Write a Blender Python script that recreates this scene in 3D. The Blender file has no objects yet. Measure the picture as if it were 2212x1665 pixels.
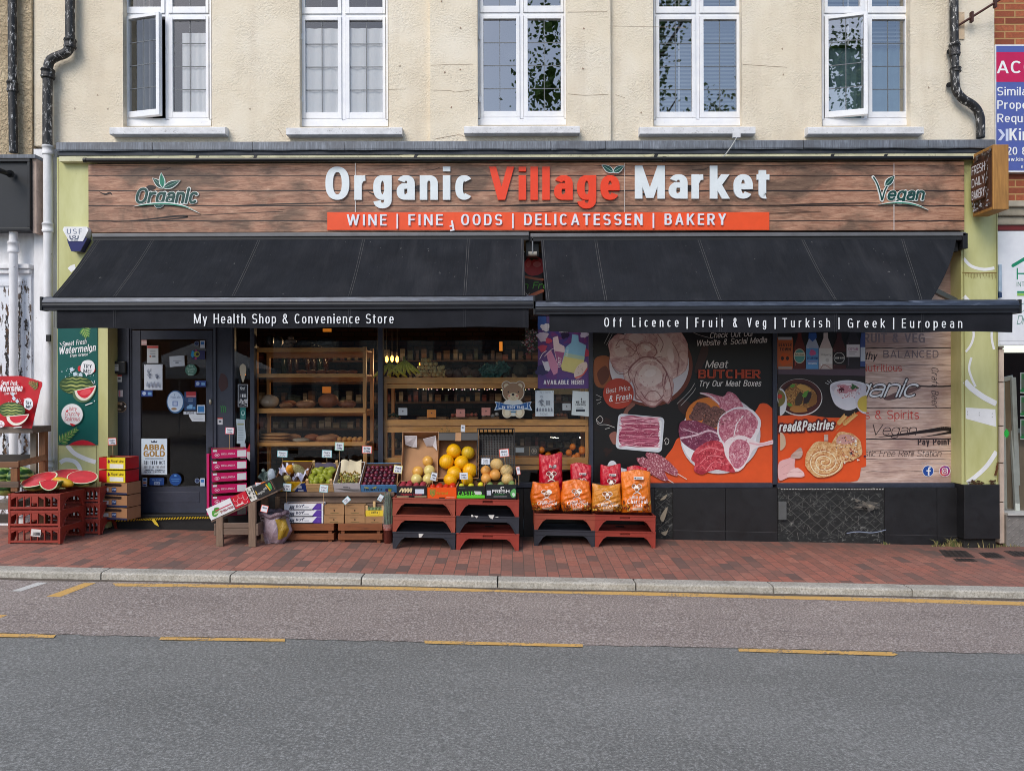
import bpy,math,random
from math import radians as R,sin,cos,pi,atan2,hypot
from mathutils import Vector,Matrix

# scene, camera, light
SC=bpy.context.scene
COL=SC.collection
D,K,CX,CY,ZC,ROLL=8.122,1600.0,1106.0,832.5,1.652,0.003
SLOPE,FALL=0.0235,0.019
rnd=random.Random(7)
cam=bpy.data.cameras.new("camera")
cam.lens=36.0*K/2212.0
cam.sensor_width=36.0
cam.clip_start=0.05
cam.clip_end=500
cam_o=bpy.data.objects.new("camera",cam)
COL.objects.link(cam_o)
cam_o.location=(0,-D,ZC)
cam_o.rotation_euler=(pi/2,ROLL,0)
SC.camera=cam_o
SUN_EL,SUN_AZ=R(43),R(209)
world=bpy.data.worlds.new("World")
SC.world=world
world.use_nodes=True
wn=world.node_tree
sky=wn.nodes.new("ShaderNodeTexSky")
sky.sky_type='NISHITA'
sky.sun_disc=False
sky.sun_elevation=SUN_EL
sky.sun_rotation=SUN_AZ
sky.dust_density=1.2
sky.air_density=1.0
sky.ozone_density=1.0
wn.links.new(sky.outputs[0],wn.nodes["Background"].inputs[0])
wn.nodes["Background"].inputs[1].default_value=0.15
sun=bpy.data.lights.new("sun",'SUN')
sun.energy=1.5
sun.angle=R(32)
sun.color=(1.0,0.93,0.83)
sun_o=bpy.data.objects.new("sun",sun)
COL.objects.link(sun_o)
_d=Vector((sin(SUN_AZ)*cos(SUN_EL),cos(SUN_AZ)*cos(SUN_EL),sin(SUN_EL)))
sun_o.rotation_euler=_d.to_track_quat('Z','Y').to_euler()
SC.view_settings.view_transform='Standard'
SC.view_settings.look='None'
SC.view_settings.exposure=0.42
SC.view_settings.gamma=1.0
SC.view_settings.use_curve_mapping=False
SC.render.engine='CYCLES'
SC.cycles.filter_width=0.95
SC.cycles.max_bounces=7
SC.cycles.transparent_max_bounces=12
SC.cycles.caustics_reflective=False
SC.cycles.caustics_refractive=False

# measuring helpers
def unroll(px,py):
 dx,dy=px-CX,py-CY
 return dx-ROLL*dy,dy+ROLL*dx
def P(px,py,Y=0.0):
 dx,dy=unroll(px,py)
 s=(D+Y)/K
 return Vector((dx*s,Y,ZC-dy*s))
def box_at(x0,y0,x1,y1,Y):
 """rectangle measured on the photo -> world (xa, xb, za, zb) in the upright plane at depth Y"""
 c=P((x0+x1)/2,(y0+y1)/2,Y)
 s=(D+Y)/K
 w,h=abs(x1-x0)*s/2,abs(y1-y0)*s/2
 return c.x-w,c.x+w,c.z-h,c.z+h
def gz(x,y):
 return-SLOPE*x+FALL*min(0.0,max(y,-1.735))
def on_ground(px,py):
 dx,dy=unroll(px,py)
 t=(ZC+FALL*D)/(dy/K-SLOPE*dx/K+FALL)
 return Vector((dx*t/K,t-D,ZC-dy*t/K))
ROAD=-0.098
def on_road(px,py):
 dx,dy=unroll(px,py)
 t=(ZC-ROAD)/(dy/K-SLOPE*dx/K)
 return Vector((dx*t/K,t-D,ZC-dy*t/K))

# materials
def lin(c):
 c=c/255.0
 return c/12.92 if c<=0.04045 else((c+0.055)/1.055)**2.4
def rgb(c,k=1.0):
 return(min(lin(c[0])*k,.9),min(lin(c[1])*k,.9),min(lin(c[2])*k,.9),1)
_M={}
class NT:
 """small node tree helper"""
 def __init__(s,name):
  s.m=bpy.data.materials.new(name)
  s.m.use_nodes=True
  s.t=s.m.node_tree
  s.b=s.t.nodes["Principled BSDF"]
  s.tc=None
 def n(s,typ,**kw):
  x=s.t.nodes.new("ShaderNode"+typ)
  for k,v in kw.items():
   if k.startswith("i_"):
    k=k[2:]
    x.inputs[int(k)if k.isdigit()else k.replace("_"," ")].default_value=v
   else:
    setattr(x,k,v)
  return x
 def l(s,a,b):
  s.t.links.new(a,b)
 def co(s,scale=(1,1,1),rot=(0,0,0),loc=(0,0,0)):
  if s.tc is None:
   s.tc=s.n("TexCoord")
  mp=s.n("Mapping")
  mp.inputs["Scale"].default_value=scale
  mp.inputs["Rotation"].default_value=rot
  mp.inputs["Location"].default_value=loc
  s.l(s.tc.outputs["Object"],mp.inputs[0])
  return mp.outputs[0]
 def noise(s,co,scale,detail=4,rough=.55,dist=0):
  x=s.n("TexNoise",i_Scale=scale,i_Detail=detail,i_Roughness=rough,i_Distortion=dist)
  s.l(co,x.inputs["Vector"])
  return x.outputs["Fac"]
 def ramp(s,fac,stops,const=False):
  x=s.n("ValToRGB")
  e=x.color_ramp.elements
  while len(e)<len(stops):
   e.new(0.5)
  for el,(p,c)in zip(e,stops):
   el.position=p
   el.color=c if len(c)==4 else(*c,1)
  if const:
   x.color_ramp.interpolation='CONSTANT'
  s.l(fac,x.inputs[0])
  return x.outputs[0]
 def mix(s,fac,a,b,mode='MIX'):
  x=s.n("MixRGB",blend_type=mode)
  for i,v in enumerate((fac,a,b)):
   if isinstance(v,(int,float)):
    x.inputs[i].default_value=v
   elif isinstance(v,tuple):
    x.inputs[i].default_value=v if len(v)==4 else(*v,1)
   else:
    s.l(v,x.inputs[i])
  return x.outputs[0]
 def bump(s,h,strength=.3,dist=.01):
  x=s.n("Bump",i_Strength=strength,i_Distance=dist)
  s.l(h,x.inputs["Height"])
  s.l(x.outputs[0],s.b.inputs["Normal"])
 def base(s,v):
  if isinstance(v,tuple):
   s.b.inputs["Base Color"].default_value=v
  else:
   s.l(v,s.b.inputs["Base Color"])
 def rough(s,v):
  if isinstance(v,(int,float)):
   s.b.inputs["Roughness"].default_value=v
  else:
   s.l(v,s.b.inputs["Roughness"])
def col(c,rough=.55,mott=.12,scale=9,spec=.4,metal=0.0,bump=0.0,k=1.0,wear=0.0):
 """plain coloured stuff with a slight mottle; c is an (r,g,b) 0..255 colour"""
 key=('c',tuple(c),rough,mott,scale,spec,metal,bump,k,wear)
 if key in _M:
  return _M[key]
 t=NT("surface %d %d %d"%tuple(int(v)for v in c))
 co=t.co()
 f=t.noise(co,scale,5,.6)
 a,b=rgb(c,k*(1-mott)),rgb(c,k*(1+mott))
 cc=t.ramp(f,[(.3,a),(.7,b)])
 if wear:
  g=t.noise(co,23,6,.7)
  g=t.ramp(g,[(.56,(0,0,0)),(.66,(wear,wear,wear))])
  cc=t.mix(g,cc,rgb((105,98,88)))
 t.base(cc)
 t.rough(rough)
 t.b.inputs["Specular IOR Level"].default_value=spec
 t.b.inputs["Metallic"].default_value=metal
 if bump:
  t.bump(t.noise(co,scale*3,5,.6),bump,.006)
 _M[key]=t.m
 return t.m
def special(name):
 def deco(f):
  def g():
   if name not in _M:
    t=NT(name)
    f(t)
    _M[name]=t.m
   return _M[name]
  return g
 return deco
@special("roughcast cream render")
def m_render(t):
 co=t.co()
 big=t.noise(co,1.1,6,.62)
 c=t.ramp(big,[(.25,rgb((222,207,182))),(.5,rgb((232,220,198))),(.75,rgb((238,229,212)))])
 st=t.noise(t.co((2.2,2.2,.35)),2.0,6,.65)
 c=t.mix(t.ramp(st,[(.52,(0,0,0)),(.74,(.38,.38,.38))]),c,rgb((204,188,166)))
 sp=t.noise(co,14,3,.5)
 c=t.mix(t.ramp(sp,[(.76,(0,0,0)),(.8,(.25,.25,.25))]),c,rgb((176,156,132)))
 t.base(c)
 t.rough(.9)
 f=t.noise(co,46,4,.6,.3)
 f=t.ramp(f,[(.36,(0,0,0)),(.64,(1,1,1))])
 p=t.noise(co,3.5,3,.5)
 p=t.ramp(p,[(.35,(.25,.25,.25)),(.65,(1,1,1))])
 t.bump(t.mix(1.0,f,p,'MULTIPLY'),.6,.009)
@special("coarse pebbledash cream")
def m_pebble(t):
 co=t.co()
 c=t.ramp(t.noise(co,2.5,6,.65),[(.3,rgb((186,165,134))),(.7,rgb((222,202,168)))])
 t.base(c);t.rough(.9)
 t.bump(t.ramp(t.noise(co,26,4,.6,.6),[(.35,(0,0,0)),(.65,(1,1,1))]),.9,.025)
@special("weathered sheet lead")
def m_lead(t):
 s=t.noise(t.co((22,22,1.2)),3,6,.6)
 b=t.noise(t.co(),3.5,5,.6)
 c=t.ramp(s,[(.3,rgb((86,90,98))),(.55,rgb((112,118,127))),(.78,rgb((152,158,168)))])
 c=t.mix(t.ramp(b,[(.45,(0,0,0)),(.65,(.75,.75,.75))]),c,rgb((84,86,92)))
 t.base(c);t.rough(.6);t.bump(b,.3,.01)
@special("white gloss paint, flaking")
def m_white(t):
 co=t.co()
 c=t.ramp(t.noise(co,6,5,.6),[(.3,rgb((228,230,236))),(.7,rgb((243,244,248)))])
 g=t.noise(t.co((6,6,16)),3.2,8,.75)
 c=t.mix(t.ramp(g,[(.63,(0,0,0)),(.68,(.55,.55,.55))]),c,rgb((150,140,128)))
 t.base(c);t.rough(.42);t.bump(g,.12,.004)
@special("white painted sill, cracked")
def m_sill(t):
 co=t.co()
 c=t.ramp(t.noise(co,9,5,.6),[(.3,rgb((206,206,208))),(.7,rgb((236,236,238)))])
 g=t.noise(t.co((5,5,9)),5,9,.8,.8)
 c=t.mix(t.ramp(g,[(.57,(0,0,0)),(.63,(.75,.75,.75))]),c,rgb((128,122,112)))
 t.base(c);t.rough(.6);t.bump(g,.4,.008)
@special("old white wall paint")
def m_oldwhite(t):
 co=t.co()
 c=t.ramp(t.noise(t.co((3,3,.8)),3,6,.65),[(.3,rgb((214,213,214))),(.65,rgb((240,240,242)))])
 g=t.noise(co,16,7,.75)
 c=t.mix(t.ramp(g,[(.66,(0,0,0)),(.7,(.8,.8,.8))]),c,rgb((92,84,76)))
 t.base(c);t.rough(.65);t.bump(g,.15,.005)
@special("peeling white shutter")
def m_peel(t):
 co=t.co()
 c=t.ramp(t.noise(co,4,5,.6),[(.3,rgb((214,217,224))),(.7,rgb((232,235,240)))])
 g=t.noise(t.co((4.5,4.5,1.2)),2.6,9,.72)
 c=t.mix(t.ramp(g,[(.56,(0,0,0)),(.575,(1,1,1))]),c,t.ramp(t.noise(co,30,5,.6),[(.35,rgb((34,30,28))),(.6,rgb((92,70,54)))]))
 t.base(c);t.rough(.6);t.bump(g,.4,.01)
@special("black iron paint, flaking to white")
def m_pipe(t):
 g=t.noise(t.co((9,9,3.2)),4.2,8,.75,.6)
 c=t.ramp(g,[(.5,rgb((26,25,26))),(.57,rgb((60,58,58))),(.6,rgb((205,203,200))),(.7,rgb((225,224,222)))])
 t.base(c);t.rough(.45);t.bump(g,.5,.01)
@special("printed barn wood boards")
def m_fascia(t):
 g=t.noise(t.co((.9,1,6.5)),5,10,.75,.9)
 b=t.noise(t.co((.8,1,1.5)),1.9,6,.62,.5)
 c=t.ramp(g,[(.25,rgb((102,70,54))),(.43,rgb((156,112,90))),(.6,rgb((190,147,121))),(.78,rgb((224,194,172)))])
 c=t.mix(t.ramp(b,[(.44,(0,0,0)),(.6,(.85,.85,.85))]),c,t.ramp(g,[(.3,rgb((66,53,46))),(.7,rgb((128,104,86)))]))
 t.base(c);t.rough(.42);t.b.inputs["Specular IOR Level"].default_value=.35
@special("printed grey brown planks")
def m_planks(t):
 g=t.noise(t.co((.8,1,13)),5,9,.7,.5)
 b=t.noise(t.co((.7,1,2.2)),2.5,4,.55)
 c=t.ramp(g,[(.26,rgb((118,92,82))),(.46,rgb((206,174,158))),(.7,rgb((238,216,204)))])
 c=t.mix(t.ramp(b,[(.45,(0,0,0)),(.62,(.6,.6,.6))]),c,rgb((142,110,106)))
 t.base(c);t.rough(.4)
@special("black awning canvas")
def m_canvas(t):
 co=t.co()
 c=t.ramp(t.noise(co,2.2,5,.6),[(.3,rgb((28,30,34))),(.7,rgb((39,41,46)))])
 g=t.noise(t.co((1,.55,.55)),34,3,.5)
 c=t.mix(t.ramp(g,[(.72,(0,0,0)),(.77,(.6,.6,.6))]),c,rgb((140,138,136)))
 d=t.noise(t.co((1,.25,.25)),5,5,.6)
 c=t.mix(t.ramp(d,[(.5,(0,0,0)),(.75,(.3,.3,.3))]),c,rgb((66,66,69)))
 t.base(c);t.rough(.9);t.b.inputs["Specular IOR Level"].default_value=.15
 t.bump(t.noise(t.co((2.0,.3,.3)),3,5,.55),.6,.045)
@special("black valance canvas")
def m_valance(t):
 co=t.co()
 t.base(t.ramp(t.noise(co,4,5,.6),[(.3,rgb((24,25,30))),(.7,rgb((36,37,43)))]))
 t.rough(.8);t.b.inputs["Specular IOR Level"].default_value=.2
 t.bump(t.noise(t.co((2,2,.6)),4,4,.5),.3,.02)
@special("dark anodised awning rail")
def m_rail(t):
 s=t.noise(t.co((1.5,10,10)),4,6,.65)
 c=t.ramp(s,[(.35,rgb((46,52,64))),(.6,rgb((70,78,92))),(.8,rgb((128,136,150)))])
 t.base(c);t.rough(.4);t.b.inputs["Metallic"].default_value=.25
@special("slate grey shopfront paint")
def m_slate(t):
 co=t.co()
 c=t.ramp(t.noise(co,5,6,.65),[(.3,rgb((44,48,60))),(.7,rgb((58,62,77)))])
 g=t.noise(co,20,7,.75)
 c=t.mix(t.ramp(g,[(.68,(0,0,0)),(.72,(.4,.4,.4))]),c,rgb((110,110,112)))
 t.base(c);t.rough(.45)
@special("lime yellow painted pilaster")
def m_lime(t):
 co=t.co()
 c=t.ramp(t.noise(t.co((2,2,.6)),2,6,.6),[(.3,rgb((184,183,120))),(.65,rgb((206,206,150)))])
 g=t.noise(co,13,8,.78)
 c=t.mix(t.ramp(g,[(.66,(0,0,0)),(.72,(.7,.7,.7))]),c,rgb((112,98,54)))
 t.base(c);t.rough(.5);t.bump(g,.1,.004)
@special("black stall riser tile")
def m_tile(t):
 co=t.co()
 c=t.ramp(t.noise(co,3,5,.6),[(.3,rgb((23,23,25))),(.7,rgb((33,33,36)))])
 t.base(c)
 t.rough(t.ramp(t.noise(co,9,5,.6),[(.3,(.35,.35,.35)),(.7,(.6,.6,.6))]))  # first sits at the glowing bulbs; other two are added fill warming the shelves
@special("scraped black tile bed")
def m_scrape(t):
 g=t.noise(t.co((3.2,1,7)),3.4,9,.78,1.2)
 c=t.ramp(g,[(.48,rgb((26,27,27))),(.57,rgb((48,50,50))),(.64,rgb((130,130,126))),(.78,rgb((176,168,152)))])
 t.base(c);t.rough(.75);t.bump(g,.5,.006)
@special("grey carriageway asphalt")
def m_road(t):
 co=t.co()
 b=t.noise(t.co((.35,1.1,1)),.9,5,.6)
 f=t.noise(co,64,3,.9)
 v=t.n("TexVoronoi",i_Scale=170.0);t.l(co,v.inputs["Vector"])
 c=t.ramp(b,[(.3,rgb((112,112,108))),(.7,rgb((132,132,128)))])
 c=t.mix(t.ramp(f,[(.36,(.5,.5,.5)),(.5,(0,0,0))]),c,rgb((58,58,58)))
 c=t.mix(t.ramp(f,[(.52,(0,0,0)),(.64,(.5,.5,.5))]),c,rgb((186,186,183)))
 st=t.noise(t.co((.7,3.2,1)),5.5,5,.6)
 c=t.mix(t.ramp(st,[(.7,(0,0,0)),(.78,(.5,.5,.5))]),c,rgb((70,72,75)))
 t.base(c);t.rough(.82)
 t.bump(v.outputs["Distance"],.2,.005)
@special("pinkish worn parking lane asphalt")
def m_lane(t):
 co=t.co()
 b=t.noise(t.co((.4,1.6,1)),1.3,6,.65)
 f=t.noise(co,62,3,.9)
 c=t.ramp(b,[(.3,rgb((134,122,115))),(.7,rgb((158,145,136)))])
 c=t.mix(t.ramp(f,[(.36,(.65,.65,.65)),(.5,(0,0,0))]),c,rgb((78,70,68)))
 c=t.mix(t.ramp(f,[(.52,(0,0,0)),(.62,(.65,.65,.65))]),c,rgb((218,208,202)))
 st=t.noise(t.co((.6,5,1)),4.5,6,.65)
 c=t.mix(t.ramp(st,[(.62,(0,0,0)),(.74,(.7,.7,.7))]),c,rgb((92,84,84)))
 t.base(c);t.rough(.85)
 t.bump(f,.5,.008)
@special("red brick pavers")
def m_paver(t):
 co=t.co((1,1,1),(0,0,R(90)))
 w=t.n("TexBrick",i_Scale=1.0,i_Mortar_Size=.0036,i_Brick_Width=.205,i_Row_Height=.104,i_Bias=0.0,i_Mortar_Smooth=.2)
 w.inputs["Color1"].default_value=(0,0,0,1);w.inputs["Color2"].default_value=(1,1,1,1);w.inputs["Mortar"].default_value=(.5,.5,.5,1)
 t.l(co,w.inputs["Vector"])
 c=t.ramp(w.outputs["Color"],[(0,rgb((106,90,84))),(.12,rgb((140,104,92))),(.3,rgb((160,106,90))),(.55,rgb((178,113,95))),(.8,rgb((164,114,99))),(1,rgb((186,124,104)))])
 n1=t.noise(t.co(),26,6,.7)
 c=t.mix(t.ramp(n1,[(.35,(.45,.45,.45)),(.6,(0,0,0))]),c,rgb((112,76,66)))
 n2=t.noise(t.co(),.8,5,.6)
 c=t.mix(t.ramp(n2,[(.48,(0,0,0)),(.7,(.5,.5,.5))]),c,rgb((124,98,88)))
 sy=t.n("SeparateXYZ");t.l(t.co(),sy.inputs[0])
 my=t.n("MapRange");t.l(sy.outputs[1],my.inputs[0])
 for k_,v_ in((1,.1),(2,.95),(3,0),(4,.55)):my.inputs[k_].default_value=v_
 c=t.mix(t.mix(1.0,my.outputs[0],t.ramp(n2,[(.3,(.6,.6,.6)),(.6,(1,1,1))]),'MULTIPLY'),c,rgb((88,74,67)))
 c=t.mix(w.outputs["Fac"],c,rgb((100,84,75)))
 n3=t.noise(t.co(),17,2,.5)
 c=t.mix(t.ramp(n3,[(.8,(0,0,0)),(.83,(.5,.5,.5))]),c,rgb((176,160,150)))
 t.base(c);t.rough(.78)
 h=t.mix(w.outputs["Fac"],t.ramp(n1,[(.3,(.7,.7,.7)),(.7,(1,1,1))]),(0,0,0,1))
 t.bump(h,.5,.006)
@special("granite kerb")
def m_kerb(t):
 co=t.co()
 f=t.noise(co,60,4,.75)
 b=t.noise(co,3,5,.6)
 c=t.ramp(f,[(.3,rgb((136,131,121))),(.5,rgb((184,179,167))),(.7,rgb((216,211,202)))])
 c=t.mix(t.ramp(b,[(.45,(0,0,0)),(.7,(.4,.4,.4))]),c,rgb((124,118,104)))
 t.base(c);t.rough(.85);t.bump(t.noise(co,30,6,.7),.6,.015)
def m_marking(c,name):
 if name not in _M:
  t=NT(name)
  g=t.noise(t.co(),46,5,.75)
  w=t.noise(t.co(),5,4,.6)
  base=t.ramp(w,[(.3,rgb(c,.85)),(.7,rgb(c,1.05))])
  k=t.mix(1.0,g,t.ramp(w,[(.3,(.82,.82,.82)),(.75,(1.25,1.25,1.25))]),'MULTIPLY')
  t.base(t.mix(t.ramp(k,[(.57,(0,0,0)),(.63,(.85,.85,.85))]),base,rgb((112,106,102))))
  t.rough(.7)
  _M[name]=t.m
 return _M[name]
def m_wood(c,name,grain=1.0,rough=.6,axis='x',dark=.5):
 key=('w',tuple(c),axis,dark)
 if key not in _M:
  t=NT(name)
  sc={'x':(.8,9,9),'y':(9,.8,9),'z':(9,9,.8)}[axis]
  g=t.noise(t.co(sc),4,8,.65,.6)
  b=t.noise(t.co(),4,5,.6)
  cc=t.ramp(g,[(.3,rgb(c,1-dark)),(.5,rgb(c)),(.75,rgb(c,1+.3*grain))])
  cc=t.mix(t.ramp(b,[(.5,(0,0,0)),(.72,(.45,.45,.45))]),cc,rgb(c,.5))
  kn=t.n("TexVoronoi",i_Scale=5.0)
  t.l(t.co(tuple(.4 if a==axis else 2.2 for a in 'xyz')),kn.inputs["Vector"])
  cc=t.mix(t.ramp(kn.outputs["Distance"],[(.03,(.8,.8,.8)),(.1,(0,0,0))]),cc,rgb(c,.22))
  t.base(cc);t.rough(rough);t.bump(g,.25,.004)
  _M[key]=t.m
 return _M[key]
@special("old red brickwork")
def m_brick(t):
 co=t.co((1,1,1),(R(90),0,0))
 w=t.n("TexBrick",i_Scale=1.0,i_Mortar_Size=.009,i_Brick_Width=.225,i_Row_Height=.078,i_Mortar_Smooth=.3)
 w.inputs["Color1"].default_value=(0,0,0,1);w.inputs["Color2"].default_value=(1,1,1,1);w.inputs["Mortar"].default_value=(.5,.5,.5,1)
 t.l(co,w.inputs["Vector"])
 c=t.ramp(w.outputs["Color"],[(0,rgb((132,66,44))),(.5,rgb((168,88,56))),(1,rgb((192,112,74)))])
 n=t.noise(t.co(),30,6,.7)
 c=t.mix(t.ramp(n,[(.4,(.5,.5,.5)),(.65,(0,0,0))]),c,rgb((120,66,48)))
 c=t.mix(w.outputs["Fac"],c,rgb((178,140,92)))
 t.base(c);t.rough(.85)
 t.bump(t.mix(w.outputs["Fac"],n,(0,0,0,1)),.6,.01)
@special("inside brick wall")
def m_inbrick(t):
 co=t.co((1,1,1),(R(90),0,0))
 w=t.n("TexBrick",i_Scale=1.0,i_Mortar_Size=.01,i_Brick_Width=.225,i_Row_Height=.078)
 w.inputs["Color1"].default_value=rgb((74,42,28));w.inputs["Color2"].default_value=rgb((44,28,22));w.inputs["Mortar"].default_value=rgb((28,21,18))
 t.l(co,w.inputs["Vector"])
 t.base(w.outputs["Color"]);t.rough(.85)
def m_glass(name="shop window glass",refl=.09,tint=(1,1,1),rough=0.0):
 if name not in _M:
  t=NT(name)
  t.t.nodes.remove(t.b)
  tr=t.n("BsdfTransparent");tr.inputs[0].default_value=(*tint,1)
  gl=t.n("BsdfGlossy");gl.inputs["Roughness"].default_value=rough
  lw=t.n("LayerWeight",i_Blend=.25)
  mr=t.n("MapRange",i_To_Min=refl,i_To_Max=.9)
  t.l(lw.outputs["Fresnel"],mr.inputs["Value"])
  wv=t.noise(t.co(),1.5,2,.4)
  bm=t.n("Bump",i_Strength=.012,i_Distance=.02)
  t.l(wv,bm.inputs["Height"]);t.l(bm.outputs[0],gl.inputs["Normal"])
  mx=t.n("MixShader")
  t.l(mr.outputs[0],mx.inputs[0]);t.l(tr.outputs[0],mx.inputs[1]);t.l(gl.outputs[0],mx.inputs[2])
  t.l(mx.outputs[0],t.t.nodes["Material Output"].inputs[0])
  _M[name]=t.m
 return _M[name]
def m_film(c,a=.35,name="clear wrap"):
 """thin clear film: shiny, slightly milky"""
 if name not in _M:
  t=NT(name)
  t.base(rgb(c));t.rough(.18)
  t.b.inputs["Alpha"].default_value=a
  t.bump(t.noise(t.co(),22,5,.7,.8),.8,.02)
  _M[name]=t.m
 return _M[name]
def m_emit(c,s,name):
 if name not in _M:
  t=NT(name)
  t.base(rgb(c))
  t.b.inputs["Emission Color"].default_value=rgb(c)
  t.b.inputs["Emission Strength"].default_value=s
  _M[name]=t.m
 return _M[name]
def m_foil(c,name,rough=.28,scale=16,amt=.9,sheen=.5):
 if name not in _M:
  t=NT(name)
  co=t.co()
  t.base(t.ramp(t.noise(co,5,4,.6),[(.3,rgb(c,.8)),(.7,rgb(c,1.1))]))
  t.rough(rough);t.b.inputs["Specular IOR Level"].default_value=sheen
  v=t.noise(t.co((1.4,1.4,.7)),scale,5,.6,1.2)
  t.bump(v,amt,.025)
  _M[name]=t.m
 return _M[name]
def m_melon(c,c2,name,lines=0,rough=.4,net=0):
 if name not in _M:
  t=NT(name)
  co=t.co()
  cc=t.ramp(t.noise(co,14,5,.6),[(.3,rgb(c,.85)),(.7,rgb(c,1.1))])
  if lines:
   w=t.n("TexWave",i_Scale=float(lines),i_Distortion=4.5,i_Detail=3.0)
   w.bands_direction='X'
   t.l(t.co((1,1,.15)),w.inputs["Vector"])
   cc=t.mix(t.ramp(w.outputs["Fac"],[(.0,(.6,.6,.6)),(.16,(0,0,0))]),cc,rgb(c2))
   t.bump(w.outputs["Fac"],.12,.004)
  if net:
   v=t.n("TexVoronoi",i_Scale=70.0);v.feature='DISTANCE_TO_EDGE'
   t.l(co,v.inputs["Vector"])
   cc=t.mix(t.ramp(v.outputs["Distance"],[(.02,(.7,.7,.7)),(.1,(0,0,0))]),cc,rgb((214,196,156)))
  t.base(cc);t.rough(rough)
  _M[name]=t.m
 return _M[name]
def m_rind():
 if "striped melon rind" not in _M:
  t=NT("striped melon rind")
  w=t.n("TexWave",i_Scale=5.0,i_Distortion=5.0,i_Detail=3.0,i_Detail_Scale=2.5)
  w.bands_direction='Z'
  t.l(t.co((.6,1,1)),w.inputs["Vector"])
  t.base(t.ramp(w.outputs["Fac"],[(.25,rgb((36,74,34))),(.5,rgb((78,124,52))),(.8,rgb((168,190,104)))]))
  t.rough(.3)
  _M["striped melon rind"]=t.m
 return _M["striped melon rind"]
@special("raw meat print")
def m_meat(t):
 g=t.noise(t.co(),17,9,.75,1.8)
 t.base(t.ramp(g,[(.36,rgb((150,58,84))),(.5,rgb((196,112,132))),(.6,rgb((226,178,186))),(.72,rgb((236,208,208)))]))
 t.rough(.4)
@special("dark red meat print")
def m_beef(t):
 g=t.noise(t.co((1,1,1.6)),13,8,.7,2.2)
 t.base(t.ramp(g,[(.4,rgb((104,36,66))),(.58,rgb((140,62,92))),(.64,rgb((222,190,202))),(.7,rgb((132,56,86)))]))
 t.rough(.4)
@special("bright red meat print")
def m_dice(t):
 g=t.noise(t.co(),14,5,.6,1.5)
 t.base(t.ramp(g,[(.36,rgb((150,30,46))),(.55,rgb((206,70,84))),(.72,rgb((232,132,136)))]))
 t.rough(.4)
@special("kofte print")
def m_kofte(t):
 g=t.noise(t.co(),60,3,.6)
 t.base(t.ramp(g,[(.4,rgb((140,62,76))),(.55,rgb((176,96,110))),(.64,rgb((232,206,208)))]))
 t.rough(.4)
@special("browned mince print")
def m_brownmeat(t):
 g=t.noise(t.co(),60,4,.7)
 t.base(t.ramp(g,[(.35,rgb((62,38,36))),(.6,rgb((128,84,76))),(.75,rgb((160,116,104)))]))
 t.rough(.4)
@special("raw chicken print")
def m_chicken(t):
 g=t.noise(t.co(),9,9,.7,1.2)
 t.base(t.ramp(g,[(.34,rgb((178,124,122))),(.52,rgb((216,180,170))),(.72,rgb((236,214,204)))]))
 t.rough(.4)
@special("pastry print")
def m_pastry(t):
 g=t.noise(t.co(),22,6,.7,1.0)
 t.base(t.ramp(g,[(.32,rgb((168,92,46))),(.5,rgb((220,170,112))),(.68,rgb((240,222,184)))]))
 t.rough(.4)
@special("stew print")
def m_stew(t):
 g=t.noise(t.co(),24,6,.7,1.5)
 t.base(t.ramp(g,[(.33,rgb((58,34,24))),(.5,rgb((148,98,46))),(.66,rgb((206,160,90))),(.78,rgb((92,120,52)))]))
 t.rough(.4)

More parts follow.
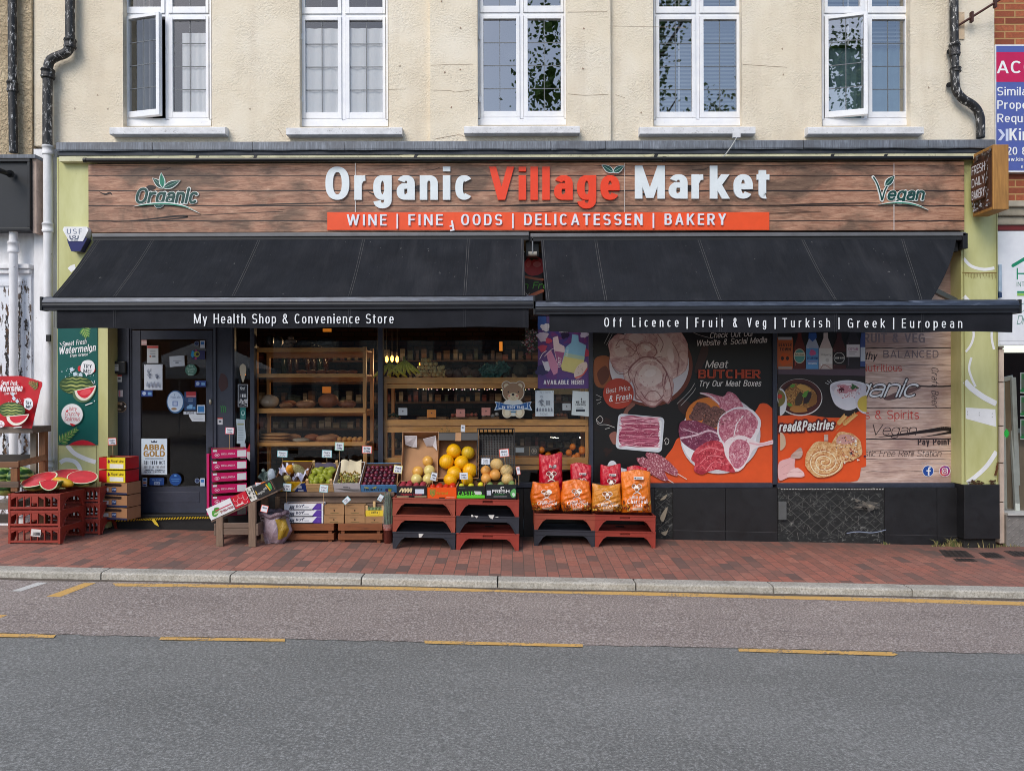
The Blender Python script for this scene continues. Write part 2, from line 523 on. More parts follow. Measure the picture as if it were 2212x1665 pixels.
# mesh builder
class MB:
 def __init__(s,M=None):
  s.v,s.f,s.mi,s.mats,s.sm=[],[],[],[],[]
  s.M=M
 def slot(s,m):
  if m not in s.mats:
   s.mats.append(m)
  return s.mats.index(m)
 def add(s,vs,fs,m,smooth=False):
  o=len(s.v)
  for p in vs:
   p=Vector(p)
   s.v.append(s.M@p if s.M is not None else p)
  k=s.slot(m)
  for f in fs:
   s.f.append(tuple(o+i for i in f));s.mi.append(k);s.sm.append(smooth)
  return s
 def box(s,x0,x1,y0,y1,z0,z1,m,T=None):
  vs=[Vector((x,y,z))for z in(z0,z1)for y in(y0,y1)for x in(x0,x1)]
  if T is not None:
   vs=[T@p for p in vs]
  return s.add(vs,[(0,2,3,1),(4,5,7,6),(0,1,5,4),(2,6,7,3),(0,4,6,2),(1,3,7,5)],m)
 def prism(s,pts,d,m,m2=None):
  """pts: ring of 3-D points; d: offset vector of the far face"""
  n=len(pts)
  a=[Vector(p)for p in pts]
  d=Vector(d)
  s.add(a,[tuple(range(n))],m)
  s.add([p+d for p in a],[tuple(reversed(range(n)))],m2 or m)
  s.add(a+[p+d for p in a],[(i,i+n,(i+1)%n+n,(i+1)%n)for i in range(n)],m2 or m)
  return s
 def bar(s,a,b,w,h,m,up=(0,0,1)):
  a,b=Vector(a),Vector(b)
  ax=(b-a).normalized()
  sx=ax.cross(Vector(up))
  if sx.length<1e-4:
   sx=ax.cross(Vector((0,1,0)))
  sx.normalize()
  uz=sx.cross(ax)
  vs=[p+sx*i*w/2+uz*j*h/2 for p in(a,b)for i,j in((-1,-1),(1,-1),(1,1),(-1,1))]
  return s.add(vs,[(0,1,2,3),(7,6,5,4),(0,4,5,1),(1,5,6,2),(2,6,7,3),(3,7,4,0)],m)
 def tube(s,pts,r,m,n=12,cap=True,smooth=True):
  pts=[Vector(p)for p in pts]
  rs=r if isinstance(r,(list,tuple))else[r]*len(pts)
  vs=[]
  prev=None
  for i,p in enumerate(pts):
   t=(pts[min(i+1,len(pts)-1)]-pts[max(i-1,0)]).normalized()
   if prev is None:
    u=t.orthogonal().normalized()
   else:
    u=(prev-t*prev.dot(t)).normalized()
   prev=u
   w=t.cross(u)
   for k in range(n):
    a=2*pi*k/n
    vs.append(p+(u*cos(a)+w*sin(a))*rs[i])
  fs=[(i*n+k,i*n+(k+1)%n,(i+1)*n+(k+1)%n,(i+1)*n+k)for i in range(len(pts)-1)for k in range(n)]
  s.add(vs,fs,m,smooth)
  if cap:
   s.add(vs[:n],[tuple(reversed(range(n)))],m)
   s.add(vs[-n:],[tuple(range(n))],m)
  return s
 def lathe(s,prof,m,c=(0,0,0),n=20,T=None):
  vs=[]
  for r,z in prof:
   for k in range(n):
    a=2*pi*k/n
    p=Vector((r*cos(a),r*sin(a),z))
    if T is not None:
     p=T@p
    vs.append(p+Vector(c))
  fs=[(i*n+k,i*n+(k+1)%n,(i+1)*n+(k+1)%n,(i+1)*n+k)for i in range(len(prof)-1)for k in range(n)]
  return s.add(vs,fs,m,True)
 def ell(s,c,r,m,T=None,nu=18,nv=11,lump=0.0,seed=0):
  q=random.Random(seed)
  ph=[q.uniform(0,6.28)for _ in range(6)]
  vs=[]
  for j in range(nv+1):
   b=-pi/2+pi*j/nv
   for i in range(nu):
    a=2*pi*i/nu
    k=1+lump*(sin(2*a+ph[0])*cos(b)+sin(3*a+2*b+ph[1])*.6*cos(b)+sin(5*b+ph[2]+a)*.5*cos(b))
    p=Vector((r[0]*cos(b)*cos(a)*k,r[1]*cos(b)*sin(a)*k,r[2]*sin(b)*k))
    if T is not None:
     p=T@p
    vs.append(p+Vector(c))
  fs=[(j*nu+i,j*nu+(i+1)%nu,(j+1)*nu+(i+1)%nu,(j+1)*nu+i)for j in range(nv)for i in range(nu)]
  return s.add(vs,fs,m,True)
 def sheet(s,f,nu,nv,m,smooth=True,thick=None):
  """f(u,v) -> point, u,v in 0..1"""
  vs=[Vector(f(i/nu,j/nv))for j in range(nv+1)for i in range(nu+1)]
  w=nu+1
  fs=[(j*w+i,j*w+i+1,(j+1)*w+i+1,(j+1)*w+i)for j in range(nv)for i in range(nu)]
  return s.add(vs,fs,m,smooth)
 def absorb(s,o):
  k=len(s.v)
  s.v+=o.v
  for f,mi,sm in zip(o.f,o.mi,o.sm):
   s.f.append(tuple(i+k for i in f));s.mi.append(s.slot(o.mats[mi]));s.sm.append(sm)
  return s
 def build(s,name,parent=None,origin=None,bevel=0,solid=0):
  if not s.v:
   return None
  if parent is not None:
   o0=Vector(parent.location)if parent.type=='EMPTY' or parent.parent is None else Vector(parent.parent.location)+Vector(parent.location)
  elif origin is not None:
   o0=Vector(origin)
  else:
   xs,ys,zs=zip(*[tuple(p)for p in s.v])
   o0=Vector(((min(xs)+max(xs))/2,(min(ys)+max(ys))/2,min(zs)))
  me=bpy.data.meshes.new(name)
  me.from_pydata([tuple(p-o0)for p in s.v],[],s.f)
  for m in s.mats:
   me.materials.append(m)
  me.polygons.foreach_set("material_index",s.mi)
  me.polygons.foreach_set("use_smooth",s.sm)
  me.update()
  o=bpy.data.objects.new(name,me)
  COL.objects.link(o)
  if parent is not None:
   o.parent=parent
  else:
   o.location=o0
  if bevel:
   b=o.modifiers.new("edge",'BEVEL');b.width=bevel;b.segments=2;b.limit_method='ANGLE';b.angle_limit=R(40)
  if solid:
   b=o.modifiers.new("thickness",'SOLIDIFY');b.thickness=solid
  return o
def tag(o,label=None,cat=None,group=None,kind=None):
 if label:o["label"]=label
 if cat:o["category"]=cat
 if group:o["group"]=group
 if kind:o["kind"]=kind
 return o
def thing(name,label,cat,loc=(0,0,0),group=None):
 o=bpy.data.objects.new(name,None)
 o.empty_display_size=.1
 COL.objects.link(o)
 o.location=loc
 return tag(o,label,cat,group)
def dup(o,loc=None,rot=None,label=None,scale=None,group=None):
 c=o.copy();COL.objects.link(c)
 if loc is not None:c.location=loc
 if rot is not None:c.rotation_euler=rot
 if scale is not None:c.scale=(scale,)*3 if isinstance(scale,(int,float))else scale
 if label:c["label"]=label
 if group:c["group"]=group
 for ch in list(o.children):
  k=ch.copy();COL.objects.link(k);k.parent=c
  for g in list(ch.children):
   q=g.copy();COL.objects.link(q);q.parent=k
 return c
def structure(o):
 o["kind"]="structure"
 return o

# stroke lettering (no font file needed)
G={'A':(.6,"L 0 0 .3 1 .6 0;L .11 .27 .49 .27"),'B':(.52,"L 0 0 0 1;L 0 1 .28 1;L 0 .53 .3 .53;L 0 0 .28 0;E .28 .765 .21 .235 -90 90;E .28 .265 .24 .265 -90 90"),'C':(.55,"E .28 .5 .28 .5 42 318"),'D':(.55,"L 0 0 0 1;L 0 1 .26 1;L 0 0 .26 0;E .26 .5 .29 .5 -90 90"),'E':(.44,"L 0 0 0 1;L 0 1 .44 1;L 0 .52 .4 .52;L 0 0 .44 0"),'F':(.43,"L 0 0 0 1;L 0 1 .43 1;L 0 .52 .38 .52"),'G':(.57,"E .28 .5 .28 .5 42 300;L .57 .48 .57 .0;L .32 .48 .57 .48"),'H':(.56,"L 0 0 0 1;L .56 0 .56 1;L 0 .52 .56 .52"),'I':(0,"L 0 0 0 1"),'J':(.42,"L .42 1 .42 .25;E .21 .25 .21 .25 180 360"),'K':(.55,"L 0 0 0 1;L .03 .38 .53 1;L .19 .58 .55 0"),'L':(.42,"L 0 0 0 1;L 0 0 .42 0"),'M':(.7,"L 0 0 0 1;L .7 0 .7 1;L 0 1 .35 .02 .7 1"),'N':(.56,"L 0 0 0 1;L .56 0 .56 1;L 0 1 .56 0"),'O':(.58,"E .29 .5 .29 .5 0 360"),'P':(.5,"L 0 0 0 1;L 0 1 .26 1;L 0 .44 .26 .44;E .26 .72 .24 .28 -90 90"),'Q':(.58,"E .29 .5 .29 .5 0 360;L .34 .22 .58 -.04"),'R':(.54,"L 0 0 0 1;L 0 1 .28 1;L 0 .47 .28 .47;E .28 .735 .24 .265 -90 90;L .26 .47 .54 0"),'S':(.52,"E .26 .745 .26 .255 25 270;E .26 .245 .26 .245 -155 90"),'T':(.52,"L 0 1 .52 1;L .26 0 .26 1"),'U':(.55,"L 0 1 0 .25;L .55 1 .55 .25;E .275 .25 .275 .25 180 360"),'V':(.6,"L 0 1 .3 0 .6 1"),'W':(.86,"L 0 1 .21 0 .43 1 .65 0 .86 1"),'X':(.56,"L 0 0 .56 1;L 0 1 .56 0"),'Y':(.56,"L 0 1 .28 .42 .56 1;L .28 0 .28 .42"),'Z':(.5,"L 0 1 .5 1;L .5 1 0 0;L 0 0 .5 0"),'a':(.44,"L .44 0 .44 .5;E .23 .5 .21 .24 0 155;E .2 .215 .2 .215 85 330;L .2 .43 .44 .43"),'b':(.45,"L 0 0 0 1;E .225 .37 .225 .37 0 360"),'c':(.42,"E .22 .37 .22 .37 45 315"),'d':(.45,"L .45 0 .45 1;E .225 .37 .225 .37 0 360"),'e':(.45,"E .225 .37 .225 .37 0 322;L 0 .37 .45 .37"),'f':(.3,"L .1 0 .1 .8;E .27 .8 .17 .2 85 180;L 0 .74 .29 .74"),'g':(.45,"E .225 .37 .225 .37 0 360;L .45 .74 .45 -.05;E .225 -.05 .225 .21 195 360"),'h':(.44,"L 0 0 0 1;E .22 .5 .22 .24 0 180;L .44 0 .44 .5"),'i':(0,"L 0 0 0 .74;L 0 .86 0 1"),'j':(.14,"L .14 .74 .14 -.1;E 0 -.1 .14 .16 270 360;L .14 .86 .14 1"),'k':(.46,"L 0 0 0 1;L .03 .28 .44 .74;L .15 .44 .46 0"),'l':(0,"L 0 0 0 1"),'m':(.74,"L 0 0 0 .74;E .185 .5 .185 .24 0 180;L .37 0 .37 .5;E .555 .5 .185 .24 0 180;L .74 0 .74 .5"),'n':(.44,"L 0 0 0 .74;E .22 .5 .22 .24 0 180;L .44 0 .44 .5"),'o':(.46,"E .23 .37 .23 .37 0 360"),'p':(.45,"L 0 -.26 0 .74;E .225 .37 .225 .37 0 360"),'q':(.45,"L .45 -.26 .45 .74;E .225 .37 .225 .37 0 360"),'r':(.34,"L 0 0 0 .74;E .36 .36 .36 .38 88 155"),'s':(.4,"E .2 .55 .2 .19 25 270;E .2 .18 .2 .18 -155 90"),'t':(.3,"L .11 .16 .11 .95;E .25 .16 .14 .16 180 285;L 0 .74 .29 .74"),'u':(.44,"L 0 .74 0 .24;E .22 .24 .22 .24 180 360;L .44 0 .44 .74"),'v':(.46,"L 0 .74 .23 0 .46 .74"),'w':(.7,"L 0 .74 .17 0 .35 .74 .53 0 .7 .74"),'x':(.44,"L 0 0 .44 .74;L 0 .74 .44 0"),'y':(.46,"L 0 .74 .24 0;L .46 .74 .16 -.26"),'z':(.4,"L 0 .74 .4 .74;L .4 .74 0 0;L 0 0 .4 0"),'0':(.5,"E .25 .5 .25 .5 0 360"),'1':(.22,"L .22 0 .22 1;L 0 .76 .22 1"),'2':(.48,"E .24 .75 .24 .25 -10 170;L .46 .66 0 0;L 0 0 .48 0"),'3':(.48,"E .22 .755 .22 .245 -90 150;E .22 .255 .25 .255 -150 90"),'4':(.52,"L .38 0 .38 1;L .38 1 0 .3;L 0 .3 .52 .3"),'5':(.48,"L .05 1 .44 1;L .05 1 .05 .55;E .23 .32 .24 .32 -150 130"),'6':(.5,"E .25 .3 .25 .3 0 360;E .3 .5 .3 .5 75 190"),'7':(.46,"L 0 1 .46 1;L .46 1 .12 0"),'8':(.48,"E .24 .76 .21 .24 0 360;E .24 .27 .24 .27 0 360"),'9':(.5,"E .25 .7 .25 .3 0 360;E .2 .5 .3 .5 -100 10"),'&':(.58,"E .25 .79 .16 .21 -50 230;L .15 .66 .58 0;E .23 .27 .23 .27 110 345;L .34 .62 .12 .48"),'|':(0,"L 0 -.18 0 1.08"),'!':(0,"L 0 .3 0 1;L 0 0 0 .14"),'.':(0,"L 0 0 0 .12"),',':(0,"L 0 -.12 0 .12"),"'":(0,"L 0 .75 0 1"),'-':(.26,"L 0 .42 .26 .42"),'/':(.4,"L 0 -.05 .4 1.05"),'@':(.7,"E .35 .4 .35 .42 20 340;E .35 .4 .15 .18 0 360"),chr(163):(.5,"E .3 .76 .2 .24 10 180;L .1 .76 .1 0;L 0 0 .5 0;L 0 .46 .36 .46"),' ':(.2,"")}
def glyph(ch,w,cond,rnd_caps,seg):
 """list of polygons (cap-height units) for one glyph and its advance width; w stroke weight"""
 W0,spec=G.get(ch,G['o'])
 W=max(W0*cond,1.7*w)if W0>0 else 0
 wh=w*(.74 if w>.12 and not rnd_caps else 1)
 low=ch.islower()
 def ym(y,flat):
  if low:
   if y<0:return y+wh/2
   if y<=.74:return wh/2+y*(.74-wh)/.74
   return y-wh/2
  return wh/2+y*(1-wh)if 0<=y<=1 else y
 def xm(x):
  return w/2+(x/W0*(W-w)if W0>0 else 0)
 polys,ph,kk=[],[],0
 def put(ps):
  nonlocal kk
  for i,p in enumerate(ps):
   cap=rnd_caps and i>=len(ps)-2
   polys.append(p);ph.append(kk+(.35*(1+(i==len(ps)-1))if cap else 0))
  kk+=1
 for st in spec.split(";"):
  q=st.split()
  if not q:
   continue
  a=[float(t)for t in q[1:]]
  if q[0]=='E':
   cx,cy,rx,ry,a0,a1=a
   n=max(4,int(seg*abs(a1-a0)/90))
   path=[]
   for i in range(n+1):
    t=R(a0+(a1-a0)*i/n)
    c,s_=cos(t),sin(t)
    e=.84
    px=cx+rx*math.copysign(abs(c)**e,c)
    py=cy+ry*math.copysign(abs(s_)**e,s_)
    path.append((xm(px),ym(py,False)))
   put(ribbon(path,w,rnd_caps,wh/w))
  else:
   pts=[(a[i],a[i+1])for i in range(0,len(a),2)]
   for(x0,y0),(x1,y1)in zip(pts,pts[1:]):
    if rnd_caps:
     put(ribbon([(xm(x0),ym(y0,1)),(xm(x1),ym(y1,1))],w,True))
    elif abs(x0-x1)<1e-6:
     X=xm(x0);y0,y1=min(y0,y1),max(y0,y1)
     ex=(0,1,.74,-.26,.86,.3,.14,-.18,1.08,.12,-.12)
     ya=y0 if y0 in ex else ym(y0,1)
     yb=y1 if y1 in ex else ym(y1,1)
     put([[(X-w/2,ya),(X+w/2,ya),(X+w/2,yb),(X-w/2,yb)]])
    elif abs(y0-y1)<1e-6:
     Y=ym(y0,1);xa,xb=xm(min(x0,x1))-w/2,xm(max(x0,x1))+w/2
     put([[(xa,Y-wh/2),(xb,Y-wh/2),(xb,Y+wh/2),(xa,Y+wh/2)]])
    else:
     X0,X1=xm(x0),xm(x1)
     hw=w*.46*hypot(X1-X0,y1-y0)/abs(y1-y0)
     hw=min(hw,w*.8)
     put([[(X0-hw,y0),(X0+hw,y0),(X1+hw,y1),(X1-hw,y1)]])
 return polys,ph,W+(w if W<=0 else 0)
def ribbon(path,w,caps,ay=1.0):
 n=len(path)
 L_,R_=[],[]
 for i,(x,y)in enumerate(path):
  x0,y0=path[max(i-1,0)];x1,y1=path[min(i+1,n-1)]
  l=hypot(x1-x0,y1-y0)or 1
  nx,ny=-(y1-y0)/l*w/2,(x1-x0)/l*w/2*ay
  L_.append((x+nx,y+ny));R_.append((x-nx,y-ny))
 polys=[[L_[i],R_[i],R_[i+1],L_[i+1]]for i in range(n-1)]
 if caps:
  for(x,y)in(path[0],path[-1]):
   polys.append([(x+w/2*cos(2*pi*k/8),y+w/2*sin(2*pi*k/8))for k in range(8)])
 return polys
def spline(pts,n=6,closed=False):
 out=[]
 m=len(pts)
 rng=range(m)if closed else range(m-1)
 for i in rng:
  g=(lambda k:pts[k%m])if closed else(lambda k:pts[min(max(k,0),m-1)])
  p0,p1,p2,p3=g(i-1),g(i),g(i+1),g(i+2)
  for j in range(n):
   t=j/n
   out.append(tuple(.5*(2*b+(c-a)*t+(2*a-5*b+4*c-d)*t*t+(3*b-a-3*c+d)*t**3)for a,b,c,d in zip(p0,p1,p2,p3)))
 if not closed:
  out.append(tuple(pts[-1]))
 return out
def poly_area(p):
 return sum(p[i][0]*p[(i+1)%len(p)][1]-p[(i+1)%len(p)][0]*p[i][1]for i in range(len(p)))/2
class Art(MB):
 """flat printed or applied layers. Coordinates are measured on the photograph (y down); fmap(px,py,off) gives the
    real point on the surface that carries the print, off = metres proud of it."""
 def __init__(s,Y=None,fmap=None,step=.00012,off=0.0,asp=1.0):
  super().__init__()
  s.asp=asp
  s.off,s.step=off,step
  if fmap is None:
   def fmap(px,py,o,Y=Y):
    p=P(px,py,Y)
    return Vector((p.x,p.y-o,p.z))
  s.fm=fmap
 def up(s):
  s.off+=s.step
  return s
 def mat(s,c):
  return col(c,.42,.05)if isinstance(c,tuple)else c
 def poly(s,pts,c,thick=0.0):
  s.up()
  if poly_area(pts)>0:
   pts=list(reversed(pts))
  n=len(pts)
  fr=[s.fm(x,y,s.off+thick)for x,y in pts]
  m=s.mat(c)
  s.add(fr,[tuple(range(n))],m)
  if thick:
   bk=[s.fm(x,y,0)for x,y in pts]
   s.add(fr+bk,[(i,i+n,(i+1)%n+n,(i+1)%n)for i in range(n)],m)
  return s
 def many(s,polys,c,thick=0.0,ph=None):
  o=s.off
  n=len(polys)
  for i,p in enumerate(polys):
   s.off=o+s.step*.25*(ph[i]if ph else(i>=n-2)+(i==n-1))
   s.poly(p,c,thick)
  s.off=o+s.step
  return s
 def rect(s,x0,y0,x1,y1,c,thick=0.0):
  return s.poly([(x0,y0),(x1,y0),(x1,y1),(x0,y1)],c,thick)
 def rrect(s,x0,y0,x1,y1,r,c,rot=0,thick=0.0):
  cx,cy=(x0+x1)/2,(y0+y1)/2
  pts=[]
  for(qx,qy,a)in((x1-r,y1-r,0),(x0+r,y1-r,90),(x0+r,y0+r,180),(x1-r,y0+r,270)):
   for k in range(5):
    t=R(a+k*22.5)
    pts.append((qx+r*cos(t),qy+r*sin(t)))
  t=R(rot)
  pts=[(cx+(x-cx)*cos(t)-(y-cy)*sin(t),cy+(x-cx)*sin(t)+(y-cy)*cos(t))for x,y in pts]
  return s.poly(pts,c,thick)
 def ell2(s,cx,cy,rx,ry,c,rot=0,a0=0,a1=360,n=28,wob=0.0,seed=1,thick=0.0):
  q=random.Random(seed)
  ph=[q.uniform(0,6.3)for _ in range(3)]
  pts=[]
  t=R(rot)
  m=max(6,int(n*abs(a1-a0)/360))
  for k in range(m+(0 if abs(a1-a0)==360 else 1)):
   a=R(a0+(a1-a0)*k/m)
   g=1+wob*(sin(3*a+ph[0])+.6*sin(5*a+ph[1])+.5*sin(8*a+ph[2]))
   x,y=rx*g*cos(a),ry*g*sin(a)
   pts.append((cx+x*cos(t)-y*sin(t),cy+x*sin(t)+y*cos(t)))
  return s.poly(pts,c,thick)
 def blob(s,pts,c,n=6,thick=0.0):
  return s.poly(spline(pts,n,True),c,thick)
 def line(s,pts,w,c,smooth=True,caps=True,n=6,thick=0.0,taper=False):
  path=spline(pts,n)if smooth and len(pts)>2 else list(pts)
  if taper:
   m=len(path)
   polys=[]
   for i in range(m-1):
    k0=w*max(.08,sin(pi*(i+.0)/(m-1)));k1=w*max(.08,sin(pi*(i+1)/(m-1)))
    a=ribbon([path[i],path[i+1]],k0,False)[0];b=ribbon([path[i],path[i+1]],k1,False)[0]
    polys.append([a[0],a[1],b[2],b[3]])
   return s.many(polys,c,thick)
  return s.many(ribbon(path,w,caps),c,thick)
 def text(s,string,x0,y,cap,c,x1=None,w=.16,cond=1.0,sp=.14,slant=0.0,rot=0.0,script=False,thick=0.0,seg=None,outline=None,arch=0.0,mid=False):
  """string from x0 (to x1 when given: the width is fitted), baseline y, cap height cap"""
  seg=seg or(7 if cap>12 else 4)
  if script and slant==0:slant=.22
  def layout(cond):
   pen,out=0.0,[]
   for ch in string:
    if ch==' ':
     pen+=.27*cond+sp;continue
    polys,ph,adv=glyph(ch,w,cond,script,seg)
    out.append((pen,polys,ph));pen+=adv+sp*(1 if not script else .55)
   return out,pen-sp*(1 if not script else .55)
  out,tot=layout(cond)
  sx=cap/s.asp
  if x1 is not None:
   for _ in range(4):
    cond=cond*max(.3,(1+((x1-x0)*s.asp/cap-tot)/max(tot,.1)))
    out,tot=layout(cond)
   sx=(x1-x0)/tot
  if mid:
   x0=x0-tot*sx/2
  t=rot
  def tr(u,v):
   X=u*sx+v*cap*slant/s.asp
   Y=-v*cap
   if arch:
    q=(u/tot-.5)*2
    Y+=arch*q*q
   return(x0+X*cos(t)-Y*sin(t),y+X*sin(t)+Y*cos(t))
  if outline:
   oc,ow=outline
   outp=[]
   for pen,polys,_p in out:
    for p in polys:
     q=[tr(pen+u,v)for u,v in p]
     mx,my=sum(a for a,_ in q)/len(q),sum(b for _,b in q)/len(q)
     e=[]
     for k,(a,b)in enumerate(q):
      p0,p2=q[k-1],q[(k+1)%len(q)]
      d1=(a-p0[0],b-p0[1]);d2=(p2[0]-a,p2[1]-b)
      sg=1 if poly_area(q)>0 else-1
      l1,l2=hypot(*d1)or 1,hypot(*d2)or 1
      n1=(d1[1]/l1*sg,-d1[0]/l1*sg);n2=(d2[1]/l2*sg,-d2[0]/l2*sg)
      e.append((a+(n1[0]+n2[0])*ow*.7,b+(n1[1]+n2[1])*ow*.7))
     outp.append(e)
   s.many(outp,oc,max(0,thick-.004)if thick else 0,[i%7*.5 for i in range(len(outp))])
   s.off+=s.step
  s.many([[tr(pen+u,v)for u,v in p]for pen,polys,_p in out for p in polys],c,thick,[k for _a,_b,ph in out for k in ph])
  return s
 def leaf(s,x0,y0,x1,y1,w,c,vein=None,outline=None,thick=0.0):
  dx,dy=x1-x0,y1-y0
  l=hypot(dx,dy);nx,ny=-dy/l,dx/l
  def shp(w):
   a=[(x0+dx*t+nx*w*sin(pi*t**.8),y0+dy*t+ny*w*sin(pi*t**.8))for t in[k/8 for k in range(9)]]
   b=[(x0+dx*t-nx*w*sin(pi*t**.8),y0+dy*t-ny*w*sin(pi*t**.8))for t in[k/8 for k in range(7,0,-1)]]
   return a+b
  if outline:
   e=outline[1]
   x0,y0,dx,dy=x0-dx/l*e,y0-dy/l*e,dx*(1+2*e/l),dy*(1+2*e/l)
   s.poly(shp(w+e),outline[0],thick)
   x0,y0,dx,dy=x1-(x1-x0-dx/l*0)if 0 else x0+dx/(l+2*e)*e,y0+dy/(l+2*e)*e,dx*l/(l+2*e),dy*l/(l+2*e)
  s.poly(shp(w),c,thick)
  if vein:
   s.line([(x0,y0),(x0+dx*.85,y0+dy*.85)],max(.35,w*.16),vein,False,thick=thick)
  return s
 def flecks(s,cx,cy,rx,ry,n,cols,lo,hi,seed=1,asp=.7):
  q=random.Random(seed)
  for c in cols:
   ps=[]
   for _ in range(n//len(cols)):
    a,d=q.uniform(0,6.28),q.random()**.5
    x,y,r,t=cx+rx*d*cos(a),cy+ry*d*sin(a),q.uniform(lo,hi),q.uniform(0,3.1)
    ps.append([(x+r*cos(k*1.05)*cos(t)-r*asp*sin(k*1.05)*sin(t),y+r*cos(k*1.05)*sin(t)+r*asp*sin(k*1.05)*cos(t))for k in range(6)])
   s.many(ps,c,0,[k%9*.35 for k in range(len(ps))])
   s.off+=s.step*.6
  return s
 def palm(s,x0,y0,x1,y1,n,c,c2,ln):
  dx,dy=x1-x0,y1-y0
  l=hypot(dx,dy)
  for k in range(n):
   t=.1+.9*k/n
   for sg in(-1,1):
    a=atan2(dy,dx)+sg*(1.05-.5*t)
    q=ln*(1-.55*t)
    bx,by=x0+dx*t,y0+dy*t
    s.leaf(bx,by,bx+cos(a)*q,by+sin(a)*q,q*.1,c if(k+(sg>0))%2 else c2)
  s.line([(x0,y0),(x1,y1)],.8,c2,False)
  return s
WHITE,BLACK,OFFW=(240,241,243),(22,21,23),(226,226,222)

# ground, road, kerb
def sheet_obj(name,pts,m,kind="structure"):
 b=MB()
 b.add(pts,[tuple(range(len(pts)))],m)
 o=b.build(name,origin=pts[0])
 o["kind"]=kind
 return o
def road_z(x):
 return ROAD-SLOPE*x
b=MB()
b.sheet(lambda u,v:((u-.5)*240,-1.735+.3-v*120,ROAD-.0-SLOPE*(u-.5)*240),40,20,m_road(),False)
structure(b.build("road",origin=(0,-2,ROAD)))
b=MB()
b.sheet(lambda u,v:((u-.5)*400,-200+v*400,-.6-SLOPE*(u-.5)*400),4,4,col((92,92,88),.9,.2,2),False)
structure(b.build("ground",origin=(0,0,-.6)))
q=random.Random(3)
lane=MB()
edge=[]
N=160
for i in range(N+1):
 px=-600+3400*i/N
 py=1368.5+.0199*px
 p=on_road(px,py)
 edge.append((p.x,p.y+q.uniform(-.012,.012)))
for(x0,y0),(x1,y1)in zip(edge,edge[1:]):
 lane.add([(x0,y0,road_z(x0)+.004),(x1,y1,road_z(x1)+.004),(x1,-1.5,road_z(x1)+.004),(x0,-1.5,road_z(x0)+.004)],[(0,1,2,3)],m_lane())
structure(lane.build("parking_lane",origin=(0,-2,ROAD)))
b=MB()
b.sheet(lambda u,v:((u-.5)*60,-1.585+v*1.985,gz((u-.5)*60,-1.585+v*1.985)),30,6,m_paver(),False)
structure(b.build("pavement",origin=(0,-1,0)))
kerb=MB()
jx=[on_ground(px,1252+.02*(px-1106)).x for px in(-640,-345,-60,222,500,782,1075,1372,1667,1965,2262,2560,2850)]
for xa,xb in zip(jx,jx[1:]):
 xa+=.006;xb-=.006
 zt=FALL*-1.585
 prof=[(-1.585,-.2),(-1.585,zt),(-1.715,zt-.001),(-1.730,zt-.005),(-1.739,zt-.015),(-1.742,zt-.075),(-1.745,-.2)]
 n=14
 vs=[]
 for i in range(n+1):
  x=xa+(xb-xa)*i/n
  e=(.004 if i in(0,n)else 0)
  for(y,z)in prof:
   j=q.uniform(-.003,.003)if-1.75<y<-1.7 else 0
   vs.append((x,y+j+(e if y<-1.71 else 0),z-SLOPE*x+j*.6-(e*.4 if z>-.1 else 0)))
 k=len(prof)
 fs=[(i*k+j,i*k+(j+1)%k,(i+1)*k+(j+1)%k,(i+1)*k+j)for i in range(n)for j in range(k)]
 kerb.add(vs,fs,m_kerb(),False)
 kerb.add(vs[:k],[tuple(range(k))],m_kerb());kerb.add(vs[-k:],[tuple(reversed(range(k)))],m_kerb())
structure(kerb.build("kerb",origin=(0,-1.6,0)))
b=MB()
b.sheet(lambda u,v:((u-.5)*30,-1.74-v*(.05+.02*sin(u*90)),road_z((u-.5)*30)+.006),120,1,col((98,88,78),.95,.35,30),False)
structure(b.build("gutter_dirt",origin=(0,-1.7,ROAD)))
YEL,WHT=m_marking((222,176,100),"worn yellow road paint"),m_marking((214,212,206),"worn white road paint")
for pts,m,nm in(([(243,1260.5),(700,1265.6),(1106,1273),(1660,1286),(2212,1300.5),(2400,1305),(2400,1313),(2212,1308.5),(1660,1293.5),(1106,1280),(700,1272),(250,1267)],YEL,"kerbside_line"),([(-120,1366),(121,1372),(116,1378.5),(-120,1375)],YEL,"road_marking"),([(347,1377),(616,1380.5),(615,1386.5),(344,1383)],YEL,"road_marking"),([(916,1384.5),(1259,1392.5),(1259,1398.5),(918,1391)],YEL,"road_marking"),([(1595,1401.5),(1926,1409.5),(1940,1414),(1931,1417.5),(1596,1408)],YEL,"road_marking"),([(23.7,1277.6),(81,1258.6),(104,1259),(44.7,1278)],WHT,"road_marking"),([(100.6,1289),(181.4,1260),(207,1260),(130,1290)],YEL,"road_marking"),([(-60,1329),(16,1329),(0,1336),(-60,1352)],YEL,"road_marking")):
 w=[]
 for x,y in pts:
  p=on_road(x,y)
  w.append((p.x,p.y,p.z+.0056))
 o=MB()
 h=len(w)//2
 if len(w)>5:
  for i in range(h-1):
   o.add([w[i],w[i+1],w[-2-i],w[-1-i]],[(3,2,1,0)],m)
 else:
  o.add(w,[tuple(reversed(range(len(w))))],m)
 structure(o.build(nm,origin=w[0]))

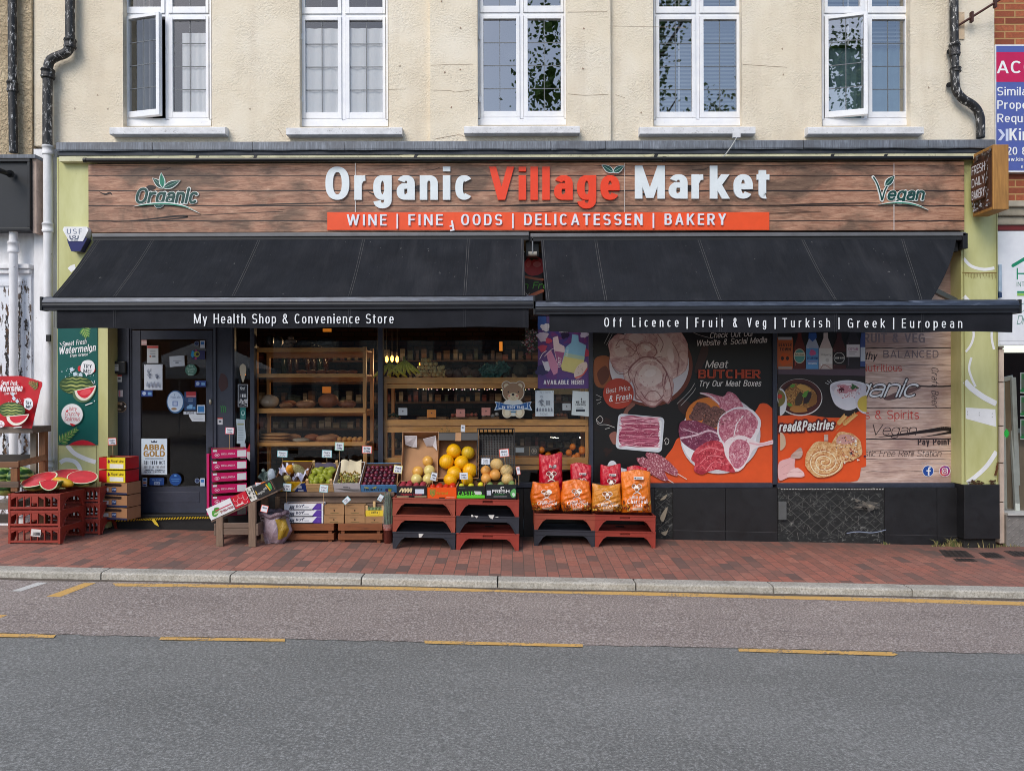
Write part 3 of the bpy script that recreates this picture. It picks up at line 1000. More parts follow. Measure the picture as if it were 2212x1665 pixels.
# the shop building
SHOP=thing("shop_building","cream rendered building with five white windows above a black shopfront","building",(0,.2,0))
YW={0:.10,1:.10,2:.05,3:.10,4:.10}
WCX=[361.5,743,1127.5,1507,1870.5]
WDY=[0,1,-2,-.5,-.5]
def opening(i):
 cx=WCX[i]
 y0=-.06 if i==2 else 0
 return box_at(cx-96,-90,cx+96,274+WDY[i],y0)
ops=[opening(i)for i in range(5)]
zt=P(CX,-330).z
zb=P(CX,312).z
xl,xr=P(73,150).x,P(2148,150).x
wall=MB()
xs=[xl]+[v for o in ops for v in(o[0],o[1])]+[xr]
def slab(m,x0,x1,z0,z1,yf,yb):
 wall.box(x0,x1,yf,yb,z0,z1,m)
m=m_render()
top_op=min(o[3]for o in ops)
for k in range(0,len(xs),2):
 slab(m,xs[k],xs[k+1],zb,zt,0,.3)
for i,o in enumerate(ops):
 slab(m,o[0],o[1],zb,o[2],0,.3)
 slab(m,o[0],o[1],o[3],zt,0,.3)
wall_a=wall
bx0,bx1=P(929,150,-.06).x,P(1319,150,-.06).x
o=ops[2]
wall=MB()
for x0,x1,z0,z1 in((bx0,o[0],zb,zt),(o[1],bx1,zb,zt),(o[0],o[1],zb,o[2]),(o[0],o[1],o[3],zt)):
 wall.box(x0,x1,-.06,-.002,z0,z1,m)
wall_b=wall
b=Art(0,step=.0004)
for pts in([(1325,57),(1480,60)],[(1160+170,205),(1250+100,212)],[(840,194),(876,193)],[(1605,140),(1700,146)],[(600,277),(612,296)]):
 b.line(pts,.8,(150,128,104),False)
wall_a.absorb(b)
b=Art(0,step=.0004,off=.0606)
for pts in([(932,147),(975,145),(1022,146)],[(932,200),(972,201),(985,204),(1010,201),(1021,199)],[(1226,208),(1262,211),(1312,209)],[(1226,33),(1310,32)],[(940,305),(990,296),(1004,300)]):
 b.line(pts,.8,(150,128,104))
for x,y in((995,156),(962,162),(1258,154),(1260,68),(996,67),(976,237),(955,10)):
 b.ell2(x,y,1.5,1.8,(140,108,88),wob=.3,seed=int(x))
wall_b.absorb(b).build("bay_wall",SHOP)
b=Art(0,step=.0004)
for x,y in((211,206),(162,235),(233,236),(1690,106),(1692,162),(2006,190),(1385,244),(540,236),(864,143)):
 b.ell2(x,y,1.6,2,(160,138,116),wob=.35,seed=int(y))
wall_a.absorb(b).build("upper_wall",SHOP)
RAIL=m_white()
LEADING=col((112,116,120),.5)
def window(i):
 cx,dy,Yf=WCX[i],WDY[i],YW[i]
 s=(D+Yf)/K
 def X(px):return P(px,150,Yf).x
 def Z(py):return P(cx,py+dy,Yf).z
 fr=MB()
 def fb(x0,x1,y0,y1,d0=0.0,d1=.07,m=RAIL,b=None):
  (b or fr).box(X(cx+x0),X(cx+x1),Yf+d0,Yf+d1,Z(y1),Z(y0),m)
 fb(-95,-90.5,-86,258);fb(90.5,95,-86,258)
 fb(-4.2,3.4,-86,258)
 for a,c in((-90.5,-4.2),(3.4,90.5)):
  fb(a,c,30.5,36.5);fb(a,c,-86,-78);fb(a,c,256.5,260.5,-.012)
 fb(-95.5,95.5,260.5,274,-.02,.07)
 f=fr.build("window",SHOP,bevel=.003)
 def sash(x0,x1,y0,y1,gx0,gx1,gy0,gy1,rows,open_=0.0):
  d=-.014
  T=Matrix.Identity(4)
  if open_:
   h=Vector((X(cx+x0),Yf+d,0))
   T=Matrix.Translation(h)@Matrix.Rotation(-open_,4,'Z')@Matrix.Translation(-h)
  b=MB(T)
  fb(x0,gx0,y0,y1,d,.04,RAIL,b);fb(gx1,x1,y0,y1,d,.04,RAIL,b)
  fb(gx0,gx1,y0,gy0,d,.04,RAIL,b);fb(gx0,gx1,gy1,y1,d+.001,.04,RAIL,b)
  so=b.build("sash",f,bevel=.003)
  g=MB(T)
  gm=m_glass("house window glass",.34)if i in(2,3,4)else m_glass("curtained window glass",.11)
  g.add([(X(cx+gx0),Yf+.012,Z(gy1)),(X(cx+gx1),Yf+.012,Z(gy1)),(X(cx+gx1),Yf+.012,Z(gy0)),(X(cx+gx0),Yf+.012,Z(gy0))],[(0,1,2,3)],gm)
  mx=(gx0+gx1)/2
  w=.75
  g.box(X(cx+mx-w),X(cx+mx+w),Yf+.008,Yf+.016,Z(gy1),Z(gy0),LEADING)
  for k in range(1,rows):
   yy=gy0+(gy1-gy0)*k/rows
   g.box(X(cx+gx0),X(cx+mx-w),Yf+.0085,Yf+.0155,Z(yy+w),Z(yy-w),LEADING)
   g.box(X(cx+mx+w),X(cx+gx1),Yf+.0085,Yf+.0155,Z(yy+w),Z(yy-w),LEADING)
  g.build("pane",f)
  return so
 op=i in(0,4)
 sash(-90,-4.7,37,256,-83 if not op else-82,-12.5,44,243,4,R(14 if i==0 else 15)if op else 0)
 sash(4,90,37,256,12.5,84,44,243,4)
 sash(-90,-4.7,-77.5,30,-83,-12.5,-70,16,3)
 sash(4,90,-77.5,30,12.5,84,-70,16,3)
 sl=MB()
 xa,xb,za,zb_=box_at(cx-125,273+dy,cx+125,290+dy,-.10-(.06 if i==2 else 0))
 yq=-.10-(.06 if i==2 else 0)
 sl.prism([(xa,yq,za),(xa,yq,zb_-.012),(xa,yq+.03,zb_),(xa,Yf,zb_+.012),(xa,Yf,za)],(xb-xa,0,0),m_sill())
 sl.build("window_sill",f,bevel=.006)
 if i in(0,1,2):
  for py in(80,215):
   h=MB()
   p=P(cx-91,py,Yf-.016)
   h.box(p.x-.008,p.x+.008,Yf-.026,Yf-.012,p.z-.03,p.z+.03,RAIL)
   h.build("hinge",f)
for i in range(5):
 window(i)
b=MB()
rm=col((74,70,68),.9,.2,2)
for x0,x1 in((xl,P(560,0).x),(P(562,0).x,P(926,0).x),(P(930,0).x,P(1318,0).x),(P(1322,0).x,P(1690,0).x),(P(1692,0).x,xr)):
 z0,z1=P(0,330).z,P(0,-150).z
 b.add([(x0,.31,z0),(x1,.31,z0),(x1,3,z0),(x0,3,z0),(x0,.31,z1),(x1,.31,z1),(x1,3,z1),(x0,3,z1)],[(0,1,2,3),(4,7,6,5),(0,3,7,4),(1,5,6,2),(3,2,6,7)],rm)
b.build("room_wall",SHOP)
def curtain(name,lab,cx,x0,x1,y0,y1,Y,c,amp=.02,waves=9):
 xa,xb,za,zb2=box_at(x0,y0,x1,y1,Y)
 b=MB()
 b.sheet(lambda u,v:(xa+(xb-xa)*u,Y+amp*sin(u*waves*2*pi)+amp*.4*sin(u*31+v*2),za+(zb2-za)*v),60,6,c)
 return tag(b.build(name),lab,"curtain")
netc=col((240,244,246),.9,.04)
curtain("net_curtain","pale net curtain behind the closed half of the window above the alarm box",361,394,460,72,262,.134,netc,.004,5)
curtain("curtain","grey folded curtain inside the open casement above the alarm box",361,276,330,-60,265,.32,col((158,154,148),.9),.03,4)
curtain("net_curtain","pale net curtain filling the window above the word Organic on the fascia",743,650,838,62,262,.134,netc,.005,8)
curtain("curtain","teal blue curtain hanging in the last window beside the bent downpipe",1870,1780,1962,104,262,.24,col((104,132,142),.9),.008,10)
def blind(lab,cx,x0,x1,y0,y1,n,Y,c):
 t=thing("venetian_blind",lab,"blind",tuple(P(cx,y1,Y)))
 xa,xb,za,zb2=box_at(x0,y0,x1,y1,Y)
 b=MB()
 for k in range(n):
  z=za+(zb2-za)*(k+.5)/n
  b.add([(xa,Y-.014,z-.017),(xb,Y-.014,z-.017),(xb,Y+.014,z+.017),(xa,Y+.014,z+.017)],[(0,1,2,3)],c)
 b.build("slats",t)
 b=MB()
 for u in(.28,.93,.5):
  b.box(xa+(xb-xa)*u-.009,xa+(xb-xa)*u+.009,Y-.018,Y-.016,za,zb2,col((206,208,208),.8))
 b.build("tape",t)
blind("dark grey venetian blind drawn down behind the fourth upper window",1507,1412,1604,-70,262,40,.22,col((120,130,130),.6))
blind("short venetian blind pulled half up in the last upper window",1870,1778,1966,-70,100,20,.20,col((130,140,144),.6))
b=MB()
lp=P(1106,100,.7)
T=thing("pendant_lamp","dark bell shaped pendant lamp inside the middle upper window","lamp",tuple(lp))
b.lathe([(.0,.22),(.04,.22),(.06,.12),(.13,.08),(.17,.0),(.21,-.05),(.2,-.055)],col((46,48,52),.4),lp,24)
b.build("lamp_shade",T)
b=MB();b.tube([lp+Vector((0,0,.22)),lp+Vector((0,0,1.0))],.03,col((30,30,32),.5));b.build("stem",T)
b=MB();b.ell(lp+Vector((0,0,-.08)),(.11,.11,.12),m_film((200,205,205),.35,"lamp globe glass"));b.build("globe",T)

# lead flashing, cornice, pilasters
YFL=-.20
b=MB()
z0,z1=P(CX,323,YFL).z,P(CX,306,YFL).z
xs_=[P(px,310,YFL).x for px in(121,330,545,745,940,1190,1308,1560,1735,2005,2150)]
for i in range(len(xs_)-1):
 xa,xb=xs_[i]+.002,xs_[i+1]-.002
 j=q.uniform(-.006,.006)
 n=10
 def fl(u,v,xa=xa,xb=xb,j=j,i=i):
  x=xa+(xb-xa)*u
  w=.003*sin(u*9+i)+.001*sin(u*23+2*i)
  pr=[(0,z1+.05),(YFL+.02,z1+.012),(YFL+j,z1),(YFL+j-.006+w,z0+.01),(YFL+j+w*1.5,z0-.004+w)]
  k=min(int(v*4+.001),3);t=v*4-k
  return(x,pr[k][0]+(pr[k+1][0]-pr[k][0])*t,pr[k][1]+(pr[k+1][1]-pr[k][1])*t)
 b.sheet(fl,14,4,m_lead(),False)
b.build("lead_flashing",SHOP)
b=MB()
za,zb3=P(CX,333.5,YFL+.02).z,P(CX,322.6,YFL+.02).z
b.box(xs_[0],xs_[-1],YFL+.02,0,za,zb3,col((58,62,70),.6,.25,4,wear=.3))
b.build("cornice_board",SHOP,bevel=.004)
b=MB()
za=P(CX,346,-.172).z
b.box(P(128,340,-.172).x,P(2140,340,-.172).x,-.172,0,za,P(CX,333.9,-.172).z-.002,col((208,204,172),.8,.2,5,wear=.4))
PK=b
b=Art(-.172,step=.0004,off=.001)
for x,w_,dx in((385,40,10),(520,30,-6),(860,36,8),(1390,24,-8),(1775,20,6),(1880,30,9)):
 b.poly([(x,336),(x+w_,332.5),(x+w_+dx,340),(x+w_*.4,343)],(216,208,170))
 b.poly([(x+w_,334),(x+w_+8,333),(x+w_+4,341),(x+w_-3,342)],(40,38,36))
PK.absorb(b).build("packing_strip",SHOP)
YP=-.10
def pilaster(x0,x1,ytop,ybot,marks,inner,name="pilaster"):
 b=MB()
 xa,xb,z0,z1=box_at(x0,ytop,x1,ybot,YP)
 b.box(xa,xb,YP,.1,z0,z1,m_lime())
 a=Art(YP,step=.0004,off=.0005)
 for pts,w,tp in marks:
  a.line(pts,w,(236,236,236),caps=False)
 return b.absorb(a)
PILL=pilaster(123.5,211,340,1062,[([(127,640),(150,607),(172,594),(186,606),(196,640)],9,0),([(150,584),(156,579),(163,577)],12,0),([(145,961),(160,978),(183,990),(207,998)],9.5,0),([(130,999),(142,993),(160,996),(170,1006),(175,1020),(176,1035)],9,0)],1)
b=Art(YP,step=.0004,off=.0006)
b.line([(124,658),(145,655),(170,657),(200,656)],1.3,(120,104,62));b.line([(127,345),(127,640)],1.2,(126,112,66))
b.line([(127,963),(127,1058)],1.1,(110,100,58));b.line([(209,963),(209,1058)],1.1,(110,100,58))
PILL.absorb(b).build("pilaster",SHOP,bevel=.004)
PILR=pilaster(2076.5,2156,340,1046,[([(2081,558),(2098,575),(2125,582),(2148,579)],6.5,0),([(2082,640),(2094,652),(2112,664)],9,0),([(2101,706),(2103,725),(2097,745),(2086,760)],5,0),([(2143,700),(2142,730),(2147,755)],5,0),([(2098,772),(2093,795),(2098,815),(2107,835)],5,0),([(2084,823),(2100,840),(2125,858),(2152,872)],12,0),([(2089,1042),(2108,1028),(2132,1005),(2152,975)],9.5,0)],1)
b=Art(YP,step=.0004,off=.0006)
b.poly([(2086,880),(2150,884),(2152,922),(2086,904)],(236,236,236))
for x,y in((2090,889),(2090,895),(2115,891),(2115,897),(2143,893),(2143,900)):
 b.ell2(x,y,1,1,(120,116,110),n=8)
b.line([(2079,589),(2110,590),(2152,589)],1.4,(124,92,40))
for k in range(22):
 x=2082+k*3.2
 b.line([(x,590),(x+q.uniform(-.5,.5),592+q.uniform(2,11))],.8,(128,110,50),False)
b.line([(2079,345),(2081,700),(2083,1040)],1.6,(138,128,62));b.line([(2151,345),(2152,700),(2153,1040)],1.6,(128,116,58))
for k in range(16):
 b.ell2(q.uniform(2088,2148),q.uniform(1037,1046),q.uniform(2,6),q.uniform(1,3.4),(70,46,26),wob=.3,seed=k)
for k in range(5):
 b.ell2(q.uniform(2146,2154),q.uniform(985,1040),q.uniform(1,3),q.uniform(4,12),(96,58,28),wob=.3,seed=k+50)
PILR.absorb(b).build("pilaster",SHOP,bevel=.004)
b=MB()
xa,xb,z0,z1=box_at(2083,1047,2160,1164,-.13)
b.box(xa,xb,-.13,.1,z0,z1,m_tile())
b.box(xa+.02,xb-.02,-.09,.1,gz(xa,0)-.15,z0-.002,col((44,42,40),.9))
b.build("pier_base",SHOP,bevel=.004)
b=MB()
xa,xb=P(73.5,600,-.02).x,P(123.2,600,-.02).x
b.box(xa,xb,-.02,.1,gz(xa,0)-.1,P(98,322,-.02).z,m_oldwhite())
b.build("white_pier",SHOP)

# shopfront
YS=.10
SL=m_slate()
ztop=P(CX,505,YS).z
b=MB()
def fbox(x0,x1,y0,y1,yf=YS-.03,yb=YS+.06,m=SL,bb=None):
 xa,xb,z0,z1=box_at(x0,y0,x1,y1,yf)
 (bb or b).box(xa,xb,yf,yb,z0,z1,m)
ZB=P(CX,1053,YS-.03).z
fbox(540,549.5,505,1140);fbox(816,827,505,1140);fbox(1272.5,1281,505,1047);fbox(1669.5,1679,505,1047);fbox(2069,2083,505,1047,YS-.05)
for x0,x1 in((549.7,815.8),(827.2,1272.3),(1281.2,1669.3),(1679.2,2068.8)):
 fbox(x0,x1,1043.5,1053.5,YS-.06)
 fbox(x0,x1,505,516,YS-.01)
b.build("shopfront_frame",SHOP,bevel=.004)
b=MB()
fbox(211.5,233,505,1140,-.098,.1,m_lime())
b.build("pilaster_return",SHOP)
b=MB()
fbox(233,284,505,1112,YS,YS+.06);fbox(460.5,506.5,505,1112,YS,YS+.06)
fbox(284.2,460.3,505,711,YS,YS+.06)
for x0,x1 in((239,243),(274,279),(463,467),(499,503)):
 fbox(x0,x1,600,1108,YS-.018,YS)
b.build("door_surround",SHOP,bevel=.004)
b=MB()
fbox(233.5,548,1111.5,1150,-.02,.2,col((26,26,27),.6,.2))
b.build("door_step",SHOP,bevel=.006)
b=MB()
fbox(285,303.7,714,1108.5,YS+.012,YS+.055);fbox(445,459.6,714,1108.5,YS+.012,YS+.055)
fbox(304,444.8,714,733,YS+.012,YS+.055);fbox(304,444.8,1050.5,1108.5,YS+.012,YS+.055)
fbox(318,431,1062,1085,YS+.008,YS+.011)
DOOR=b.build("door",SHOP,bevel=.004)
b=MB()
xa,xb,z0,z1=box_at(303.7,733,445,1050.5,YS+.03)
b.add([(xa,YS+.03,z0),(xb,YS+.03,z0),(xb,YS+.03,z1),(xa,YS+.03,z1)],[(0,1,2,3)],m_glass("shop window glass",.045))
b.build("pane",DOOR)
b=MB()
p=P(454,868,YS)
b.ell((p.x,YS+.005,p.z),(.016,.012,.032),col((176,168,150),.35,metal=.7))
b.box(p.x-.012,p.x+.012,YS-.02,YS+.012,p.z-.62,p.z-.5,col((22,22,24),.4))
b.build("handle",DOOR)
def pane(x0,x1,y0,y1):
 b=MB()
 xa,xb,z0,z1=box_at(x0,y0,x1,y1,YS)
 b.add([(xa,YS,z0),(xb,YS,z0),(xb,YS,z1),(xa,YS,z1)],[(0,1,2,3)],m_glass("shop window glass",.045))
 return b.build("display_window",SHOP)
for a in((506.5,540,505,1112),(549.5,816,514,1046),(827,1272.5,514,1046),(1281,1669.5,514,1046),(1679,2069,514,1046)):
 pane(*a)
b=MB()
def riser(x0,x1,m,yf=-.0,off=0):
 xa,xb=P(x0,1100,yf).x,P(x1,1100,yf).x
 zt_=ZB-.004
 b.prism([(xa,yf,gz(xa,0)-.05),(xb,yf,gz(xb,0)-.05),(xb,yf,zt_),(xa,yf,zt_)],(0,.12,0),m)
T_,S_=m_tile(),m_scrape()
for x0,x1,m in((549,820,T_),(821,1130,T_),(1131,1414,T_),(1454,1566.5,T_),(1567.5,1679.5,T_),(1911,2023.5,T_),(2024.5,2081,T_)):
 riser(x0,x1,m)
riser(1415,1453,S_,.012);riser(1680.5,1910,S_,.012)
RIS=b
b=Art(.012,step=.0003,off=.0006)
def scratch(x0,y0,x1,y1,seed,n):
 qq=random.Random(seed)
 s1=(x1-x0)/(y1-y0)
 step=28
 for k in range(-8,14):
  for sg in(1,-1):
   xa=x0+k*step+(0 if sg>0 else step*.4)+qq.uniform(-2,2)
   ya=y0 if sg>0 else y1
   pts=[]
   for t in range(12):
    xx=xa+t*9*1.15;yy=ya+sg*t*9
    if x0<xx<x1 and y0<yy<y1:
     pts.append((xx,yy))
   if len(pts)>1:
    b.line(pts,.75,(98,98,95),False,False)
 for k in range(n):
  x=qq.uniform(x0,x1-8);y=qq.uniform(y0,y1-12)
  g=qq.random()
  b.line([(x,y),(x+qq.uniform(-4,5),y+qq.uniform(4,16))],qq.uniform(.35,.8),(118,116,112),False,False)
scratch(1682,1056,1909,1166,5,60)
scratch(1416,1056,1452,1160,6,8)
for pts in([(1836,1100),(1848,1082),(1864,1074),(1880,1082),(1899,1080),(1902,1092),(1880,1098)],):
 [b.ell2(1869+q.gauss(0,15),1090+q.gauss(0,5.5),q.uniform(2,9),q.uniform(1,4),q.choice([(150,142,126),(120,114,104),(86,84,80)]),wob=.35,seed=k)for k in range(34)]
for x in range(1684,1906,6):
 b.rect(x,1054,x+3.4,1056,(188,186,180))
b.line([(1825,1149),(1850,1146),(1880,1148),(1908,1142)],1.6,(150,162,186))
for pts in([(1424,1078),(1432,1070),(1439,1066),(1434,1076)],[(1424,1116),(1434,1098),(1440,1094),(1436,1112),(1430,1125)],[(1426,1148),(1438,1144),(1442,1138),(1436,1154)]):
 b.blob(pts,(150,140,122))
RIS.absorb(b)
b=MB()
xa,xb,z0,z1=box_at(1681,1083,1698,1122,-.004)
b.box(xa,xb,-.02,.012,z0,z1,col((92,94,94),.6))
RIS.absorb(b)
b=Art(0,step=.0003,off=.0008)
for x0,x1 in((1455,1679),(1912,2080)):
 b.line([(x0,1145+.02*(x0-1455)),(x1,1145+.02*(x1-1455))],.8,(74,74,76),False)
RIS.absorb(b).build("stall_riser",SHOP,bevel=.002)
b=MB()
x0,x1=P(233,900,.2).x,P(2075,900,.2).x
zf,zc_=gz(x0,0)+.05,P(CX,505,.1).z
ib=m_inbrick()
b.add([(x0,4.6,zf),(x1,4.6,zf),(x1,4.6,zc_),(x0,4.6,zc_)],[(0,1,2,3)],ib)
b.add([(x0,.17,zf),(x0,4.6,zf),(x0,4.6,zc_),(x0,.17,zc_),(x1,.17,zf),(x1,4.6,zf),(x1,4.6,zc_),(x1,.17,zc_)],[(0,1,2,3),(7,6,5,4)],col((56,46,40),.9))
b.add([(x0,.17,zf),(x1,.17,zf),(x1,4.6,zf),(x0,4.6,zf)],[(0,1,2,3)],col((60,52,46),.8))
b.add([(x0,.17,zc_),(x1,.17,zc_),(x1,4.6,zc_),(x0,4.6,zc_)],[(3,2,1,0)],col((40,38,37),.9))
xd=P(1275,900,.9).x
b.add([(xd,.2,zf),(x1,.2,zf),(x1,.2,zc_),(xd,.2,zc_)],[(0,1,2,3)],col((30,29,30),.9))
b.build("interior_wall",SHOP)

# fascia sign
YB=-.14
b=MB()
xa,xb,z0,z1=box_at(130,345,2140,520,-.08)
b.box(xa,xb,-.08,.25,z0,z1,col((46,46,50),.7))
b.build("fascia_box",SHOP)
FS=thing("fascia_sign","long wood plank fascia sign reading Organic Village Market above both awnings","sign",tuple(P(CX,500,YB)))
a=Art(YB,step=.00009)
xa,xb,z0,z1=box_at(191,352,2083,499.5,YB)
a.box(xa,xb,YB,-.081,z0,z1,m_fascia())
DK=(38,26,23)
q=random.Random(11)
seams=[191,768,1349,1930,2083]
def board(py,w):
 for s0,s1 in zip(seams,seams[1:]):
  pts,n=[],26
  a.line([(s0+(s1-s0)*k/n,py+.5*sin(k*.6+py)+q.uniform(-.3,.3))for k in range(n+1)],w*q.uniform(.8,1.2),DK,False,False)
for py,w in((357.5,1.5),(380,1.7),(412.5,2.6),(445,2.2),(477.5,2.3)):
 board(py,w)
for x0 in(191,772,1353):
 a.blob([(x0+125,404),(x0+135,400),(x0+146,404),(x0+142,410),(x0+130,411)],DK)
 a.line([(x0+22,414),(x0+36,420),(x0+47,417),(x0+52,423)],4.2,DK,taper=True)
 a.line([(x0+50,480),(x0+120,475),(x0+190,467),(x0+215,468),(x0+185,473),(x0+110,479)],4.0,DK,taper=True)
 a.line([(x0+215,467),(x0+300,462),(x0+420,457)],1.1,DK)
 a.line([(x0+142,368),(x0+165,367),(x0+178,362)],.9,DK)
 a.line([(x0+300,445),(x0+420,441),(x0+560,438)],2.6,DK,taper=True)
 for _ in range(26):
  x,y=x0+q.uniform(5,560),q.uniform(360,495)
  l=q.uniform(8,40)
  a.line([(x,y),(x+l*.5,y+q.uniform(-1.2,1.2)),(x+l,y+q.uniform(-1,1))],q.uniform(.4,.9),(86,54,40),taper=True)
for x in seams[1:4]:
 a.line([(x,353),(x,498)],1.5 if x!=1349 else .8,(226,220,216),False,False)
a.build("sign_board",FS)
def raised(name,fn,parent=FS,Y=YB):
 a=Art(Y,step=.0006)
 fn(a)
 return a.build(name,parent)
LW,LR=(222,229,232),(238,68,34)
LW=(226,233,236)
raised("lettering",lambda a:a.text("Organic",704,433,71.5,LW,1021,w=.225,sp=.15,thick=.022,seg=10))
raised("lettering",lambda a:a.text("Village",1056,433,71.5,LR,1338,w=.225,sp=.13,thick=.022,seg=10))
raised("lettering",lambda a:a.text("Market",1371,430.5,71,LW,1661,w=.225,sp=.12,thick=.022,seg=10))
def lv(a):
 a.leaf(1324,374,1300,358,6,(22,74,66),(150,196,180),((232,238,236),1.2),.026)
 a.leaf(1324,374,1347,360,6,(22,74,66),(150,196,180),((232,238,236),1.2),.026)
raised("leaf_motif",lv)
OR=(238,84,38)
a=Art(YB,step=.0003)
a.rect(707.5,459,1661,497.5,OR,.012)
for x in(769,983,1369,1216):
 a.line([(x,460),(x,497)],.6,(206,66,30),False,False,thick=.0122)
STRIP=a.build("orange_strip",FS,bevel=0)
def sub(a):
 for t,x0,x1,dy in(("WINE",750,836,1),("FINE",883,957,.6),("OODS",996.5,1085,.2),("DELICATESSEN",1132,1387,-.4),("BAKERY",1434.5,1567,-1.2)):
  a.text(t,x0,488.0+dy*.6,24.2,(228,231,240),x1,w=.18,sp=.3,thick=.026,seg=6)
 for x,y in((859,479.5),(1108,479),(1410.5,478)):
  a.rect(x-1.6,y-16,x+1.6,y+16,(228,231,240),.026)
raised("lettering",sub,STRIP)
raised("loose_letter",lambda a:a.text("F",978.5,477.5,22,(232,234,240),w=.18,rot=R(170),thick=.03),STRIP)
def logo1(a):
 G1,G2,OUT=(18,68,62),(34,130,104),(226,230,226)
 a.leaf(355,407,331,386,6.2,G1,(120,170,150),(OUT,1.6),.012)
 a.leaf(355,407,390,391,6.4,G1,(120,170,150),(OUT,1.6),.012)
 a.leaf(353,406,349.5,375,5.4,G2,(30,90,76),(OUT,1.6),.012)
 a.text("Organic",292,440.5,34,G1,425,w=.15,cond=1,sp=.14,script=True,outline=(OUT,1.7),thick=.012,seg=8)
 a.line([(290,447),(322,442),(360,440.5),(398,446),(433,462)],5.6,OUT,taper=True,n=8,thick=.012)
 a.line([(296,446.4),(326,442.6),(360,441.5),(396,446.6),(426,457)],3,G2,taper=True,n=8,thick=.012)
raised("organic_emblem",logo1)
def logo2(a):
 G1,G2,OUT=(18,68,62),(34,130,104),(226,230,226)
 a.line([(1885,383),(1893,396),(1900,418),(1904,434),(1910,414),(1918,398)],6.4,OUT,thick=.010)
 a.line([(1886,384),(1894,398),(1900.5,418),(1904.5,432),(1910,413),(1918,398)],3,G1,thick=.012)
 a.leaf(1911,402,1931,381,6.2,G1,(150,190,170),(OUT,1.6),.012)
 a.text("egan",1914,433.5,28.5,G1,1993,w=.16,sp=.14,script=True,outline=(OUT,1.7),thick=.012,seg=8)
 a.line([(1896,443),(1925,439),(1955,439),(1982,445),(2004,455)],5,OUT,taper=True,n=8,thick=.012)
 a.line([(1901,442.5),(1926,439.8),(1955,440),(1980,445),(1999,452)],2.6,G2,taper=True,n=8,thick=.012)
raised("vegan_emblem",logo2)
b=MB()
p0,p1=P(181,346.5,-.22),P(2100,341.5,-.22)
b.tube([p0,(p0+p1)/2,p1],.021,col((26,26,28),.35),14)
for px in(1435,):
 p=P(px,344,-.22)
 b.tube([p-Vector((.02,0,0)),p+Vector((.02,0,0))],.027,col((26,26,28),.35),14)
b.tube([p0,p0+Vector((.03,0,0))],.026,col((26,26,28),.35),14)
tag(b.build("sign_rail"),"black horizontal tube running under the lead flashing above the fascia sign","pipe")
b=MB()
w0=P(1588,297,-.17)
b.box(w0.x-.04,w0.x+.04,-.23,-.203,w0.z-.02,w0.z+.03,col((214,214,216),.5))
b.tube([(w0.x,-.235,w0.z-.02),(w0.x-.06,-.235,w0.z-.12),(w0.x-.12,-.23,w0.z-.2),(w0.x-.16,-.225,w0.z-.24)],.006,col((190,190,188),.6),6)
tag(b.build("cable_box"),"small white junction box with a dangling cable on the lead flashing","cable box")

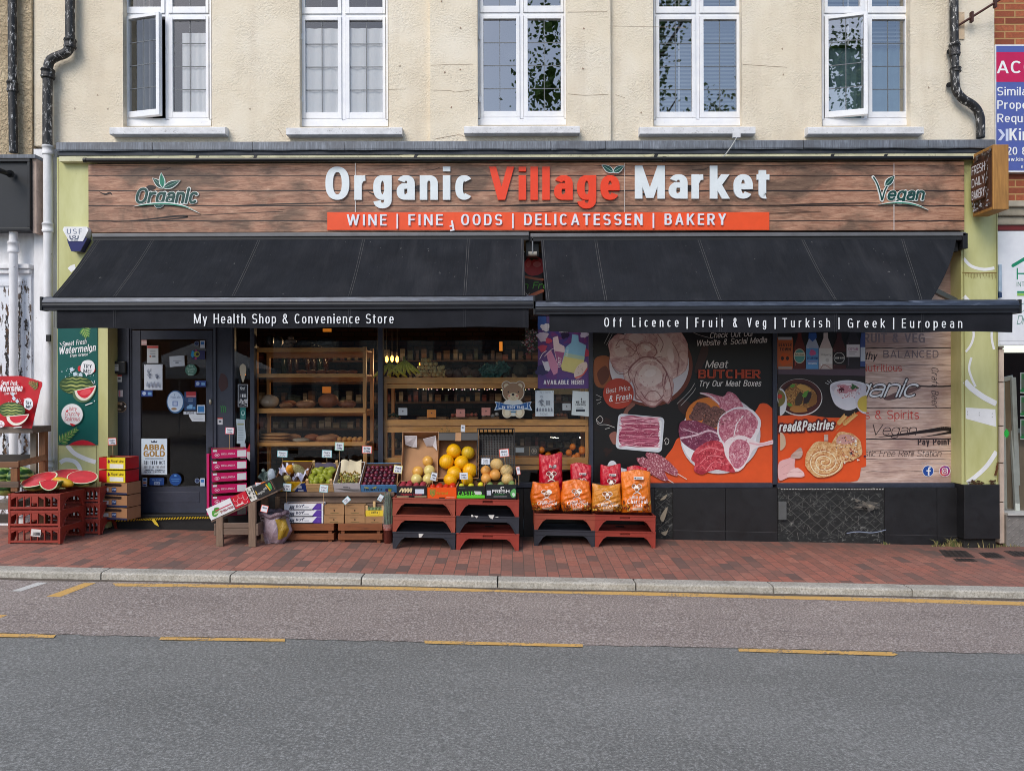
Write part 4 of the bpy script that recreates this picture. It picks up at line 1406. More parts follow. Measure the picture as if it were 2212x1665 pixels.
# awnings
CAN,VAL,RL=m_canvas(),m_valance(),m_rail()
YA0,YA1=-.20,-.95
def awning(lab,cx0,cx1,top,bot,bar,val,seams,by,vy,curl,words):
 t=thing("awning",lab,"awning",tuple(P((cx0+cx1)/2,510,YA0)))
 b=MB()
 xa,xb,z0,z1=box_at(cx0,502.5,cx1,511,YA0-.04)
 b.box(xa,xb,YA0-.04,-.10,z0,z1,col((112,112,114),.5,.15,5,metal=.3))
 b.box(xa,xb,YA0-.03,-.10,z0-.045,z0-.002,col((34,34,36),.5))
 b.build("cassette",t,bevel=.006)
 tl,tr_=P(top[0],512.5,YA0),P(top[1],512.5,YA0)
 bl,br=P(bot[0],by,YA1),P(bot[1],by,YA1)
 zt_,zb_=(tl.z+tr_.z)/2,(bl.z+br.z)/2
 def cloth(u,v,lift=0.0):
  x0,x1=tl.x+(bl.x-tl.x)*v,tr_.x+(br.x-tr_.x)*v
  if curl:
   x1=tr_.x+(br.x-tr_.x)*(v**1.15)
  x=x0+(x1-x0)*u
  y=YA0+(YA1-YA0)*v
  sag=.018*sin(pi*v)+.008*sin(u*9+v*3)*sin(pi*v)
  z=zt_+(zb_-zt_)*v-sag+lift
  if curl and u>.9:
   z-=((u-.9)/.1)**2*.06*sin(pi*min(1,v*.62))
  return Vector((x,y,z))
 b=MB()
 b.sheet(cloth,60,16,CAN)
 b.sheet(lambda u,v:cloth(1-u,v,-.004),60,16,CAN)
 cl=b.build("canopy",t)
 b=MB()
 TH=col((92,91,90),.9)
 for s0,s1 in seams:
  for d in(-2.2,2.2):
   xt,xb2=P(s0+d,512,YA0).x,P(s1+d,by,YA1).x
   pts=[]
   for k in range(17):
    v=k/16
    x0=tl.x+(bl.x-tl.x)*v
    x1=tr_.x+(br.x-tr_.x)*(v**1.15 if curl else v)
    x=xt+(xb2-xt)*v
    u=min(max((x-x0)/(x1-x0),0.002),.998)
    pts.append(cloth(u,v,.0025))
   for p0,p1 in zip(pts,pts[1:]):
    b.add([p0+Vector((-.0014,0,0)),p0+Vector((.0014,0,0)),p1+Vector((.0014,0,0)),p1+Vector((-.0014,0,0))],[(0,1,2,3)],TH)
 b.build("seam",cl)
 b=MB()
 xa,xb,z0,z1=box_at(*bar,YA1)
 zc2=(z0+z1)/2;h=(z1-z0)/2
 pr=[(.05,h),(.0,h*1.02),(-.045,h*.8),(-.06,h*.25),(-.063,h*.12),(-.056,h*.05),(-.06,-.3*h),(-.055,-.62*h),(-.05,-.66*h),(-.05,-h),(.05,-h)]
 ring=[Vector((xa,YA1+y+.05,zc2+z))for y,z in pr]
 b.prism(ring[:6]+[ring[0]+Vector((0,0,-h))],(xb-xa,0,0),RL)
 b.prism([ring[0]+Vector((0,0,-h*.98))]+ring[5:],(xb-xa,0,0),col((30,32,38),.4,.2))
 b.build("front_bar",t,bevel=.004)
 for s,x in((-1,xa),(1,xb)):
  b=MB()
  b.box(min(x,x+s*.022),max(x,x+s*.022),YA1-.012,YA1+.1,z0-.004,z1-.004,col((30,31,34),.45))
  b.build("end_cap",t,bevel=.004)
 xa,xb,z0,z1=box_at(*val,YA1)
 YV=YA1+.02
 def vf(u,v):
  x=xa+(xb-xa)*u
  return(x,YV+.006*sin(u*40)*(1-v)+.004*sin(u*17+1),z0+(z1-z0)*v+(.006*sin(u*23)if v<.01 else 0)+(.02*(max(0,.06-u)/.06)if v<.01 and curl else 0))
 b=Art(fmap=lambda px,py,o:Vector((P(px,py,YV-.012).x,YV-.012-o,P(px,py,YV-.012).z)))
 b.sheet(vf,140,3,VAL)
 b.sheet(lambda u,v:(Vector(vf(1-u,v))+Vector((0,.003,0))),140,3,VAL)
 vo=b.build("valance",t)
 b=Art(fmap=lambda px,py,o:Vector((P(px,py,YV-.012).x,YV-.0125-o,P(px,py,YV-.012).z)),step=.00004)
 for s0,s1 in seams:
  for d in(-2.5,2.5):
   b.line([(s1+d*.8,val[1]+1),(s1+d*.8,val[3]-1)],.55,(62,62,66),False,False)
 for w_,x0,y0,x1,cap,rot in words:
  b.text(w_,x0,y0,cap,(232,234,236),x1,w=.125,sp=.2 if len(words)==1 else .42,rot=rot,seg=5)
 b.build("lettering",vo)
 for px in(cx0+60,cx1-60):
  b=MB()
  A=P(px,545,-.16)
  s=1 if px<(cx0+cx1)/2 else-1
  if curl and s<0:
   b.bar(P(2064,650,-.30),P(2006,622,-.72),.04,.05,col((20,20,22),.4))
   b.build("folding_arm",t)
   continue
  B=A+Vector((s*.75,-.38,-.5));Cc=Vector((A.x+s*.1,YA1+.09,zb_-.09))
  b.bar(A,B,.04,.05,col((30,30,33),.4));b.bar(B,Cc,.035,.045,col((30,30,33),.4))
  b.build("folding_arm",t)
 return t
awning("black canvas awning lettered My Health Shop and Convenience Store, over the door",198,1143,(208,1131),(113,1135),(92,638.5,1152,668.5),(120,668,1142,708),[(217,120),(333,247),(562,503),(787,755),(1012,1004),(1128.5,1132)],640,690,False,[("My Health Shop & Convenience Store",419,698.8,850.5,20.8,0)])
aw2=awning("black canvas awning lettered Off Licence and European, over the butcher window",1146,2087,(1168,2065),(1179,2003),(1157,647.5,2201,677.5),(1187,677,2190,718),[(1171,1184),(1286,1309),(1508,1556),(1731,1805),(1948,1992)],649,700,True,[("Off Licence",1305,706.0,1466,20,.001),("|",1483,706.4,None,20,0),("Fruit & Veg",1502,706.6,1655,20,.001),("|",1673,707,None,20,0),("Turkish",1690,707.2,1793,20,.001),("|",1811,707.6,None,20,0),("Greek",1831,707.8,1912,20,.001),("|",1929,708.1,None,20,0),("European",1948,708.3,2078.5,20,.001)])
b=MB()
p=P(2085,520,-.2)
b.box(p.x-.05,p.x+.005,-.24,-.08,p.z-.09,p.z+.075,col((24,24,26),.5))
b.box(p.x-.16,p.x-.06,-.17,-.08,p.z-.11,p.z+.0,col((28,28,30),.5))
b.build("bracket",aw2,bevel=.004)
b=MB()
p=P(1150,530,-.16)
b.box(p.x-.07,p.x+.07,-.16,-.06,p.z-.12,p.z+.09,col((20,20,22),.4))
b.bar((p.x+.0,-.22,p.z+.1),(p.x+.0,-.22,p.z-.1),.015,.02,col((120,122,126),.4))
b.tube([(p.x-.045,-.2,p.z-.1),(p.x+.045,-.2,p.z-.1)],.028,col((150,146,138),.5),10)
b.build("gear_bracket",aw2,bevel=.003)

# pipes, alarm box, projecting sign
PIPE,PW=m_pipe(),m_oldwhite()
def collar(b,p,r,m,h=.035,ax=(0,0,1)):
 v=Vector(ax)*h
 b.tube([p-v,p-v*.6,p-v*.55,p+v*.55,p+v*.6,p+v],[r*1.16,r*1.3,r*1.18,r*1.18,r*1.3,r*1.16],m,14)
Y1=-.09
t=thing("drainpipe","cast iron downpipe with an S bend, black above and white below","pipe",tuple(on_ground(104,1140)))
b=MB()
pts=[P(*xy,Y1)for xy in spline([(151.5,-120),(151.5,60),(151.5,92),(149,106),(140,116),(122,123),(109,131),(104,145),(103,165),(102.5,240),(102.5,318)],5)]
b.tube(pts,.048,PIPE,16)
for xy,s in(((151.5,95),1.05),((103.5,160),1.15)):
 collar(b,P(*xy,Y1),.048*s,PIPE,.05)
b.build("upper_pipe",t)
b=MB()
b.tube([P(103.5,317,Y1),P(104,700,Y1),P(104.5,1060,Y1),P(104.5,1150,Y1)],.046,PW,16)
for py in(492,325,1000):
 collar(b,P(103.5,py,Y1),.047,PW,.05)
b.build("lower_pipe",t)
Y1=-.10
t=thing("drainpipe","straight downpipe at the left edge, mottled black above, white below","pipe",tuple(on_ground(28,1140)))
b=MB()
b.tube([P(26,-120,Y1),P(27,180,Y1),P(29,330,Y1)],.043,PIPE,16)
collar(b,P(27,188,Y1),.045,PIPE,.06)
b.build("upper_pipe",t)
b=MB()
b.tube([P(29,500,Y1),P(29.5,800,Y1),P(30,1150,Y1)],.043,PW,16)
collar(b,P(29,534,Y1),.046,PW,.06)
b.build("lower_pipe",t)
Y1=-.09
t=thing("drainpipe","black and white flaking downpipe bending right beside the brick building","pipe",tuple(P(2118,300,Y1)))
b=MB()
pts=[P(*xy,Y1)for xy in spline([(2060,-120),(2061,60),(2062,140),(2063,178),(2067,198),(2080,214),(2098,225),(2110,237),(2117,254),(2118,276),(2118,298)],5)]
b.tube(pts,.044,PIPE,16)
collar(b,P(2062,108,Y1),.046,PIPE,.07);collar(b,P(2064,152,Y1),.046,PIPE,.025)
b.build("pipe",t)
b=MB()
for xy in((2051,112),(2050,184)):
 p=P(*xy,-.05)
 b.tube([p,p+Vector((.06,-.03,0))],.016,col((26,25,26),.5),8);b.tube([P(*xy,-.02),P(*xy,-.06)],.028,col((26,25,26),.5),10)
b.build("wall_lug",t)
t=thing("iron_stay","thin rusty iron rod slanting up from the wall at the top right","stay rod",tuple(P(2072,50,-.02)))
b=MB()
A,B=P(2071,55,-.03),P(2172,-8,-.22)
b.tube([A,B],.013,col((78,46,40),.6),8)
for f in(.28,.78):
 c=A.lerp(B,f)
 b.box(c.x-.012,c.x+.012,c.y-.02,c.y+.02,c.z-.055,c.z+.055,col((70,42,38),.6))
b.build("rod",t)
b=MB()
xa,xb,z0,z1=box_at(2071,27,2083,85,-.008)
b.box(xa,xb,-.012,-.001,z0,z1,col((214,190,160),.8,.2,6,wear=.6))
b.build("wall_plate",t)
t=thing("alarm_box","white and navy burglar alarm box lettered USF on the lime pilaster","alarm box",tuple(P(163,543,-.12)))
b=Art(-.20,step=.0004)
def hexa(pts,y0,y1,m):
 b.prism([P(x,y,y1)for x,y in reversed(pts)],(0,y0-y1,0),m)
hexa([(138,490),(188,490),(191,497),(179,521),(149,521),(135.5,497)],-.11,-.20,col((232,232,234),.35))
b.build("casing",t,bevel=.01)
b=Art(-.20,step=.0004)
hexa([(149,521.5),(179,521.5),(186,513),(188,516),(173,543),(154,543),(146,523),(145,515)],-.112,-.195,col((26,30,92),.3))
b.build("strobe_lens",t,bevel=.006)
b=Art(-.2005,step=.0003)
b.text("USF",144.5,505.5,11,(96,108,134),177,w=.15,sp=.4)
b.ell2(160,511.5,4,3.4,(70,82,108));b.ell2(160,511.5,1.8,2,(226,228,230))
for s in(-1,1):
 b.line([(160+s*3,516.5),(160+s*8,515.5),(160+s*9,510)],2.2,(70,82,108))
b.text("Intruder &",153,521.5-3,2.2,(120,128,144),168);b.text("Fire Alarms",153,521.0,2.2,(120,128,144),168)
b.build("lettering",t)
t=thing("projecting_sign","wooden box sign reading Fresh Daily Bakery, sticking out beside the brick building","sign",tuple(P(2122,460,-.3)))
X0=P(2101,398,-.15).x
s_=(P(2178,380,-.48).x-P(2144,380,-.48).x)
zt_,zb_=P(2144,313,-.48).z,P(2144,453,-.48).z
gold=m_wood((168,120,60),"golden varnished sign wood",axis='z',dark=.25)
b=MB()
b.box(X0,X0+s_,-.49,-.15,zb_,zt_,gold)
b.box(X0+.02,X0+s_-.02,-.15,-.05,zb_+.15,zb_+.2,col((44,40,38),.5));b.box(X0+.02,X0+s_-.02,-.15,-.05,zt_-.2,zt_-.15,col((44,40,38),.5))
b.build("sign_box",t,bevel=.006)
def smap(px,py,o):
 return Vector((X0-o,-.16-.32*px/100,zt_-.02-(zt_-zb_-.04)*py/100))
a=Art(fmap=smap,step=.0004,off=.0006)
a.rect(3,2,97,98,m_wood((96,62,44),"dark printed sign wood",axis='z'))
for k in range(34):
 a.ell2(q.uniform(6,94),q.uniform(3,16),q.uniform(3,7),q.uniform(1,3),q.choice([(54,36,30),(120,112,108),(70,48,38)]),wob=.3,seed=k)
for k in range(40):
 a.ell2(q.uniform(6,94),q.uniform(82,97),q.uniform(2,6),q.uniform(1,2.4),q.choice([(54,36,30),(176,180,186),(90,84,82)]),wob=.3,seed=k)
for k in range(20):
 a.ell2(q.uniform(80,95),q.uniform(16,82),q.uniform(1,3),q.uniform(1,3),(150,148,150),wob=.3,seed=k)
a.rect(8,18,82,80,(84,54,40))
for w_,y in(("FRESH",35),("DAILY",56),("BAKERY",77)):
 a.text(w_,12,y,14.5,(226,228,230),80,w=.16,sp=.12,seg=4)
a.build("sign_face",t)

# neighbour on the left
t=NL=thing("neighbour_shop","rough rendered neighbour at the left edge with a dark sign and peeling white shutter","building",tuple(P(0,1140,.1)))
b=MB()
xa,xb=P(-400,200,0).x,P(73,200,0).x-.004
b.box(xa,xb,-.03,.3,P(0,338,0).z,P(0,-330,0).z,m_pebble())
b.build("upper_wall",t)
b=MB()
b.box(xa,xb,.03,.3,-.1,P(0,338,.03).z-.002,m_oldwhite())
b.build("lower_wall",t)
b=MB()
z0,z1=P(0,582,0).z,P(0,572,0).z
b.box(xa,P(70,600,0).x,-.06,.03,z0,z1,m_oldwhite());b.box(xa,P(68,600,0).x,-.035,.03,z0-.05,z0-.002,m_oldwhite())
b.build("cornice",t,bevel=.008)
b=MB()
x1=P(70,900,.02).x;z0,z1=gz(-5.5,0)+.1,P(0,590,.02).z
b.box(xa,x1,.0,.03,z0,z1,m_peel())
xq=P(50,900,.02).x
b.box(xa,xq,-.012,0,P(0,618,0).z,P(0,608,0).z,m_peel());b.box(xq,xq+.03,-.012,0,z0,P(0,608,0).z,m_peel())
pq=Art(-.0,step=.0004,off=.0006)
rp=random.Random(2)
for px,y0,y1,n in((16,655,820,26),(43,655,820,24),(60,690,750,7),(12,930,1010,12),(56,940,1000,8)):
 for k in range(n):
  pq.ell2(px+rp.gauss(0,2.2),y0+(y1-y0)*(k+.5)/n,rp.uniform(1.2,3.2),rp.uniform(3,8),rp.choice([(36,30,27),(58,44,34),(92,66,46),(44,38,36)]),wob=.3,seed=k)
b.absorb(pq).build("shutter",t)
b=MB()
x0,x1_,z0,z1=box_at(-300,345,67,499,-.16)
b.box(x0,x1_,-.15,-.03,z0,z1,col((34,37,42),.5,.15,3))
for r in((x0,x1_,z1-.03,z1),(x0,x1_,z0,z0+.03)):
 b.box(r[0],r[1],-.18,-.15,r[2],r[3],col((24,25,28),.4))
b.box(x1_-.03,x1_,-.18,-.15,z0+.032,z1-.032,col((24,25,28),.4))
tag(b.build("shop_sign",bevel=.004),"blank dark grey shop sign board cut off at the left edge","sign")
b=MB()
b.box(x1_+.004,x1_+.045,-.14,.02,z0-.02,z1+.04,col((186,164,150),.7,.2,6,wear=.4))
b.box(xa,x1_+.05,-.17,.02,z1+.012,z1+.05,m_lead())
b.build("sign_surround",t)
t=thing("sign_lamp","black tubular arm of a sign lamp over the dark board","lamp",tuple(P(0,360,-.3)))
b=MB()
b.tube([P(-60,340,-.5),P(-8,366,-.42),P(8,372,-.38),P(21,376,-.19)],[.028,.028,.026,.022],col((22,22,24),.4),12)
b.build("arm",t)
b=MB();b.tube([P(22,376,-.2),P(22,376,-.181)],.04,col((22,22,24),.4),14);b.build("wall_plate",t)
b=MB()
xa_,xb_,z0,z1=box_at(104,723.5,113,738,-.12)
b.box(xa_,xb_,-.16,-.135,z0,z1,col((26,26,28),.6))
tag(b.build("clip",bevel=.003),"small black square clip on the white downpipe below the awning bar","clip")

# neighbour on the right
t=NR=thing("brick_building","red brick building at the right edge with a stone cornice and dark shop window","building",tuple(P(2300,1180,.1)))
b=MB()
x0=P(2148,150,0).x+.012;x1=x0+3.5
YN=.06
b.box(x0,x1,YN,.4,P(2200,440,YN).z,P(2200,-330,YN).z,m_brick())
b.build("brick_wall",t)
b=MB()
zs=[P(2180,y,YN).z for y in(439,452,470,488)]
b.box(x0+.01,x1,-.06,.3,zs[1],zs[0],col((176,168,152),.9,.2,8,bump=.4));b.box(x0+.01,x1,-.03,.3,zs[2],zs[1]-.002,col((158,150,134),.9,.2,8,bump=.4));b.box(x0+.01,x1,-.0,.3,zs[3],zs[2]-.002,col((166,158,142),.9,.2,8,bump=.4))
b.build("stone_cornice",t,bevel=.01)
b=MB()
b.box(x0+.02,x1,.02,.3,P(2180,497,.02).z,zs[3]-.002,col((112,34,32),.5))
b.build("red_strip",t)
b=MB()
zj=[1.652-(y-CY)*D/K for y in(750,757,830,925,1005,1090,1180)]
xa_,xb_=P(2157.5,900,.04).x,P(2168,900,.04).x
for k in range(len(zj)-1):
 b.box(xa_,xb_,.03,.3,zj[k+1]+.012,zj[k]-.0,col((206,186,170),.8,.15,5))
 b.box(xa_+.004,xb_-.004,.045,.3,zj[k+1]-.001,zj[k+1]+.0118,col((120,96,78),.8))
b.build("stone_jamb",t,bevel=.004)
b=MB()
b.box(xb_,x1,.0,.3,gz(5.5,0)-.1,P(2190,1112,0).z,col((128,124,120),.6,.2,12))
zt_=P(2190,1112,0).z
b.box(xb_,x1,-.03,.3,zt_,zt_+.025,col((190,190,186),.5))
for k in range(14):
 for j in range(9):
  if(k+j)%2==0:
   p=Vector((xb_+.03+k*.045,-.001,zt_-.05-j*.035))
   b.bar(p+Vector((-.012,-.002,-.010)),p+Vector((.012,-.002,.010)),.006,.006,col((150,146,140),.45),up=(0,1,0))
b.build("checker_plate",t)
b=MB()
b.box(xb_,x1,1.4,1.5,zt_,P(2190,750,0).z,col((20,19,20),.9))
b.build("back_wall",t)
b=MB()
b.add([(xb_,.15,zt_),(x1,.15,zt_),(x1,.15,P(2190,750,0).z),(xb_,.15,P(2190,750,0).z)],[(0,1,2,3)],m_glass("shop window glass",.045))
b.build("display_window",t)
for nm,pts,th in(("narrow frame leaning at the back",[(2164,820,.38),(2188,815,.30),(2200,1125,.2),(2170,1135,.26)],.02),("wide frame at the front",[(2187,930,.3),(2240,930,.3),(2250,1140,.12),(2199,1140,.12)],.02)):
 w=[P(x,y,Y)for x,y,Y in pts]
 T=thing("picture_frame","pale empty %s in the right-hand shop window"%nm,"frame",tuple(w[3]))
 b=MB()
 for p0,p1 in zip(w,w[1:]+w[:1]):
  b.bar(p0,p1,.05,.03,col((196,200,190),.5),up=(0,1,0))
 b.build("frame",T)
 b=MB()
 b.add([p+Vector((0,.012,0))for p in w],[(3,2,1,0)],col((136,120,96),.7,.15,3))
 b.build("backing_board",T)
for k,y in enumerate((805,855,905)):
 a=Art(.17,step=.0006)
 a.rect(2204,y,2235,y+44,(226,230,226));a.rect(2206,y+2,2233,y+42,(74,132,84));a.rect(2206,y+14,2233,y+32,(110,122,104));a.rect(2204,y+37,2235,y+41,(36,168,84))
 tag(a.build("house_card"),"%s property card in the right-hand shop window"%("top green","middle green","bottom green")[k],"card","property cards in the window")
a=Art(.14,step=.0006)
a.poly([(2174+(7 if k%2 else 4.2)*cos(2*pi*k/20),936+(11 if k%2 else 7)*sin(2*pi*k/20))for k in range(20)],(44,186,70))
tag(a.build("sticker"),"small green starburst sticker on the right-hand shop window","sticker")
YQ=.0
t=thing("estate_sign","blue and magenta letting board fixed to the red brick wall","sign",tuple(P(2250,375,YQ)))
a=Art(YQ,step=.0004)
xa_,xb_,z0,z1=box_at(2150.5,96.5,2420,372,YQ)
a.box(xa_,xb_,YQ,YN-.002,z0,z1,(lambda c:col(c,.4))((228,230,236)))
a.rect(2152,100,2418,369,(84,98,168));a.rect(2152,113,2418,177.5,(196,24,84))
a.build("sign_board",t)
a=Art(YQ,step=.0003,off=.0015)
a.text("ACQUIRED",2153,159,27,WHITE,w=.19,sp=.16,cond=1.6)
for w_,y in(("Similar",207),("Properties",236),("Required",265)):
 a.text(w_,2154,y,18.5,WHITE,w=.16,sp=.14,cond=1.35)
a.poly([(2155,280),(2162,280),(2171,292),(2162,304),(2155,304),(2164,292)],(206,214,240));a.rect(2172,279,2178,305,(206,214,240))
a.text("Kings",2180,304,26,WHITE,w=.19,sp=.12,cond=1.2)
a.text("020 8",2162,335,17,WHITE,w=.17,sp=.14,cond=1.2)
a.text("www.kings",2164,349,9,WHITE,w=.16,sp=.14,cond=1.3)
a.text("@",2205,364,7,WHITE,w=.13)
a.build("lettering",t)
YQ=-.02
t=thing("shop_sign","white neighbouring shop sign with a green house outline, cut off at the right edge","sign",tuple(P(2250,745,YQ)))
a=Art(YQ,step=.0004)
xa_,xb_,z0,z1=box_at(2155.5,499,2420,745,YQ)
a.box(xa_,xb_,YQ,.1,z0,z1,(lambda c:col(c,.4,.05))((232,234,240)))
a.line([(2158,736),(2300,736)],.8,(170,174,180),False)
a.build("sign_board",t)
GR=(20,138,100)
a=Art(YQ,step=.0003,off=.001)
a.line([(2188,574),(2225,552)],7,GR,False);a.text("HOME",2196,604,25,GR,w=.11,cond=1.5);a.text("INTERIORS",2196,619,10,(60,130,110),w=.1,cond=1.2)
a.rect(2197,629,2300,633,GR);a.rect(2197,634,2300,639,(142,196,80))
a.text("Coffee",2201,674,19,(70,134,118),w=.06,script=True);a.text("Drinks",2196,700,19,(70,134,118),w=.06,script=True)
a.build("lettering",t)
b=MB()
xa_,xb_,z0,z1=box_at(2153.5,572,2159.5,632,-.06)
b.box(xa_,xb_,-.1,-.021,z0,z1,col((158,178,196),.4))
b.box(xa_-.001,xb_+.001,-.101,-.021,z0-.06,z0-.002,col((40,60,92),.4))
tag(b.build("alarm_box",bevel=.008),"pale blue alarm box on the white sign beside the lime pilaster","alarm box")

# pavement details
for k,(pts,lab)in enumerate((([(2028,1188),(2086,1190),(2106,1204),(2042,1203)],"large dark inspection cover in the pavers by the weeds"),([(2058,1206),(2102,1207),(2112,1213),(2066,1212)],"small dark inspection cover nearest the kerb"),([(2114,1194),(2155,1195),(2172,1205),(2130,1205)],"dark inspection cover below the black pier"),([(2168,1190),(2230,1192),(2250,1203),(2190,1201)],"dark inspection cover cut off at the right edge"))):
 w=[on_ground(x,y)+Vector((0,0,.004))for x,y in pts]
 b=MB()
 b.prism(list(reversed(w)),(0,0,-.02),col((62,54,50),.7,.3,20,bump=.5))
 c=sum(w,Vector())/4
 for f in(.2,.4,.6,.8):
  b.bar(w[0].lerp(w[1],f)*.96+c*.04+Vector((0,0,.001)),w[3].lerp(w[2],f)*.96+c*.04+Vector((0,0,.001)),.02,.004,col((48,42,40),.7))
 tag(b.build("manhole_cover"),lab,"manhole cover","inspection covers in the pavement")
def weeds(px,py,n,r,h,lab,seed,Y=None):
 qq=random.Random(seed)
 c=on_ground(px,py)
 b=MB()
 gs=[col(k,.7)for k in((92,100,56),(112,114,68),(150,136,92),(122,108,70))]
 for k in range(n):
  x,y=c.x+qq.gauss(0,r),c.y+qq.gauss(0,r*.22)
  z=gz(x,y)
  hh=h*qq.uniform(.4,1.1)*max(.3,1-abs(x-c.x)/(2.6*r))
  a=qq.uniform(0,6.28);l=hh*qq.uniform(.3,1.1)
  dx,dy=cos(a)*l,sin(a)*l*.6
  w=qq.uniform(.003,.006)
  m1,m2=Vector((x+dx*.35,y+dy*.35,z+hh*.7)),Vector((x+dx,y+dy,z+hh*qq.uniform(.6,1)))
  b.add([(x-w,y,z),(x+w,y,z),m1+Vector((w*.8,0,0)),m1-Vector((w*.8,0,0)),m2],[(0,1,2,3),(3,2,4)],qq.choice(gs))
 tag(b.build("weed_clump"),lab,"weeds")
weeds(2106,1180,380,.11,.15,"green grassy weeds growing under the black pier",1)
weeds(2056,1180,60,.05,.12,"thin straggly weed at the corner of the last black tile",2)
weeds(2024,1180,26,.03,.09,"small dry weed tuft in front of the black tiles",3)
weeds(1912,1176,16,.03,.05,"tiny dry weed sprout at the foot of the scraped tiles",4)
weeds(2180,1180,40,.1,.05,"low weeds below the checker plate of the brick building",5)

# posters in the windows
YO=YS-.006
def poster_obj(name,lab,cat,draw,Y=YO,back=None,backc=(235,236,236),step=.00012):
 a=Art(Y,step=step)
 if back:
  x0,x1,z0,z1=box_at(*back,Y)
  a.box(x0,x1,Y-.0004,Y+.002,z0,z1,col(backc,.4,.05)if isinstance(backc,tuple)else backc)
  a.off=.0006
 draw(a)
 return tag(a.build(name),lab,cat)
CR=(226,220,214)
def meat(a):
 ORG=(226,88,40)
 q=random.Random(5)
 for k in range(26):
  a.ell2(q.uniform(1284,1480),q.uniform(720,980),q.uniform(3,12),q.uniform(2,9),q.choice([(34,24,22),(44,26,22),(30,26,26)]),rot=q.uniform(0,180),wob=.3,seed=k)
 a.blob([(1283,780),(1300,768),(1318,774),(1322,800),(1316,830),(1300,838),(1284,826)],(148,84,46));a.blob([(1290,806),(1308,790),(1316,812),(1300,832)],(96,48,30))
 a.blob([(1344,900),(1362,868),(1372,874),(1356,892),(1366,918),(1352,960),(1346,952),(1356,924)],(132,84,70));a.blob([(1316,940),(1330,932),(1336,950),(1326,960)],(150,96,84))
 for pts in([(1500,800),(1520,740),(1530,760),(1512,800)],[(1470,860),(1500,880),(1490,900),(1466,884)],[(1506,860),(1530,850),(1540,868),(1515,884)]):
  a.blob(pts,(62,36,32))
 a.poly(spline([(1420,1044.5),(1424,1020),(1436,990),(1452,968),(1462,948),(1475,944)],6)+[(1667,1040)]+[(1669,1044.5)],ORG)
 a.poly(spline([(1475,944),(1560,930),(1620,900),(1634,884),(1642,872),(1656,872),(1668,882)],6)+[(1668,1044.5),(1475,1044.5)],ORG)
 a.poly([(1395,1044.5),(1400,1034),(1425,1008),(1560,1000),(1668,1000),(1668,1044.5)],ORG)
 a.ell2(1405,790,91,88,(112,54,38),a0=0,a1=360,n=48);a.ell2(1402,787,86,84,(210,204,206),n=48)
 M=m_chicken()
 E0=a.ell2
 def ck(cx,cy,rx,ry,c,**k):
  if c is M:E0(cx,cy,rx+.8,ry+.8,(168,116,112),**k)
  E0(cx,cy,rx,ry,c,**k)
  if c is M:E0(cx-rx*.2,cy-ry*.25,rx*.5,ry*.42,(228,204,194),**k)
 a.ell2=ck
 a.ell2(1440,764,46,62,M,rot=8,wob=.05);a.ell2(1350,765,34,44,M,rot=-30,wob=.06,seed=2);a.ell2(1382,738,36,26,M,wob=.06,seed=3)
 SH=(150,96,96)
 for pts in([(1330,752),(1352,744),(1372,760)],[(1390,752),(1404,772),(1430,770)],[(1352,790),(1368,800),(1360,820)]):
  a.line(pts,1.6,SH)
 a.ell2(1398,756,22,17,M,rot=40,wob=.05,seed=5);a.line([(1380,772),(1392,776),(1412,770)],1.4,SH)
 a.blob([(1362,818),(1356,800),(1370,782),(1390,770),(1416,774),(1436,796),(1446,820),(1452,852),(1444,872),(1430,866),(1414,880),(1396,876),(1384,866),(1372,862),(1370,840)],(164,114,110));a.blob([(1365,818),(1360,802),(1372,785),(1391,773),(1415,777),(1433,797),(1443,820),(1449,851),(1442,868),(1430,863),(1414,876),(1397,872),(1386,863),(1375,859),(1373,840)],M);E0(1404,812,26,24,(230,208,198),wob=.05)
 a.line([(1370,796),(1386,782),(1410,778),(1430,790)],2.0,(236,216,206));a.line([(1384,846),(1398,864),(1420,866),(1436,850)],2.2,SH);a.line([(1440,806),(1436,830),(1446,856)],2.4,(140,84,88));a.line([(1370,840),(1378,856),(1394,872)],1.8,SH)
 a.ell2(1356,812,9,16,M,rot=-20,wob=.08);a.ell2(1444,838,10,22,M,rot=10,wob=.06)
 a.ell2=E0
 CL,CD=(236,216,208),(186,136,132)
 for x,y,rx,ry in((1440,770,38,50),(1350,768,26,36),(1404,816,34,40),(1386,742,28,18)):
  a.flecks(x,y,rx,ry,44,[CL,CD,(214,172,164),(224,190,180)],.7,2.6,int(x),.45)
 SD=(146,92,90)
 for pts,w in(([(1362,822),(1357,802),(1371,783),(1391,771),(1416,775),(1436,797),(1446,822),(1451,852),(1443,870)],1.7),([(1371,842),(1374,860),(1390,868),(1398,876),(1414,879),(1430,866)],1.7),([(1390,862),(1402,846),(1418,846),(1430,862)],1.5),([(1376,800),(1370,822),(1378,842)],1.3),([(1434,806),(1430,828),(1438,846)],1.3),([(1380,768),(1374,752),(1388,740),(1408,744),(1418,760),(1410,772)],1.4),([(1330,748),(1340,734),(1360,736),(1374,750),(1366,768),(1348,770)],1.4),([(1322,790),(1334,806),(1352,806),(1364,792)],1.4),([(1420,722),(1432,742),(1426,760)],1.3),([(1452,740),(1466,770),(1462,810)],1.3)):
  a.line(pts,w,SD)
 a.ell2(1404,806,13,8,(240,222,214),rot=-15);a.ell2(1398,752,8,5,(240,222,214),rot=30);a.ell2(1346,748,8,5,(238,218,210));a.ell2(1448,768,7,16,(236,214,206),rot=-10)
